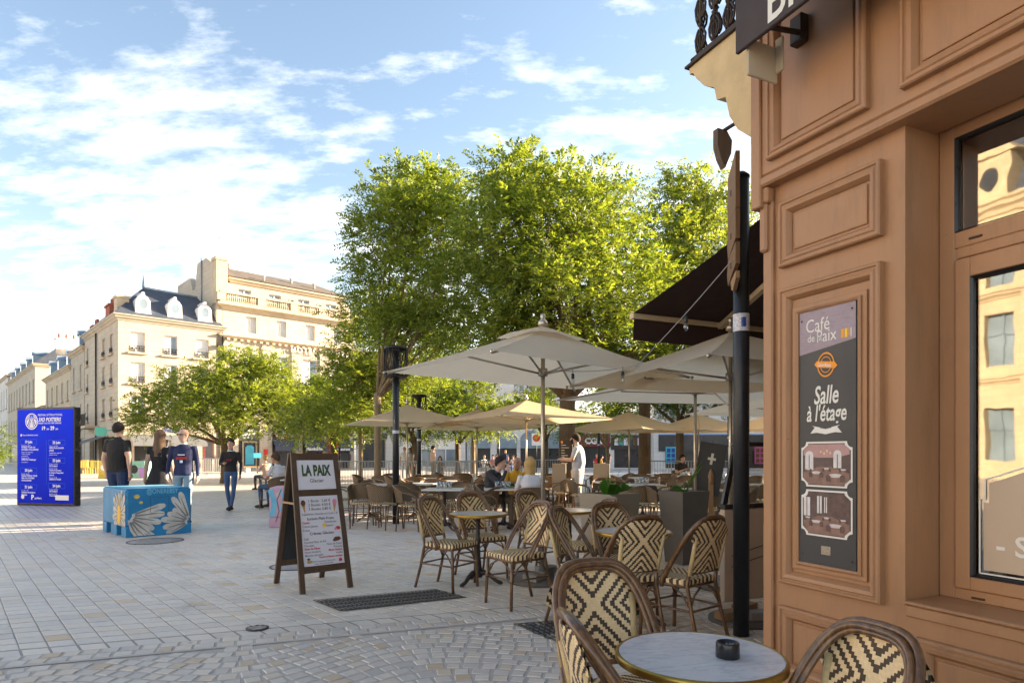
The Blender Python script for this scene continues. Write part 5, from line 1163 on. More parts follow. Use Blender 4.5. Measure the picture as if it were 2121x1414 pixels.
for i, (px, d, rz) in enumerate(tabs):
    x = xr(px, d); near = d < 13.6
    row = [q for q in ROWS if q[0] <= d < q[1]][0]; mates = sorted(t_[0] for t_ in tabs if row[0] <= t_[1] < row[1]); nth = NTH[mates.index(px)]
    tdesc = nth+' table from the left, '+row[2]+' terrace row'
    lab_old = {3: 'terrace table with glasses left of the seated diners', 4: 'terrace table where three diners sit', 0: 'terrace table just left of the near lamp post', 11: 'terrace table with glasses right of the low planter', 17: 'terrace table behind the tall grey planter'}.get(i, 'empty pale topped terrace table under the parasols')
    spawn(tt, tu, (x, d, 0), R(rz), 'pale topped '+tdesc if i != 4 else 'terrace table where three diners sit')
    for k, (ox, oy, ra) in enumerate(((-.62,.02,-90),(.62,-.02,90),(-.05,-.66,0),(.05,.66,180))):
        if i in busy and k in (0,1,2,3): continue
        if k == 2 and i in (3,11): continue
        if k == 3 and d > 18: continue
        jx, jy = random.uniform(-.07,.07), random.uniform(-.07,.07)
        a = R(ra+rz+random.uniform(-14,14)); ca, sa = math.cos(R(rz)), math.sin(R(rz))
        # the chair's open front (local -y) looks at the table
        spawn(wc, wu, (x+ox*ca-oy*sa+jx, d+ox*sa+oy*ca+jy, 0), a+math.pi, 'wicker armchair '+('left of','right of','in front of','behind')[k]+' the '+tdesc)
    if i in (3,11,13,15,4,8):
        for k in range(4): spawn(gl, gu, (x+(-.12+.07*k), d+random.uniform(-.1,.05), .744), random.random(), NTH[k]+' glass on the '+tdesc)
for (px, d, fa, lb) in ((752,11.9,20,'wicker armchair nearest the menu board, left of the near lamp post'),(795,11.6,150,'wicker armchair touching the near lamp post'),(1000,10.9,100,'wicker armchair with its back to the left round table'),(1325,11.6,200,'wicker armchair to the right of the low taupe planter')):
    spawn(wc, wu, (xr(px, d), d, 0), R(fa), lb)

# ------------------------------------------------------------------ parasols
def parasol(x, d, half, ztop, zedge, rot, label,  m='canvas_tan', base=True, vent=False, pole_r=.022, group='parasols on the terrace'):
    r = empty('parasol', (x, d, 0), R(rot), label, 'parasol', group)
    mb = MB(); n_ = 8
    hx, hy = half if isinstance(half, tuple) else (half, half); half = (hx+hy)/2
    cor = [(-hx,-hy),(hx,-hy),(hx,hy),(-hx,hy)]
    zt = ztop-.10
    for k in range(4):
        a, b = cor[k], cor[(k+1)%4]; vs = []
        for i in range(n_+1):
            f = i/n_
            for j in range(n_+1):
                g_ = j/n_; ex = a[0]*(1-g_)+b[0]*g_; ey = a[1]*(1-g_)+b[1]*g_
                sag = .018*half*math.sin(math.pi*f)
                pull = 1-.035*4*g_*(1-g_)*f
                vs.append((ex*f*pull, ey*f*pull, zt+(zedge-zt)*f-sag-(.012*half*4*g_*(1-g_)*f*f)))
        fs = [(i*(n_+1)+j, (i+1)*(n_+1)+j, (i+1)*(n_+1)+j+1, i*(n_+1)+j+1) for i in range(n_) for j in range(n_)]
        mb.add(vs, fs, True)
    mb.build('canopy', m, r)
    mb = MB(); c8 = [(x_*1.0, y_*1.0) for x_, y_ in cor]
    for k in range(4):
        a, b = cor[k], cor[(k+1)%4]; mb.add([(a[0],a[1],zedge+.003),(b[0],b[1],zedge+.003)]+[(b[0]*.997,b[1]*.997,zedge-.02),(a[0]*.997,a[1]*.997,zedge-.02)], [(0,1,2,3)]) if False else None
    if vent:
        mb = MB(); h_ = half*.30
        for k in range(4):
            a, b = cor[k], cor[(k+1)%4]; n2_ = 6; vs = []
            for i in range(3):
                f = i/2
                for j in range(n2_+1):
                    g_ = j/n2_; ex = (a[0]*(1-g_)+b[0]*g_)*.30*f; ey = (a[1]*(1-g_)+b[1]*g_)*.30*f; vs.append((ex, ey, ztop-.085-(.145)*f+.03*4*g_*(1-g_)*f))
            mb.add(vs, [(i*(n2_+1)+j, (i+1)*(n2_+1)+j, (i+1)*(n2_+1)+j+1, i*(n2_+1)+j+1) for i in range(2) for j in range(n2_)], True)
        mb.build('vent_cap', m, r)
    mb = MB(); mb.tube([(0,0,.03),(0,0,ztop-.06)], pole_r, 10); mb.build('pole', 'alu', r)
    mb = MB(); mb.lathe([(.02,-.09),(.05,-.07),(.05,-.03),(.018,0),(.030,.03),(.020,.055),(.002,.06)], 10, (0,0,ztop-.01)); mb.lathe([(.05,-.04),(.05,.04)], 8, (0,0,zedge+.02)); mb.build('hub', 'alu', r)
    for k in range(4):
        mb = MB(); a = cor[k]; mb.tube([(0,0,ztop-.17),(a[0]*.98,a[1]*.98,zedge-.012)], .013, 6); mb.tube([(0,0,zedge+.0),(a[0]*.5,a[1]*.5,(zt+zedge)/2-.07)], .011, 6); mb.lathe([(.004,-.02),(.02,0),(.004,.02)], 6, (a[0]*1.0,a[1]*1.0,zedge-.01)); mb.build('rib', 'alu', r)
    if base:
        mb = MB(); mb.lathe([(.38,0),(.38,.03),(.36,.045),(.05,.05),(.035,.30)], 22); mb.build('base_plate', 'concrete_grey', r)
        for (a,b,q) in ((-.2,-.1,.3),(.18,.12,-.2),(.1,-.22,.6)):
            mb = MB(); mb.obox((a,b,.085), (.24,.16,.07), Matrix.Rotation(q,3,'Z')); mb.build('ballast_block', 'concrete_foot', r)
    return r
parasol(.33, 6.85, (1.40,.90), 2.80, 2.20, 40, 'near pale parasol with vented top, pole in front of the round tables', 'canvas_ecru', vent=True)
parasol(2.24, 6.58, 1.25, 2.70, 2.12, 20.9, 'pale parasol beside the black sign post', 'canvas_ecru', pole_r=.02)
parasol(xr(843,16.9), 16.9, 1.45, 2.75, 2.14, 24, 'tan parasol behind the near lamp post')
parasol(xr(1090,15.4), 15.4, 1.55, 2.74, 2.16, 30, 'tan parasol directly behind the near parasol pole')
parasol(xr(988,18.6), 18.6, 1.5, 2.75, 2.10, 20, 'tan parasol partly hidden between two others')
parasol(xr(1303,19.6), 19.6, 1.50, 2.74, 2.05, 45, 'tan parasol standing right of the waiter')
parasol(xr(1447,20.6), 20.6, 1.35, 2.73, 2.08, 30, 'tan parasol right of the tall black board')
parasol(xr(1345,24), 24, 1.4, 2.65, 2.2, 38, 'rear tan parasol showing under the one right of the waiter')
parasol(xr(1440,9.0), 9.0, 1.55, 2.60, 2.20, 15, 'white edged parasol showing under the canopy by the sign post', 'canvas_ecru')
parasol(xr(1625,12.4), 12.4, 1.35, 2.75, 2.16, 20, 'pale parasol cut off by the cafe wall, upper one', 'canvas_ecru')
parasol(xr(1612,18.5), 18.5, 1.35, 2.65, 2.05, 25, 'pale parasol cut off by the cafe wall, lower one')

r = empty('parasol_weight', (xr(1518,5.2)+.08, 5.2, 0), R(15), 'round grey parasol base weighted with blocks beside the sign post', 'weight')
mb = MB(); mb.lathe([(.27,0),(.27,.03),(.25,.042),(.03,.05),(.03,.12)], 24); mb.build('plate', 'concrete_grey', r)
for (a,b,q,m_) in ((-.16,-.06,.2,'wood_teak'),(.06,-.14,-.1,'concrete_foot'),(.10,.12,.5,'wood_teak')):
    mb = MB(); mb.obox((a,b,.08), (.22,.12,.06), Matrix.Rotation(q,3,'Z')); mb.build('ballast_block', m_, r)

# string light hung from the corner to the near parasol
r = empty('string_light', (0,0,0), 0, 'thin cable with clear bulbs strung between parasol and cafe corner', 'string light')
a, b, c = Vector((1.62,4.7,2.78)), Vector((1.20,6.2,2.20)), Vector((.45,6.9,2.25))
def cat_pts(p, q, sag, n=10): return [tuple(p.lerp(q, k/n)-Vector((0,0,sag*4*(k/n)*(1-k/n)))) for k in range(n+1)]
mb = MB(); mb.tube(cat_pts(a,b,.02), .0038, 5); mb.tube(cat_pts(b,c,.03), .004, 5); mb.build('cable', 'wire_grey', r)
for p in (a.lerp(b,.42), b.lerp(c,.75), b.lerp(c,.15)):
    mb = MB(); mb.tube([tuple(p),tuple(p-Vector((0,0,.05)))], .003, 5); mb.lathe([(.012,-.10),(.017,-.09),(.015,-.05),(.006,-.045)], 10, tuple(p)); k = mb.build('lamp_holder', 'bulb_metal', r)
    mb = MB(); mb.lathe([(.001,-.165),(.014,-.158),(.021,-.14),(.019,-.12),(.011,-.10)], 12, tuple(p)); mb.build('bulb', 'glass_bottle', k)

# ------------------------------------------------------------------ lamp posts with laser-cut baskets
def lamp_post(x, d, h, label, rot=0):
    r = empty('lamp_post', (x, d, 0), rot, label, 'lamp post', 'lamp posts on the square')
    mb = MB(); mb.tube([(0,0,0),(0,0,h-.05)], .065, 14); mb.build('post', 'pole_black', r)
    mb = MB(); mb.lathe([(.22,0),(.23,.02),(.22,.05)], 20, (0,0,h-.05)); mb.lathe([(.22,0),(.23,.02),(.22,.04)], 20, (0,0,h-.58)); rr = random.Random(4)
    for k in range(16):
        a = 2*math.pi*k/16; b = a+rr.uniform(-.7,.7); mb.tube([(math.cos(a+(b-a)*q)*.222, math.sin(a+(b-a)*q)*.222, h-.56+.52*q) for q in (0,.33,.66,1)], .011, 5, sq=1.5)
    mb.lathe([(.06,-.62),(.07,-.6),(.05,-.3),(.09,-.1),(.20,-.06)], 12, (0,0,h)); mb.build('basket', 'iron', r)
    mb = MB(); mb.lathe([(.067,0),(.067,.06)], 14, (0,0,1.75), caps=False); mb.build('sticker', 'sticker', r)
x_, y_ = gp(820, 1084); lamp_post(x_, y_, 3.42, 'dark lamp post with cut metal basket left of the near parasol')
lamp_post(xr(868,19.5), 19.5, 3.15, 'lamp post with cut metal basket behind the near one')
lamp_post(xr(1240,30), 30, 3.1, 'far lamp post behind the waiter')
lamp_post(xr(1512,17), 17, 3.0, 'lamp post half hidden behind the sign post parasol')
lamp_post(xr(345,38), 38, 2.2, 'small lantern post in front of the corner house')
lamp_post(xr(703,36), 36, 2.6, 'lamp post in front of the hotel shops')
lamp_post(xr(1033,44), 44, 3.2, 'slim lamp post by the blue arched blinds')

# ------------------------------------------------------------------ sign post at the café corner with finger boards seen edge-on
mat('wood_board', (.20,.105,.05), .6, var=.3, vs=5, stretch=(10,10,1))
r = empty('sign_post', (1.71, 4.79, 0), 0, 'black sign post with brown finger boards beside the cafe corner', 'sign post')
mb = MB(); mb.tube([(0,0,0),(0,0,3.40)], .058, 18); mb.lathe([(.06,3.40),(.062,3.42),(.03,3.45)], 18); mb.build('post', 'pole_black', r)
for k, (z0, z1) in enumerate(((3.10,3.50),(2.86,3.095),(2.66,2.855))):
    mb = MB(); mb.prism([(-.16,z0+.02*k),(.30,z0),(.36,(z0+z1)/2),(.30,z1),(-.16,z1)], -.016, .016, lambda u,v,w_: (-.075+u*.22+w_, u-.08, v)); bd = mb.build('finger_board', 'wood_board', r)
    mb = MB(); mb.obox((-.045,0,(z0+z1)/2), (.06,.05,.04)); mb.build('clamp', 'iron_brown', bd)
mb = MB(); mb.prism([(-.16,2.65),(-.16,2.60),(.02,2.55),(.10,2.58),(.16,2.65)], -.014, .014, lambda u,v,w_: (-.075+u*.22+w_, u-.08, v)); mb.build('finger_board', 'wood_sign_edge', r)
mb = MB(); mb.tube([(0,0,2.26),(0,0,2.39)], .0592, 18, caps=False); s_ = mb.build('sticker', 'sticker', r)
mb = MB(); mb.add([(.0605*math.sin(q)*-1*0+.0598*math.cos(q), .0598*math.sin(q), z) for z in (2.29,2.36) for q in (-1.9,-1.6,-1.3)], [(0,1,4,3),(1,2,5,4)]); mb.build('sticker_print', 'blue_ink', s_)

# ------------------------------------------------------------------ menu board (A-frame)
fl, frr, rl, rr_ = [Vector((*gp(*p), 0)) for p in ((627,1230),(738,1222),(571,1206),(679,1200))]
ang = R(40); Wb = .545; dx_ = Vector((math.cos(ang), math.sin(ang), 0)); dy_ = Vector((-math.sin(ang), math.cos(ang), 0)); frr = fl+dx_*(Wb-.05); rl = fl+dy_*.70; rr_ = frr+dy_*.70
r = empty('menu_board', (fl+frr)/2, ang, 'wooden folding menu board listing ice cream flavours and prices', 'menu board')
Hb = 1.36; back = ((rl+rr_)/2-(fl+frr)/2).length; lean = back/2
# front leaf leans from (0,0) at the foot to (lean*.9) at the top
ft = lambda x, z, o=0.0: (x, lean*.92*(z/Hb)-o, z)
bk = lambda x, z, o=0.0: (x, back-lean*.92*(z/Hb)+o, z)
def leaf(fn, nm, sgn):
    lf = empty(nm, parent=r)
    for s_ in (-1,1):
        mb = MB(); xx = s_*(Wb/2-.03-.012*1); a, b = fn(s_*(Wb/2-.025),0), fn(s_*(Wb/2-.052),Hb); mb.beam(a, b, .052, .030, (0,1,0)); mb.build('stile', 'wood_sign', lf)
    for z, h_ in ((Hb-.035,.065),(.96,.055),(.215,.06)):
        if sgn < 0 and z == .96: continue
        mb = MB(); w_ = Wb/2-.055-.0*z; mb.beam(fn(-w_,z), fn(w_,z), .026, h_, (0,0,1)); mb.build('rail', 'wood_sign', lf)
    return lf
front = leaf(ft, 'front_leaf', 1); rear = leaf(bk, 'rear_leaf', -1)
mb = MB(); w_ = Wb/2-.06; mb.add([bk(-w_,.24,.0),bk(w_,.24,.0),bk(w_,Hb-.06,.0),bk(-w_,Hb-.06,.0)], [(0,1,2,3)]); mb.add([bk(-w_,.24,.006),bk(w_,.24,.006),bk(w_,Hb-.06,.006),bk(-w_,Hb-.06,.006)], [(3,2,1,0)]); mb.build('chalk_panel', 'board_black', rear)
mb = MB(); mb.add([ft(-w_,.24,-.008),ft(w_,.24,-.008),ft(w_,Hb-.06,-.008),ft(-w_,Hb-.06,-.008)], [(3,2,1,0)]); mb.build('back_panel', 'board_black', front)
mb = MB(); w2 = Wb/2-.062; 
for a, b in ((.992,Hb-.072),(.25,.928)): mb.add([ft(-w2,a,.006),ft(w2,a,.006),ft(w2+.004,b,.006),ft(-w2-.004,b,.006)], [(0,1,2,3)])
sheet = mb.build('menu_sheet', 'sheet_white', front)
mb = MB(); mb.beam(ft(-Wb/2+.02,.86), bk(-Wb/2+.02,.86), .012, .02); mb.build('stay', 'wood_sign_edge', r)
fm = lambda p: ft(p[0], p[2], .0085)
def T(m_, items):
    mb = MB()
    for it in items:
        kw = dict(it[4]) if len(it) > 4 else {}
        put_text(mb, it[0], it[1]*1.0, it[2], it[3], 0, fm, **kw)
    mb.build('menu_lettering', m_, sheet)
WH = 2*w2
T('green_ink', [('LA PAIX', 0, 1.135, .145, {'align': 'CENTER', 'bold': .05, 'sx': WH/.62*.985*.86})])
C_ = {'align': 'CENTER', 'bold': .006}; Rr = {'align': 'RIGHT', 'bold': .004}; Ll = {'bold': .004}
T('grey_ink', [('Glacier', 0, 1.065, .052, C_), ('1 Boule', -.115, .868, .037, Ll), ('2 Boules', -.115, .828, .037, Ll), ('3 Boules', -.115, .788, .037, Ll), ('2,60 €', .125, .868, .037, Rr), ('4,50 €', .125, .828, .037, Rr), ('5,80 €', .125, .788, .037, Rr),
  ('Supplément Chantilly ou Coulis 1 €', 0, .742, .026, C_), ('Sorbets Plein Fruits', 0, .692, .036, {'align': 'CENTER', 'bold': .016}), ('Citron Jaune', -w2+.018, .622, .030, Ll), ('Fraise', -w2+.018, .585, .030, Ll), ('Framboise', .165, .658, .030, Rr), ('Passion', .13, .622, .030, Rr),
  ('Crèmes Glacées', 0, .548, .038, {'align': 'CENTER', 'bold': .016}), ('Café', -w2+.018, .502, .027, Ll), ('Caramel Fleur de Sel', -w2+.018, .470, .027, Ll), ('Chocolat', -w2+.018, .438, .027, Ll), ('Façon Snickers', -w2+.018, .376, .027, Ll), ('Menthe chocolat', -w2+.018, .344, .027, Ll),
  ('Noix de Coco', w2-.012, .440, .027, Rr), ('Pistache', w2-.012, .410, .027, Rr), ('Vanille', w2-.012, .350, .027, Rr), ('Glaces Artisanales Délicieuses', -.01, .285, .020, C_), ('à base de lait de Vendée', -.01, .262, .020, C_)])
T('red_ink', [('Cassis', -w2+.018, .658, .030, {'bold': .025}), ('Noix de Pécan', -w2+.018, .407, .027, {'bold': .03}), ('Rhum Raisins', w2-.012, .380, .027, {'align': 'RIGHT', 'bold': .03}), ('Yaourt artisanal vendéen', w2-.012, .320, .025, {'align': 'RIGHT', 'bold': .03})])
def blob(m_, pts, o=.0088, nm='picture'):
    mb = MB(); mb.add([ft(x, z, o) for x, z in pts], [tuple(range(len(pts)))]); mb.build(nm, m_, sheet)
for cx_, top_ in ((-w2+.045,'brown_ink'),(w2-.045,'pink_ink')):
    blob('tan_ink', [(cx_-.020,.85),(cx_+.012*(1 if cx_ > 0 else 1.2),.775) if False else (cx_+(.012 if cx_ < 0 else -.012),.755),(cx_+.020,.85)])
    blob(top_, [(cx_+.024*math.cos(q), .862+.030*math.sin(q)) for q in np.linspace(0,2*math.pi,14)[:-1]], .0092)
circ = lambda x, z, a, b: [(x+a*math.cos(q), z+b*math.sin(q)) for q in np.linspace(0,2*math.pi,14)[:-1]]
blob('yellow_ink', circ(.035,.635,.022,.019)); blob('red_ink', circ(w2-.035,.600,.026,.018)); blob('pink_ink', circ(w2-.06,.592,.016,.012), .0093)
blob('brown_ink', [(w2-.105,.480),(w2-.08,.512),(w2-.03,.515),(w2-.012,.490),(w2-.04,.475),(w2-.09,.468)]); blob('tan_ink', circ(-w2+.055,.292,.026,.016)); blob('green_ink', [(-w2+.03,.318),(-w2+.05,.305),(-w2+.07,.322),(-w2+.05,.330)], .0093); blob('red_ink', [(w2-.06,.272),(w2-.03,.272),(w2-.02,.285),(w2-.035,.305),(w2-.055,.300)])
mb = MB(); mb.add([bk(x,z,.0) if False else (p_[0], p_[1]-.004, p_[2]) for p_ in [bk(.0+.03*math.cos(q), .36+.045*math.sin(q)) for q in np.linspace(.7,5.6,12)]+[bk(.0+.022*math.cos(q), .36+.036*math.sin(q)) for q in np.linspace(5.6,.7,12)]], [(i,i+1,22-i,23-i) for i in range(11)]); mb.build('chalk_mark', 'white_ink', rear)

# ------------------------------------------------------------------ blue information totem
a = Vector((*gp(36,1045), 0)); b = Vector((*gp(152,1048), 0)); v_ = b-a; ang = math.atan2(v_.y, v_.x); Wt = v_.length; Ht = zr(845, a.y)
r = empty('information_totem', (a+b)/2, ang, 'tall black totem with blue festival programme', 'information sign')
mb = MB(); mb.bbox(-Wt/2-.03,Wt/2+.03,.0,.20,0,Ht,.02); mb.build('cabinet', 'totem_black', r)
m, t, bb = newmat('totem_blue'); gn_ = t.add('ShaderNodeTexCoord').outputs['Generated']; sx_ = t.add('ShaderNodeSeparateXYZ', {0: gn_})
tb_ = t.ramp(t.m('ADD', t.m('MULTIPLY', t.noise(gn_, 2.0, 2), .5), t.m('MULTIPLY', sx_.outputs[2], .5)), [(.2, (.001,.006,.17)), (.8, (.002,.016,.34))]); t.set(bb.inputs['Base Color'], tb_); bb.inputs['Roughness'].default_value = .5; bb.inputs['Specular IOR Level'].default_value = .05; t.set(bb.inputs['Emission Color'], tb_); bb.inputs['Emission Strength'].default_value = .10
mb = MB(); mb.quad((-Wt/2+.02,-.004,.06),(Wt/2,-.004,.06),(Wt/2,-.004,Ht-.05),(-Wt/2+.02,-.004,Ht-.05)); scr = mb.build('poster_face', 'totem_blue', r)
mb = MB(); y_ = -.0065; xl = -Wt/2+.02; U = Wt/1.48
cx_, cz_ = xl+.30*U*1.25, Ht-.36
ring(mb, cx_, cz_, .185, .215, y_); disc(mb, cx_, cz_, .17, .17, y_, 28)
K2 = MB()
for s_ in (-1,1):
    stroke(K2, [(cx_+s_*.02,cz_+.17),(cx_+s_*.055,cz_+.06),(cx_+s_*.10,cz_-.05),(cx_+s_*.14,cz_-.12)], .022, y_-.003); stroke(K2, [(cx_+s_*.16,cz_+.04),(cx_+s_*.11,cz_+.07),(cx_+s_*.03,cz_+.16)], .016, y_-.003); stroke(K2, [(cx_+s_*.03,cz_+.03),(cx_+s_*.06,cz_-.08),(cx_+s_*.09,cz_-.15)], .014, y_-.003)
stroke(K2, [(cx_,cz_+.17),(cx_,cz_+.05)], .014, y_-.003)
def tt_(s, x, z, size, **kw): put_text(mb, s, x, z, size, y_, **kw)
tx = cx_+.27
tt_('FESTIVAL INTERNATIONAL', tx+.35, Ht-.22, .075, bold=.01, align='CENTER', sx=.9); tt_('3X3 POITIERS', tx+.33, Ht-.36, .135, bold=.04, align='CENTER', shear=.2, sx=.92); tt_('BASKET 3x3 CULTURE URBAINE', tx+.34, Ht-.43, .06, bold=.02, align='CENTER', sx=.9); tt_('19', tx+.06, Ht-.585, .13, bold=.04); tt_('juin', tx+.235, Ht-.58, .06, bold=.03); tt_('29', tx+.36, Ht-.585, .13, bold=.04); tt_('juin', tx+.535, Ht-.58, .06, bold=.03)
tt_('Place du Maréchal Leclerc', xl+.17, Ht-.735, .05, bold=.02); disc(mb, xl+.12, Ht-.72, .028, .035, y_, 10)
cl1, cl2 = xl+.13, xl+.13+.74*U
def block(x, z, head, lines):
    tt_(head, x+.24, z, .095, bold=.04, align='CENTER'); z -= .08
    for (s, b_) in lines: tt_(s, x, z, .055 if b_ else .042, bold=.03 if b_ else .004); z -= .062 if b_ else .05
    stroke(mb, [(x-.02,z+.0*1)] if False else [(x-.03,z0_) for z0_ in (0,)]*0 or [(x-.03,Ht*0+zz0-.035),(x+.52,zz0-.035)], .004, y_) if False else None
block(cl1, Ht-.93, '19 juin', [('À partir de 15h30', 0), ('WORLD TOUR 3x3', 1), ('POITIERS CHALLENGER', 1), ('Équipes internationales', 0), ('matchs de poules', 0), ('et spectacles', 0), ('À partir de 19h', 0), ('OPEN 3x3 Challenger', 1), ('et animations', 0)])
block(cl2, Ht-.95, '22 juin', [('À partir de 9h30', 0), ('OPEN PLUS JUNIOR', 1), ('LIGUE', 1), ('Qualifications régionales', 0), ('jusqu’en soirée', 0)])
block(cl1, Ht-1.68, '20 juin', [('À partir de 16h', 0), ('Finales WORLD TOUR', 1), ('FIBA 3x3 POITIERS', 1), ('CHALLENGER', 1)])
block(cl2, Ht-1.42, '23 juin', [('À partir de 9h30', 0), ('3x3 Scolaire', 1), ('À partir de 14h', 0), ('Tournoi 3x3 pour', 1), ('le Centre Hospitalier', 1), ('Laborit', 1), ('À partir de 18h', 0), ('URBAN STAGES', 1)])
block(cl1, Ht-2.12, '21 juin', [('De 10h à 17h', 0), ('Initiation Breakdance', 1), ('Musique', 1)]); block(cl2, Ht-2.08, '24 juin', [('À partir de 9h30', 0), ('3x3 Scolaire', 1), ('À partir de 14h', 0), ('Tournois 3x3 des gymnastes', 1)])
disc(mb, xl+.17, .22, .055, .055, y_, 16); tt_('P', xl+.46, .16, .17, bold=.05); tt_('poitiers', xl+.58, .17, .075, bold=.03); mb.box(xl+1.0*U,xl+1.35*U,y_-.001,y_,.15,.28)
mb.build('lettering', 'white_ink', scr); K2.build('ball_seams', 'totem_blue', scr)
mb = MB(); mb.box(cl2-.10,cl2-.095,y_,y_+.001,.55,Ht-.85)
for (x, z) in ((cl1,Ht-.93),(cl2,Ht-.95),(cl1,Ht-1.68),(cl2,Ht-1.42),(cl1,Ht-2.12),(cl2,Ht-2.08)):
    for (p_, q_) in (((x-.03,z-.035),(x+.52,z-.035)),((x-.03,z+.095),(x+.52,z+.095)),((x-.03,z-.035),(x-.03,z+.095)),((x+.52,z-.035),(x+.52,z+.095))): stroke(mb, [p_,q_], .005, y_)
mb.build('rule_lines', 'blue_pl', scr)

# ------------------------------------------------------------------ painted concrete security blocks
mat('paint_blue', (.012,.19,.40), .5, var=.25, vs=3.0, dirt=.15); mat('paint_sky', (.16,.48,.66), .5, var=.3, vs=3); mat('paint_petal', (.55,.53,.48), .6, var=.25, vs=7, dirt=.5); mat('paint_petal_shade', (.19,.19,.185), .6, var=.2, vs=8); mat('paint_yolk', (.78,.46,.02), .55, var=.2, vs=9); mat('paint_glow', (.55,.42,.10), .6, var=.35, vs=9); mat('paint_pink', (.58,.34,.42), .55, var=.2, vs=4, dirt=.2); mat('paint_mint', (.20,.46,.36), .55, var=.25, vs=6); mat('paint_lilac', (.36,.20,.46), .55, var=.25, vs=6)
def block_obj(c0, cR, cL, h, label, mats=('paint_blue','paint_sky'), ov=None):
    c0, cR, cL = [Vector((*p, 0)) for p in (c0, cR, cL)]
    ang = math.atan2((cR-c0).y, (cR-c0).x); w_ = (cR-c0).length; dp = abs((cL-c0).dot(Vector((-math.sin(ang), math.cos(ang), 0)))) 
    if ov: ang, w_, dp = ov
    r = empty('concrete_block', c0, ang, label, 'concrete block', 'painted concrete blocks on the square')
    mb = MB(); pl = .16; mb.bbox(0,w_,0,dp,pl,h,.035)
    for (a,b) in ((0,dp*.18),(dp*.38,dp*.62),(dp*.82,dp)): mb.bbox(0,w_,a,b,0,pl+.02,.008)
    mb.build('body', mats[0], r); return r, w_, dp, h
r, w_, dp, h_ = block_obj(gp(260.5,1114), gp(392,1112), gp(212,1102), .785, 'blue painted concrete block with white daisies', ov=(R(46), 1.0, 1.35))
dp = max(dp, .9)
mb = MB(); mb.box(.02,w_-.02,.02,dp*.99-.02,h_+.0005,h_+.002); mb.build('top_paint', 'paint_sky', r)
def petals(cx_, cz_, angs, L0, L1, wd, place, par, y=-.003, nm='petal'):
    for i, a in enumerate(angs):
        L_ = random.uniform(L0, L1); ca, sa = math.cos(a), math.sin(a); q = []
        for (u, v) in ((.12,-.25),(.45,-.62),(.85,-.85),(.97,-.5),(1,0),(.97,.5),(.85,.85),(.45,.62),(.12,.25)): q.append((cx_+(u*L_)*ca-v*wd*sa, cz_+(u*L_)*sa+v*wd*ca))
        q = [(min(max(x_, place[0]), place[1]), min(max(z_, place[2]), place[3])) for x_, z_ in q]
        f_ = place[4]; mb = MB(); mb.add([f_(x_, z_, y-.0006*(i%5)) for x_, z_ in q], [tuple(range(len(q)))]); mb.build(nm, 'paint_petal', par)
        mb = MB(); s_ = [(cx_+u*L_*ca-.02*sa*u, cz_+u*L_*sa+.02*ca*u) for u in (.2,.5,.8)]; s_ = [(min(max(x_, place[0]), place[1]), min(max(z_, place[2]), place[3])) for x_, z_ in s_]; stroke(mb, s_, [.03,.02,.008], y-.004); mb.v = [f_(p[0], p[2], p[1]) for p in mb.v]; mb.build('petal_shade', 'paint_petal_shade', par)
fr_ = (.012, w_-.012, .02, h_-.02, lambda x_, z_, y_: (x_, y_, z_))
petals(.02, .34, [R(a) for a in (-70,-58,-44,-30,-14,2,16)], .42, .60, .062, fr_, r); petals(w_-.02, .20, [R(a) for a in (205,190,172,156,140,124,108)], .36, .60, .060, fr_, r)
sd_ = (-dp+.015, -.015, .18, h_-.02, lambda x_, z_, y_: (y_, -x_, z_))    # left face: runs along +y, seen from -x
petals(-.34, .36, [R(a) for a in range(-170,190,24)], .34, .46, .065, sd_, r)
mb = MB(); mb.add([(-.009, .34-.10*math.cos(q), .36+.16*math.sin(q)) for q in np.linspace(0,2*math.pi,20)[:-1]], [tuple(range(19))]); mb.build('daisy_eye', 'paint_yolk', r)
for (x_, z_, s_) in ((.16,.66,.045),(.22,.56,.03)): mb = MB(); disc(mb, x_, min(z_,h_-.06), s_, s_*.8, -.0035, 14); mb.build('pollen_spot', 'paint_glow', r)
for k in range(8): mb = MB(); x0_, z0_ = random.uniform(.15,.85), random.uniform(.56,.72); mb.add([(-.0095, x0_+.018*math.cos(q), z0_+.028*math.sin(q)) for q in np.linspace(0,2*math.pi,10)[:-1]], [tuple(range(9))]); mb.build('pollen_spot', 'paint_glow', r)
mb = MB(); put_text(mb, '@ONEREBSY', .30, h_-.085, .115, -.004, sx=.72, bold=.012); mb.build('signature', 'paint_sky', r)
mb = MB(); 
for p_, q_ in (((.36,.38),(.36,.64)),((.36,.64),(.64,.64)),((.64,.64),(.64,.36)),((.64,.36),(.36,.38))): stroke(mb, [p_,q_], .006, -.004)
mb.build('recess_line', 'shop_navy', r)
r, w_, dp, h_ = block_obj(gp(557,1092), gp(640,1096), gp(548,1086), .74, 'pink painted concrete block half hidden by the menu board', ('paint_pink','paint_sky'), ov=(R(10), .9, .7))
fr_ = (.01, w_-.01, .02, h_-.02, lambda x_, z_, y_: (x_, y_, z_)); mb = MB(); stroke(mb, [(.0+.02,.70),(.10,.45),(.05,.2)], .09, -.003); stroke(mb, [(.20,.72),(.26,.5),(.2,.3)], .04, -.003); mb.build('painted_band', 'paint_sky', r)
mb = MB(); [stroke(mb, [(a,.1),(a+.06,.3),(a+.02,.5),(a+.1,.7)], .012, -.004) for a in (.12,.24,.36,.5)]; mb.build('painted_line', 'black_ink', r); mb = MB(); disc(mb, .36, .22, .05, .09, -.005, 16); disc(mb, .14, .6, .03, .04, -.005, 12); mb.build('painted_eye', 'paint_petal', r)
r, w_, dp, h_ = block_obj(gp(203,990.5), gp(232,990.5), gp(200,989.5), 1.0, 'yellow concrete block with a painted eye near the corner house', ('yellow_pl','yellow_pl'))
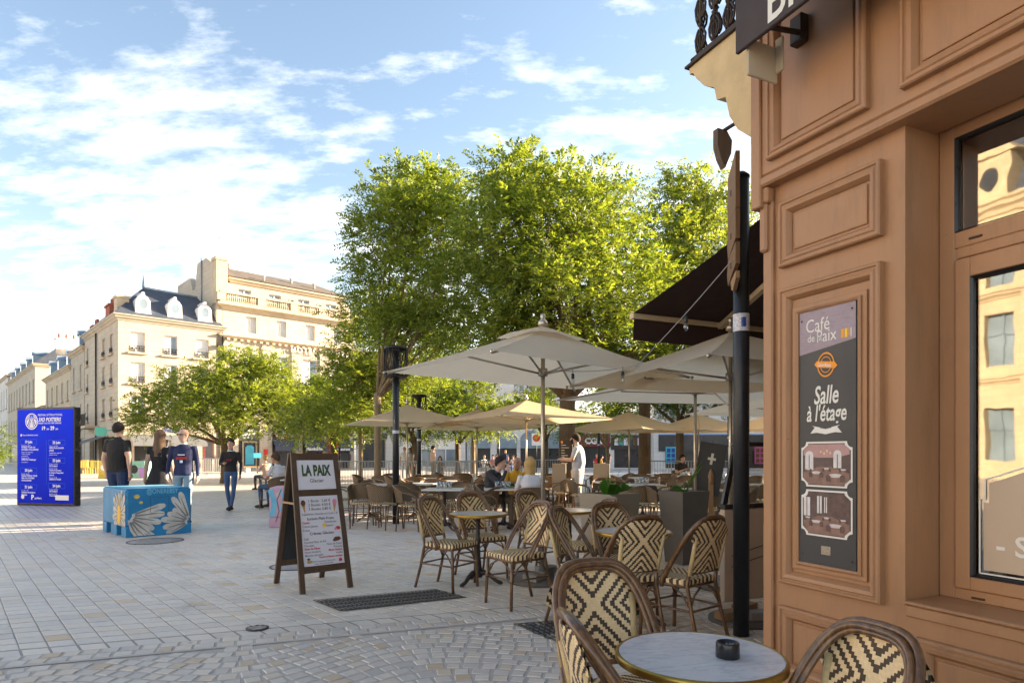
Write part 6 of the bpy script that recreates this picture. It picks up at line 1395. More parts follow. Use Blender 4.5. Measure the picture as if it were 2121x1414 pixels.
mb = MB(); disc(mb, w_*.62, .6, .34, .2, -.01, 18); e_ = mb.build('painted_eye', 'white_ink', r); mb = MB(); disc(mb, w_*.62, .6, .14, .16, -.015, 14); mb.build('pupil', 'blue_ink', e_)
r, w_, dp, h_ = block_obj(gp(268,990), gp(300,990), gp(266,989), .95, 'mint concrete block with a painted eye between the walkers', ('paint_mint','paint_mint'))
mb = MB(); disc(mb, w_*.3, .5, .22, .24, -.01, 18); e_ = mb.build('painted_eye', 'black_ink', r); mb = MB(); mb.box(w_*.6,w_-.02,-.012,-.008,.05,.6); mb.build('painted_patch', 'paint_lilac', r)

# ------------------------------------------------------------------ planters, boards, wind screen
def planter(x, y, rz, wt, wb, h, m, label):
    r = empty('planter', (x, y, 0), rz, label, 'planter'); mb = MB(); a, b = wt/2, wb/2; i = a-.03
    mb.add([(-b,-b,0),(b,-b,0),(b,b,0),(-b,b,0),(-a,-a,h),(a,-a,h),(a,a,h),(-a,a,h),(-i,-i,h),(i,-i,h),(i,i,h),(-i,i,h),(-i,-i,h-.08),(i,-i,h-.08),(i,i,h-.08),(-i,i,h-.08)], [(3,2,1,0)]+[(k*4+j,k*4+(j+1)%4,k*4+4+(j+1)%4,k*4+4+j) for k in range(3) for j in range(4)]); mb.build('pot', m, r)
    mb = MB(); mb.quad((-i,-i,h-.05),(i,-i,h-.05),(i,i,h-.05),(-i,i,h-.05)); mb.build('soil', 'soil', r)
    return r, h
def blade(par, base, tip, wd, m='blade_green', bend=.1, name='leaf'):
    base, tip = Vector(base), Vector(tip); d = tip-base; s_ = d.cross(Vector((0,1,.2))).normalized() if abs(d.y) < d.length*.9 else Vector((1,0,0)); mb = MB(); vs = []; n_ = 7
    for k in range(n_+1):
        f = k/n_; p = base+d*f+Vector((0,0,bend*math.sin(math.pi*f))); w_ = wd*(.35+1.3*f*(1-f)*2)*(1-f**4); vs += [p-s_*w_/2, p+Vector((0,-.12*w_,-.15*w_)), p+s_*w_/2]
    mb.add(vs, [(3*k,3*k+1,3*k+4,3*k+3) for k in range(n_)]+[(3*k+1,3*k+2,3*k+5,3*k+4) for k in range(n_)], True); return mb.build(name, m, par)
r, h_ = planter(xr(1262,8.35), 8.35, R(38), .56, .46, .845, 'concrete_taupe', 'low taupe square planter with broad leaves in front of the waiter')
for (tx_, ty_, tz_, w_) in ((-.30,-.1,.10,.16),(-.16,-.25,.12,.17),(.02,-.2,.06,.14),(.28,.1,.03,.09),(.2,-.25,.02,.1)): blade(r, (tx_*.2,ty_*.2,h_-.04), (tx_,ty_,h_+tz_), w_, 'leaf_plant', .10)
for k in range(9): blade(r, (.06*math.cos(k*1.4)*.4,.03*math.sin(k*1.4),h_-.04), (.06+.10*math.cos(k*2.1),.08*math.sin(k*1.3),h_+.22+.035*(k%4)), .016, 'blade_green', 0)
r, h_ = planter(xr(1416,8.0), 8.0, R(28), .44, .32, .895, 'concrete_grey', 'tall grey tapered planter beside the black board')
for (tx_, ty_, tz_, w_) in ((.27,-.05,.38,.03),(.33,-.02,.33,.026),(-.10,-.1,.16,.014),(-.22,.0,.05,.06),(-.05,-.2,.04,.06),(-.02,-.05,.14,.012)): blade(r, (.02,0,h_-.04), (tx_,ty_,h_+tz_), w_, 'blade_green' if tz_ > .1 else 'leaf_plant', .03)
r = empty('easel_board', (xr(1470,9.2), 9.2, 0), R(-18), 'black board with a pale cross on a wooden easel', 'sign')
mb = MB(); Mx = Matrix.Rotation(R(10),3,'Y'); mb.obox((0,-.05,1.14), (.37,.03,.74), Mx); bd = mb.build('board', 'board_black', r)
mb = MB(); [mb.obox((.03,-.068,1.28), s_, Mx) for s_ in ((.035,.004,.16),(.11,.006,.035))]; mb.build('cross', 'cream_ink', bd)
mb = MB(); mb.bbox(-.015,.055,.02,.08,0,.93,.006); mb.lathe([(.035,.92),(.03,.98),(.045,1.03),(.03,1.1),(.01,1.14)], 8, (.02,-.09,0)); mb.bbox(-.015,.055,-.11,-.07,.45,1.0,.006); mb.bbox(-.16,-.11,.02,.06,0,.8,.006); mb.bbox(-.2,.2,-.02,.04,.40,.44,.006); mb.build('easel', 'wood_teak', r)
r = empty('menu_easel', (xr(1172,16.2), 16.2, 0), R(6), 'chalk menu board on a stand beside the waiter', 'sign')
mb = MB(); mb.bbox(-.17,.17,-.02,.02,.95,1.72,.006); bd = mb.build('board', 'board_black', r); mb = MB(); rr = random.Random(3)
for k in range(9): mb.box(-.12,-.12+rr.uniform(.08,.22),-.024,-.022,1.05+.065*k,1.062+.065*k)
mb.build('chalk_lines', 'cream_ink', bd); mb = MB(); mb.box(-.13,-.08,-.026,-.022,1.62,1.68); mb.build('chalk_mark', 'orange_ink', bd)
mb = MB(); mb.beam((-.14,0,.95),(-.2,-.1,0),.03,.03); mb.beam((.14,0,.95),(.2,-.1,0),.03,.03); mb.beam((0,.02,1.3),(0,.5,0),.03,.03); mb.build('stand', 'wood_teak', r)
for (px, d, w_, lb) in ((1158,15.6,.17,'grey woven screen panel left of the waiter'),(1246,15.8,.20,'grey woven screen panel right of the waiter')):
    r = empty('wicker_screen', (xr(px,d), d, 0), R(-12), lb, 'screen', 'grey woven screens by the waiter'); mb = MB(); mb.bbox(-w_,w_,-.03,.03,.45,1.12,.01); mb.build('panel', 'concrete_taupe', r); mb = MB(); mb.bbox(-w_,-w_+.05,-.025,.025,0,.449,.004); mb.bbox(w_-.05,w_,-.025,.025,0,.449,.004); mb.build('leg', 'iron_brown', r)
r = empty('wind_screen', (1.98, 5.75, 0), R(24.5), 'beige terrace wind screen with glass top behind the sign post', 'screen')
mb = MB(); mb.bbox(-.13,2.2,-.03,.03,.04,.86,.008); mb.build('lower_panel', 'beige_panel', r); mb = MB(); mb.box(-.05,2.2,-.006,.006,.90,1.42); mb.build('glass', 'glass_screen', r)
mb = MB(); mb.bbox(-.13,2.2,-.035,.035,.862,.905,.006); mb.beam((-.11,0,.9),(.02,0,1.40),.03,.05); mb.bbox(-.02,2.2,-.02,.02,1.42,1.46,.006); mb.build('frame', 'plastic_dark', r)
mb = MB(); [mb.tube([(-.05+.1*k,-.036,.35+.02*k+.06*j) for k in range(12)], .003, 4) for j in (0,1.6)]; mb.build('scratch_cable', 'iron', r)

# ------------------------------------------------------------------ crowd barriers
def make_barrier():
    r = empty('crowd_barrier', (0,0,0), 0, 'x', 'barrier', 'metal crowd barriers'); mb = MB()
    mb.tube([(-1.05,0,.12),(-1.1,0,.2),(-1.1,0,.98),(-1.02,0,1.08),(1.02,0,1.08),(1.1,0,.98),(1.1,0,.2),(1.05,0,.12),(-1.05,0,.12)], .02, 6); mb.build('hoop', 'galv', r); mb = MB()
    for k in range(19): mb.tube([(-.99+.11*k,0,.14),(-.99+.11*k,0,1.07)], .009, 5, caps=False)
    tag(mb.build('bars', 'galv', r), kind='stuff')
    for s_ in (-1,1): mb = MB(); mb.tube([(s_*.8,-.3,.0),(s_*.8,-.02,.13),(s_*.8,.02,.13),(s_*.8,.3,0)], .016, 5); mb.build('foot', 'galv', r)
    return r
bp = make_barrier(); bu2 = []
for (px, d, rz, lb) in [(745,24.5,4,'barrier just right of the menu board'),(795,24.5,-8,'barrier behind the near lamp post'),(905,23.5,0,'stacked barrier behind the terrace, nearest of the row'),(925,23.8,1,'stacked barrier behind the terrace, second of the row'),(945,24.1,2,'stacked barrier behind the terrace, third of the row'),(965,24.4,0,'stacked barrier behind the terrace, last of the row')]: spawn(bp, bu2, (xr(px,d), d, 0), R(rz), 'galvanised '+lb)
for nth, px in zip(('left','middle','right'), (402,428,456)): spawn(bp, bu2, (xr(px,41), 41, 0), R(30), 'galvanised barrier in front of the corner house, '+nth+' of three')
for (px, d, rz, lb) in ((1385,25,3,'barrier beside the boy in black'),(1450,25,-4,'barrier behind the tall black board'),(1135,30,0,'barrier far behind the diners')): spawn(bp, bu2, (xr(px,d), d, 0), R(rz), 'galvanised '+lb)
r = empty('bench', (xr(540,47), 47, 0), R(40), 'pale bench in front of the hotel entrance', 'bench'); mb = MB(); mb.bbox(-1.3,1.3,-.25,.25,.38,.46,.02); mb.build('seat', 'wood_teak', r); mb = MB(); mb.bbox(-1.1,-.8,-.2,.2,0,.379,.02); mb.bbox(.8,1.1,-.2,.2,0,.379,.02); mb.build('leg', 'stone_pale', r)
r = empty('menu_stand', (xr(533,45), 45, 0), R(30), 'small lit menu stand outside the hotel', 'sign'); mb = MB(); mb.box(-.03,.03,-.03,.03,0,1.1); mb.build('post', 'iron', r); mb = MB(); mb.obox((0,0,1.25), (.5,.05,.36), Matrix.Rotation(R(-25),3,'X')); mb.build('panel', 'cyan_pl', r)
# yellow café chairs and traffic sign far off
def yellow_chair(px, d, rz, lb):
    r = empty('cafe_chair', (xr(px,d), d, 0), R(rz), lb, 'chair', 'yellow chairs by the corner house'); mb = MB(); mb.bbox(-.25,.25,-.25,.25,.42,.46,.01); mb.build('seat', 'yellow_pl', r); mb = MB(); [mb.bbox(-.25+.1*k,-.19+.1*k,.21,.25,.46,.9,.005) for k in range(5)]; mb.bbox(-.27,.27,.2,.26,.86,.93,.01); mb.build('backrest', 'yellow_pl', r)
    for a in (-.22,.22):
        for b in (-.22,.22): mb = MB(); mb.box(a-.02,a+.02,b-.02,b+.02,0,.42); mb.build('leg', 'yellow_pl', r)
for px, d, rz, nth in ((172,43,30,'leftmost'),(182,43.5,-40,'second'),(190,43,120,'third'),(196,42.5,200,'rightmost')): yellow_chair(px, d, rz, nth+' of the four yellow cafe chairs right of the blue totem')
r = empty('traffic_sign', (xr(1111,48), 48, 0), 0, 'no entry sign by the far shops', 'sign'); mb = MB(); mb.tube([(0,0,0),(0,0,2.9)], .04, 6); mb.build('post', 'iron', r); mb = MB(); mb.box(-.35,.35,-.06,-.04,2.0,2.9); f_ = mb.build('plate', 'white_ink', r); mb = MB(); disc(mb, 0, 2.55, .28, .28, -.065, 18); d_ = mb.build('disc', 'red_sign', f_); 
# ------------------------------------------------------------------ people (one continuous body mesh each; hair, skirt, bag and face details are children)
for nm, c in dict(skin_a=(.50,.28,.19), skin_b=(.56,.34,.25), skin_c=(.40,.21,.13), hair_dark=(.022,.014,.010), hair_brown=(.075,.040,.022), hair_blond=(.46,.29,.10), hair_long=(.15,.088,.05), hair_grey=(.30,.28,.26),
                  tee_black=(.018,.017,.018), dress_black=(.014,.014,.018), jean_blue=(.045,.10,.22), jean_pale=(.19,.25,.30), jean_dark=(.018,.038,.10), navy=(.016,.022,.075), white_cloth=(.62,.62,.64), pale_grey=(.50,.51,.54), trouser_cream=(.55,.50,.42),
                  charcoal=(.035,.035,.038), mustard=(.62,.34,.02), coral=(.70,.09,.045), khaki=(.16,.12,.07), shoe_dark=(.018,.014,.012), shoe_pale=(.50,.36,.30), red_cloth=(.45,.03,.03), blue_cloth=(.05,.12,.32), pink_cloth=(.55,.25,.28), wine=(.20,.012,.03)).items():
    mat(nm, c, .55 if 'skin' in nm else .85, var=.06 if 'skin' in nm else .14, vs=9, bump=0 if 'skin' in nm else .9, bs=9)
STAND = dict(hip=(0,0,.95), chest=(0,.01,1.30), neck=(0,.01,1.47), head=(0,-.015,1.635), sL=(.176,.01,1.42), sR=(-.176,.01,1.42), eL=(.232,.03,1.14), eR=(-.232,.03,1.14), wL=(.225,-.04,.89), wR=(-.225,-.04,.89),
             hL=(.095,0,.93), hR=(-.095,0,.93), kL=(.105,-.02,.51), kR=(-.105,-.02,.51), aL=(.11,.02,.09), aR=(-.11,.02,.09))
SIT = dict(STAND, hip=(0,.05,.53), chest=(0,.06,.86), neck=(0,.03,1.05), head=(0,-.02,1.215), sL=(.176,.04,1.0), sR=(-.176,.04,1.0), eL=(.24,-.05,.74), eR=(-.24,-.05,.74), wL=(.15,-.27,.80), wR=(-.15,-.27,.80),
           hL=(.10,.03,.52), hR=(-.10,.03,.52), kL=(.12,-.42,.53), kR=(-.12,-.42,.53), aL=(.12,-.40,.09), aR=(-.12,-.40,.09))
PEOPLE = []
def person(loc, rz, label, pose, H, top, bottom, skin, hair, hairstyle='short', sleeve=.55, hem=.92, shoes='shoe_dark', pant_to=1.0, build=1.0, legw=1.0, belly=0.0, small=False, beard=None, scalp=None, group=None, headturn=0.0, extra=None, face=True):
    PEOPLE.append(dict(locals()))
def hand_segs(w, e, side, small, curl=.35):
    w, e = Vector(w), Vector(e); d = (w-e).normalized(); lat = Vector((0,1,0)) if abs(d.y) < .8 else Vector((1,0,0)); lat = (lat-d*lat.dot(d)).normalized(); nrm = d.cross(lat)*side
    S_ = [(w, w+d*.085, .030, .034)]
    if small: return S_+[(w+d*.08, w+d*.15, .028, .018)]
    for k, (o, L_) in enumerate(((-.030,.062),(-.010,.074),(.010,.070),(.029,.056))):
        b = w+d*.085+lat*o; m_ = b+d*L_*.55+nrm*-.008; S_ += [(b, m_, .0098, .009), (m_, m_+d*L_*.40-nrm*L_*curl, .009, .0075)]
    t0 = w+d*.03-lat*.028; t1 = t0+d*.035-lat*.028; S_ += [(t0, t1, .013, .011), (t1, t1+d*.03-lat*.004-nrm*.008, .011, .009)]
    return S_
def build_people():
    tmp = []
    for P in PEOPLE:
        J = {k: Vector(v) for k, v in P['pose'].items()}; sc = P['H']/1.75; bw = P['build']; mb = MB(); segs = []   # segs for colouring: (p0,p1,r,mat)
        def loft(rings, n=12):
            vs = []
            for (c, A, B) in rings:
                for k in range(n): a = 2*math.pi*k/n; vs.append(c+A*math.cos(a)+B*math.sin(a))
            m_ = len(rings); fs = [(i*n+k, i*n+(k+1)%n, (i+1)*n+(k+1)%n, (i+1)*n+k) for i in range(m_-1) for k in range(n)]+[tuple(range(n-1,-1,-1)), tuple(range((m_-1)*n, m_*n))]; mb.add(vs, fs)
        def limb(p0, p1, r0, r1, bulge=0.0, m_=None, tag_m=None):
            d = (p1-p0); mid = p0+d*.35; mb.tube([p0-d.normalized()*r0*.5, p0, mid, p1, p1+d.normalized()*r1*.4], [r0*.7, r0, r0*.65+r1*.35+bulge, r1, r1*.7], 10, smooth=False)
            if m_: segs.append((p0, p1, (r0+r1)/2, m_))
        lat = (J['sL']-J['sR']).normalized(); up = (J['neck']-J['hip']).normalized(); fw = up.cross(lat).normalized(); hl = (J['hL']-J['hR']).normalized()
        hp, cst, nk = J['hip'], J['chest'], J['neck']; wst = hp.lerp(cst, .45); sm_ = (J['sL']+J['sR'])/2; bel = P['belly']
        loft([(hp-up*.09, hl*.11*bw, fw*.08*bw),(hp-up*.02, hl*.168*bw, fw*.118*bw),(wst-fw*(-bel*.5), hl.lerp(lat,.5)*.148*bw, fw*(.108*bw+bel)),(cst, lat*.172*bw, fw*.122*bw),(cst.lerp(sm_, .75), lat*.178*bw, fw*.098*bw),(sm_+up*.02, lat*.13*bw, fw*.075*bw),(sm_+up*.06, lat*.06, fw*.058)], 16)
        limb(nk-up*.05, nk+(J['head']-nk)*.6, .058, .052)
        hem = P['hem']; hz = hp+up*((hem-.95))
        segs.append((hp-up*.06, hz-up*.02, .15, P['bottom'])); segs.append((hz+up*.02, cst, .15, P['top'])); segs.append((cst, sm_-up*.02, .15, P['top'])); segs.append((nk+up*.02, J['head'], .06, P['skin']))
        for s in 'LR':
            sh, el, wr = J['s'+s], J['e'+s], J['w'+s]
            limb(sh, el, .056*bw, .042*bw, .002); limb(el, wr, .041*bw, .028, .004); f = P['sleeve']
            tot = 1.0
            if f <= 1: q = sh.lerp(el, f); segs.append((sh, q-(el-sh)*.02, .05, P['top'])); segs.append((q+(el-sh)*.03, el, .05, P['skin'])); segs.append((el, wr, .04, P['skin']))
            else: segs.append((sh, el, .05, P['top'])); q = el.lerp(wr, min(1,f-1)); segs.append((el, q, .04, P['top'])); segs.append((q+(wr-el)*.05, wr+(wr-el)*.1, .03, P['skin']))
            for (a, b, r0, r1) in hand_segs(wr, el, 1 if s == 'L' else -1, P['small']):
                mb.tube([a, (a+b)/2, b, b+(b-a).normalized()*r1*.5], [r0, (r0+r1)/2, r1, r1*.55], 7, smooth=False, sq=1.0); segs.append((a, b, .025, P['skin']))
            h_, k_, a_ = J['h'+s], J['k'+s], J['a'+s]; lw = P['legw']
            limb(h_, k_, .088*bw*lw, .058*lw, .006); limb(k_, a_, .056*lw, .040*lw, .008)
            pt = P['pant_to']; q = (h_.lerp(k_, pt*2) if pt <= .5 else k_.lerp(a_, pt*2-1))
            if pt <= .5: segs += [(h_, q, .08, P['bottom']), (q+(k_-h_)*.03, k_, .06, P['skin']), (k_, a_-Vector((0,0,-.03)), .05, P['skin'])]
            else: segs += [(h_, k_, .08, P['bottom']), (k_, q, .05, P['bottom'])]+([(q, a_, .05, P['skin'])] if pt < .99 else [])
            ff = -Vector((fw.x, fw.y, 0)).normalized()*-1 if False else Vector((hl.y, -hl.x, 0)).normalized()
            ff = ff if ff.dot(Vector((0,-1,0))) > -.2 else -ff; toe = a_+ff*.165+Vector((0,0,-.052)); heel = a_-ff*.055+Vector((0,0,-.045))
            mb.tube([heel-ff*.02, heel, a_+ff*.03+Vector((0,0,-.035)), toe, toe+ff*.045], [.03,.042,.045,.038,.018], 9, smooth=False); segs.append((heel, toe, .05, P['shoes'])); segs.append((a_+Vector((0,0,.02)), a_-Vector((0,0,.03)), .05, P['shoes']))
        # head
        hd = J['head']; tz = P['headturn']; Rh = Matrix.Rotation(tz, 3, 'Z'); fx = Rh @ Vector((fw.x, fw.y, 0)).normalized()*-1; fx = Rh @ (Vector((0,-1,0))); lx = Rh @ Vector((1,0,0)); ux = Vector((0,0,1))
        hp_ = [(-.115,.030,.035,.020),(-.10,.045,.050,.018),(-.06,.060,.072,.010),(-.01,.072,.088,0),(.04,.076,.095,-.008),(.085,.066,.083,-.012),(.11,.045,.055,-.012),(.122,.018,.02,-.012)]
        loft([(hd+ux*z+fx*o, lx*a, fx*b) for z, a, b, o in hp_], 14)
        mb.tube([hd+fx*.086+ux*.015, hd+fx*.108-ux*.018, hd+fx*.09-ux*.03], [.008,.015,.010], 6, smooth=False)
        for s_ in (-1,1): mb.tube([hd+lx*s_*.072-ux*.03, hd+lx*s_*.083+ux*.005-fx*.008, hd+lx*s_*.074+ux*.025], [.008,.014,.008], 6, smooth=False)
        segs.append((hd-ux*.08, hd+ux*.08, .085, P['skin']))
        me = mb.mesh('body', 'skin_a'); o = bpy.data.objects.new('tmp', me); COL.objects.link(o)
        md = o.modifiers.new('r', 'REMESH'); md.mode = 'VOXEL'; md.voxel_size = .020 if P['small'] else .0105; sm = o.modifiers.new('s', 'SMOOTH'); sm.iterations = 3 if P['small'] else 5; sm.factor = .5
        tmp.append((P, o, segs, J, sc, (hd, fx, lx, ux)))
    dg = bpy.context.evaluated_depsgraph_get()
    for P, o, segs, J, sc, (hd, fx, lx, ux) in tmp:
        me = bpy.data.meshes.new_from_object(o.evaluated_get(dg)); me.name = 'person'; bpy.data.objects.remove(o)
        me.materials.clear(); names = []
        for s_ in segs:
            if s_[3] not in names: names.append(s_[3]); me.materials.append(MAT[s_[3]])
        n = len(me.polygons); C = np.empty(n*3, np.float32); me.polygons.foreach_get('center', C); C = C.reshape(-1, 3); best = np.full(n, 1e9); idx = np.zeros(n, np.int32)
        for (a, b, r_, m_) in segs:
            a_, d_ = np.array(a), np.array(b-a); L2 = max(1e-9, float((d_*d_).sum())); t_ = np.clip(((C-a_)@d_)/L2, 0, 1); q = np.linalg.norm(C-a_-t_[:, None]*d_, axis=1)/r_; k = q < best; best[k] = q[k]; idx[k] = names.index(m_)
        me.polygons.foreach_set('material_index', idx); me.polygons.foreach_set('use_smooth', np.ones(n, bool)); me.update()
        body = bpy.data.objects.new('person', me); COL.objects.link(body); body.location = P['loc']; body.rotation_euler = (0, 0, P['rz']); body.scale = (sc, sc, sc)
        tag(body, P['label'], 'person', P['group'])
        # hair
        st = P['hairstyle']; mb = MB(); vs = []; n_ = 20; rows = 9
        if st != 'bald':
            ext = {'short': .68, 'buzz': .70, 'long': .70, 'bob': .76, 'bun': .68}[st]; gro = {'short': .022, 'buzz': .015, 'long': .024, 'bob': .030, 'bun': .020}[st]; rr = random.Random(hash(P['label']) % 999)
            for i in range(rows+1):
                ph = math.pi*.5-(math.pi*ext)*i/rows
                for k in range(n_):
                    a = 2*math.pi*k/n_; bk = (1-math.cos(a))/2      # a=0 front
                    lim = ph if ph > 0 else ph*(.05+.95*bk**.6)
                    lim = max(lim, math.radians(28)*(1-bk)**1.5+ph*bk) if st != 'bob' else max(lim, math.radians(22)*(1-bk)**2+ph*bk)
                    g_ = gro*(1+.25*rr.uniform(-1,1)); cz = math.cos(lim); p = hd+ux*(.015+(.108+g_)*math.sin(lim))+fx*(-.008+(.097+g_)*cz*math.cos(a))+lx*((.076+g_)*cz*math.sin(a)); vs.append(p)
            mb.add(vs, [(i*n_+k, (i+1)*n_+k, (i+1)*n_+(k+1)%n_, i*n_+(k+1)%n_) for i in range(rows) for k in range(n_)]+[tuple(range(n_))], True)
            if st in ('long','bob'):
                ln = .30 if st == 'long' else .10; vs = []; m_ = 14; r2 = 8
                for i in range(r2+1):
                    f = i/r2
                    for k in range(m_):
                        a = math.pi*(.36+1.28*k/(m_-1)) if st == 'long' else math.pi*(.26+1.48*k/(m_-1)); wv = 1+.10*math.sin(k*2.3)*f; p = hd+ux*(.03-(.10+ln)*f)+fx*((.105+.012*f)*math.cos(a)*wv-.012-.02*f)+lx*((.085+(.045*f if st == 'long' else .018*math.sin(math.pi*f)))*math.sin(a)*wv); vs.append(p)
                fs = [(i*m_+k, i*m_+k+1, (i+1)*m_+k+1, (i+1)*m_+k) for i in range(r2) for k in range(m_-1)]; mb.add(vs, fs, True); mb.add([v-(v-hd)*.0+fx*.006 for v in vs], [f[::-1] for f in fs], True)
            if st == 'bun': mb.lathe([(.005,-.04),(.035,-.02),(.04,.0),(.03,.03),(.004,.04)], 10, tuple(hd-fx*.11+ux*.07))
            mb.build('hair', P['hair'], body)
        if P['face']:
            mb = MB()
            for s_ in (-1,1):
                c = hd+fx*.0835+lx*s_*.031+ux*.016; mb.add([c+lx*x_+ux*z_+fx*(.004-.6*abs(x_)) for x_, z_ in ((-.013,0),(0,-.005),(.013,0),(0,.006))], [(0,1,2,3)]); b0 = c+ux*.020; mb.add([b0+lx*x_+ux*z_+fx*.006 for x_, z_ in ((-.018,-.003),(.018,-.003),(.018,.004),(-.018,.004))], [(0,1,2,3)])
            mb.build('eyes', 'hair_dark', body); mb = MB(); c = hd+fx*.088-ux*.055; mb.add([c+lx*x_+ux*z_+fx*(.002-.5*abs(x_)) for x_, z_ in ((-.024,0),(0,-.007),(.024,0),(0,.004))], [(0,1,2,3)]); mb.build('mouth', 'wine', body)
        if P['beard']:
            mb = MB(); vs = []; m_ = 13
            for i in range(4):
                f = i/3
                for k in range(m_):
                    a = -1.45+2.9*k/(m_-1); vs.append(hd+ux*(-.035-.075*f+.05*abs(math.sin(a))**2*(1-f))+fx*((.094-.03*f)*math.cos(a)+.008)+lx*((.080-.025*f)*math.sin(a)))
            mb.add(vs, [(i*m_+k, (i+1)*m_+k, (i+1)*m_+k+1, i*m_+k+1) for i in range(3) for k in range(m_-1)], True); mb.build('beard', P['beard'], body)
        if P['extra']: P['extra'](body, J, (hd, fx, lx, ux))
W = lambda **k: dict(STAND, **{a: b for a, b in k.items()})
# man in black T-shirt walking away
xm, dm_ = xr(247, 11.9), 11.9
person((xm, 12.9, 0), R(172), 'man in black t-shirt and navy shorts walking away, left of the group', W(wL=(.255,-.03,.90), wR=(-.255,.04,.90), eR=(-.245,.05,1.14), eL=(.245,.03,1.14), kL=(.115,-.06,.51), aL=(.12,-.06,.09), kR=(-.115,.03,.51), aR=(-.12,.10,.10)), 1.95, 'tee_black', 'jean_dark', 'skin_b', 'hair_dark', 'buzz', sleeve=.62, hem=.90, pant_to=.42, build=1.12, legw=1.12, belly=.02, face=False)
PEOPLE[-1]['loc'] = (xr(245, 12.4), 12.4, 0)
def skirt(body, J, hd):
    mb = MB(); n_ = 40; vs = []; 
    for i in range(9):
        f = i/8; z = 1.06-.66*f; rx = .142+.035*min(1,f*3)+.115*f; ry = .112+.03*min(1,f*3)+.10*f
        for k in range(n_): a = 2*math.pi*k/n_; pl = 1+.06*f*math.sin(a*10+.5)+.05*f*math.sin(a*3); vs.append((rx*math.cos(a)*pl, ry*math.sin(a)*pl+.01, z+.02*f*math.sin(a*2)))
    mb.add(vs, [(i*n_+k, (i+1)*n_+k, (i+1)*n_+(k+1)%n_, i*n_+(k+1)%n_) for i in range(8) for k in range(n_)], True); mb.build('skirt', 'dress_black', body)
    mb = MB(); mb.tube([(.14,.10,1.40),(-.05,.145,1.20),(-.19,.02,1.02)], .008, 5); mb.build('bag_strap', 'shoe_dark', body)
person((xr(331,12.6), 12.6, 0), R(178), 'woman with long brown hair in a black pleated dress, seen from behind', W(wL=(.27,.02,.88), wR=(-.26,-.03,.88), eR=(-.24,.03,1.14)), 1.80, 'dress_black', 'dress_black', 'skin_b', 'hair_long', 'long', sleeve=.40, hem=.95, pant_to=.2, build=.98, face=False, extra=skirt, shoes='shoe_pale')
def sweater(body, J, hd):
    mb = MB(); yf = -.150
    vs = [(x_*.9, yf+abs(x_)**2*1.2-.012, z_) for x_, z_ in ((-.10,1.20),(.10,1.20),(.10,1.25),(-.10,1.25))]; mb.add(vs, [(0,1,2,3)]); mb.build('chest_print', 'red_cloth', body)
    mb = MB(); mb.add([(x_, yf-.014+abs(x_)**2*1.2, z_) for x_, z_ in ((-.06,1.275),(.06,1.275),(.06,1.295),(-.06,1.295))], [(0,1,2,3)]); mb.add([(x_, yf-.014, z_) for x_, z_ in ((-.025,1.14),(.025,1.14),(.025,1.185),(-.025,1.185))], [(0,1,2,3)]); mb.build('chest_lettering', 'white_ink', body)
    h, fx, lx, ux = hd; mb = MB(); [mb.add([h+fx*.094+lx*(s_*.034+x_)+ux*(.016+z_) for x_, z_ in ((-.028,-.016),(.028,-.016),(.028,.018),(-.028,.018))], [(0,1,2,3)]) for s_ in (-1,1)]; [mb.tube([h+fx*.09+lx*s_*.06+ux*.02, h+lx*s_*.078+ux*.02], .004, 5) for s_ in (-1,1)]; mb.build('sunglasses', 'plastic_dark', body)
    mb = MB(); mb.lathe([(.062,0),(.066,.02),(.060,.035)], 14, (0,-.004,1.475), caps=False); mb.build('collar', 'white_cloth', body)
person((xr(380,12.3), 12.3, 0), R(14), 'bald man in navy sweatshirt and pale jeans walking towards the camera', W(wL=(.245,-.02,.90), wR=(-.235,-.14,.93), eR=(-.245,.01,1.15), kL=(.10,-.10,.52), aL=(.10,-.06,.10), kR=(-.10,.02,.51), aR=(-.10,.12,.10)), 1.82, 'navy', 'jean_pale', 'skin_b', 'hair_grey', 'bald', sleeve=1.98, hem=.90, build=1.04, headturn=R(-35), extra=sweater)
def womans(body, J, hd):
    mb = MB(); mb.add([(x_*.95, -.143+abs(x_)**2*1.2, z_) for x_, z_ in ((-.075,1.22),(.075,1.22),(.075,1.27),(-.075,1.27))], [(0,1,2,3)]); mb.build('chest_print', 'wine', body)
    mb = MB(); mb.lathe([(.075,0),(.085,.015),(.066,.03)], 14, (0,-.004,1.455), caps=False); mb.build('collar', 'white_cloth', body)
    mb = MB(); mb.tube([(-.12,-.10,1.42),(-.13,-.145,1.25),(-.15,-.12,1.08)], .015, 6); mb.build('bag_strap', 'shoe_dark', body)
x_, y_ = gp(478, 1057)
person((x_, y_, 0), R(4), 'woman in black sweater, jeans and boots walking towards the camera', W(wR=(-.10,-.20,1.16), eR=(-.24,-.04,1.15), wL=(.235,-.03,.89), kL=(.085,-.05,.51), aL=(.045,-.10,.10), kR=(-.085,0,.51), aR=(-.05,.08,.10)), 1.70, 'tee_black', 'jean_blue', 'skin_b', 'hair_dark', 'bun', sleeve=1.95, hem=.96, build=.95, legw=.92, extra=womans)
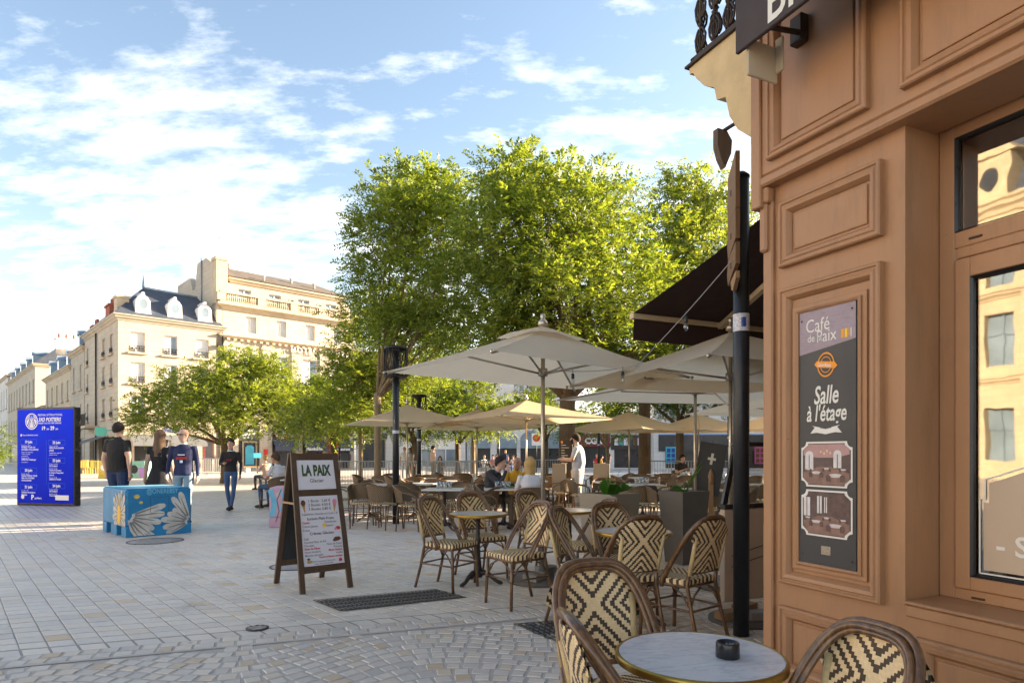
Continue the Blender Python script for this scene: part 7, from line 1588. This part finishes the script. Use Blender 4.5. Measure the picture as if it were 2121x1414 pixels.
# waiter writing on a pad
def waiter(body, J, hd):
    mb = MB(); mb.obox((.0,-.40,1.19), (.10,.16,.012), Matrix.Rotation(R(25),3,'X')); mb.build('order_pad', 'white_cloth', body)
    h, fx, lx, ux = hd; mb = MB(); mb.lathe([(.10,0),(.098,.03)], 16, tuple(h+ux*.055), caps=False); mb.build('head_band', 'tee_black', body)
person((xr(1197,14.95), 14.95, 0), R(-112), 'waiter in pale grey shirt and cream trousers writing on a pad', W(head=(0,-.07,1.61), neck=(0,-.01,1.46), wL=(.05,-.33,1.16), eL=(.26,-.06,1.16), wR=(-.06,-.32,1.14), eR=(-.26,-.06,1.15), kL=(.11,.01,.51), aL=(.12,.03,.09)), 1.84, 'pale_grey', 'trouser_cream', 'skin_b', 'hair_dark', 'short', sleeve=.78, hem=.93, build=1.12, legw=1.2, belly=.03, beard='hair_dark', shoes='white_cloth', extra=waiter)
# diners
S_ = lambda **k: dict(SIT, **k)
person((xr(1024,11.6), 11.75, 0), R(62), 'seated man in charcoal pullover eating, left side of the diners table', S_(head=(0,-.13,1.18), neck=(0,-.06,1.03), wR=(-.03,-.25,1.03), eR=(-.20,-.22,.80), wL=(.12,-.36,.79)), 1.76, 'charcoal', 'khaki', 'skin_b', 'hair_dark', 'buzz', sleeve=1.95, hem=1.0, headturn=R(10), build=1.05)
person((xr(1070,12.1), 12.25, 0), R(10), 'seated bald man in mustard t-shirt behind the diners table', S_(head=(0,-.08,1.19)), 1.72, 'mustard', 'khaki', 'skin_c', 'hair_grey', 'bald', sleeve=.6, hem=1.0, headturn=R(-25))
def wbag(body, J, hd):
    mb = MB(); mb.tube([(.13,-.06,1.03),(.05,.13,.86),(-.12,.16,.66),(-.23,.08,.56)], .008, 5); mb.lathe([(.02,-.10),(.08,-.06),(.09,0),(.06,.07),(.01,.09)], 12, (-.27,.02,.56)); mb.build('shoulder_bag', 'hair_dark', body)
person((xr(1098,11.0), 11.0, 0), R(188), 'seated blond woman in white t-shirt and coral trousers, back to the camera', S_(kL=(.10,-.36,.52), aL=(.12,-.25,.10), kR=(-.16,-.30,.50), aR=(-.22,-.05,.09), wL=(.20,-.30,.82), wR=(-.16,-.30,.82)), 1.68, 'white_cloth', 'coral', 'skin_b', 'hair_blond', 'bob', sleeve=.75, hem=.93, pant_to=.78, shoes='shoe_pale', face=False, extra=wbag)
person((xr(573,15.9), 15.9, 0), R(-118), 'young man in white t-shirt and jeans sitting left of the menu board', S_(head=(0,-.05,1.20), wL=(.16,-.26,.78), wR=(-.10,-.26,.78)), 1.80, 'white_cloth', 'jean_blue', 'skin_c', 'hair_brown', 'short', sleeve=.75, hem=.98, headturn=R(20))
person((xr(1412,21.5), 21.5, 0), R(18), 'boy in black t-shirt bent over a far terrace table', S_(head=(0,-.06,1.2), wL=(.10,-.30,.84), wR=(-.10,-.32,.84)), 1.74, 'tee_black', 'charcoal', 'skin_b', 'hair_dark', 'short', sleeve=.7, hem=.98, small=True)
far_people = [(862,33,20,'person in white top in the group beyond the barriers','white_cloth','trouser_cream','stand'),(850,34,-10,'person in pale blue top beyond the barriers','pale_grey','khaki','stand'),(885,36,30,'person in black top and pink shorts beyond the barriers','tee_black','pink_cloth','stand') if False else (838,33.5,0,'person in striped pale top behind the near lamp post','white_cloth','pale_grey','stand'),
 (853,36,15,'person in black top and pink shorts beyond the barriers','tee_black','pink_cloth','stand'),(866,35,-20,'man in white and navy walking by the rear lamp post','white_cloth','jean_dark','stand'),
 (1003,44,10,'person in white shirt sitting before the white arches','white_cloth','trouser_cream','sit'),(1021,44,0,'person in pink sitting before the white arches','pink_cloth','khaki','sit'),(1029,46,0,'person in blue sitting before the white arches','blue_cloth','jean_blue','sit'),
 (1047,45,5,'man in navy jacket and jeans standing before the arches','navy','jean_blue','stand'),(1063,45,-10,'person in jeans sitting right of the standing man','white_cloth','jean_blue','sit'),(1069,44,20,'person in black sitting right of the standing man','tee_black','charcoal','sit'),
 (1236,46,0,'person in red sitting by the far shops','red_cloth','charcoal','sit'),(1246,45,30,'child in yellow by the far shops','mustard','charcoal','sit'),(1260,46,-20,'person in black standing by the far shops','tee_black','charcoal','stand'),
 (549,24,200,'person with dark hair sitting behind the young man in white','skin_b','charcoal','sit'),(897,30,40,'person in peach top behind the stacked barriers','skin_b','khaki','stand'),(912,31,0,'dark haired person behind the stacked barriers','charcoal','khaki','sit')]
for i, (px, d, rz, lb, tp, bt, ps) in enumerate(far_people):
    person((xr(px,d), d, 0), R(rz*3), lb, STAND if ps == 'stand' else S_(), 1.62+.04*(i%4), tp, bt, 'skin_b', ('hair_dark','hair_brown','hair_blond')[i%3], ('short','bob','buzz')[i%3], sleeve=.6, hem=.95, small=True, group='people far across the square', face=False, pant_to=.45 if 'shorts' in lb else 1.0)
build_people()
# seats for the diners and the young man, stools under the far sitters
for (x_, d, rz, lb) in ((xr(1024,11.6)-.04, 11.8, 62, 'wicker armchair under the seated man in charcoal'),(xr(1070,12.1), 12.35, 10, 'wicker armchair under the man in mustard'),(xr(1098,11.0), 10.92, 188, 'wicker armchair under the blond woman'),(xr(573,15.9)-.05, 15.9, -118, 'wicker armchair under the young man in white'),(xr(1412,21.5), 21.6, 18, 'wicker armchair under the boy in black')):
    spawn(wc, wu, (x_, d, 0), R(rz), lb)
spawn(tt, tu, (xr(573,15.9)+.62, 15.6, 0), R(10), 'terrace table the young man in white sits at')
for i, (px, d, rz, lb, tp, bt, ps) in enumerate(far_people):
    if ps == 'sit':
        a = R(rz*3); r = empty('stool', (xr(px,d), d, 0), a, 'seat under the '+lb, 'stool'); mb = MB(); mb.lathe([(.18,.40),(.2,.42),(.2,.45),(.18,.46)], 12, (0,.05,0)); mb.build('seat', 'concrete_taupe', r); mb = MB(); [mb.box(a_-.015,a_+.015,.05+b_-.015,.05+b_+.015,0,.40) for a_ in (-.13,.13) for b_ in (-.13,.13)]; mb.build('leg', 'iron', r)
r = empty('plate', (xr(1043,11.45)+.12, 11.40, .744), 0, 'plate of salad on the diners table', 'plate'); mb = MB(); mb.lathe([(.07,0),(.12,.012),(.125,.016),(.07,.006)], 20); mb.build('dish', 'white_ink', r); mb = MB(); [mb.lathe([(.001,0),(.03,.005),(.02,.03),(.001,.035)], 7, (.04*math.cos(k*1.3),.04*math.sin(k*1.3),.008)) for k in range(6)]; mb.build('salad', 'leaf_plant', r)
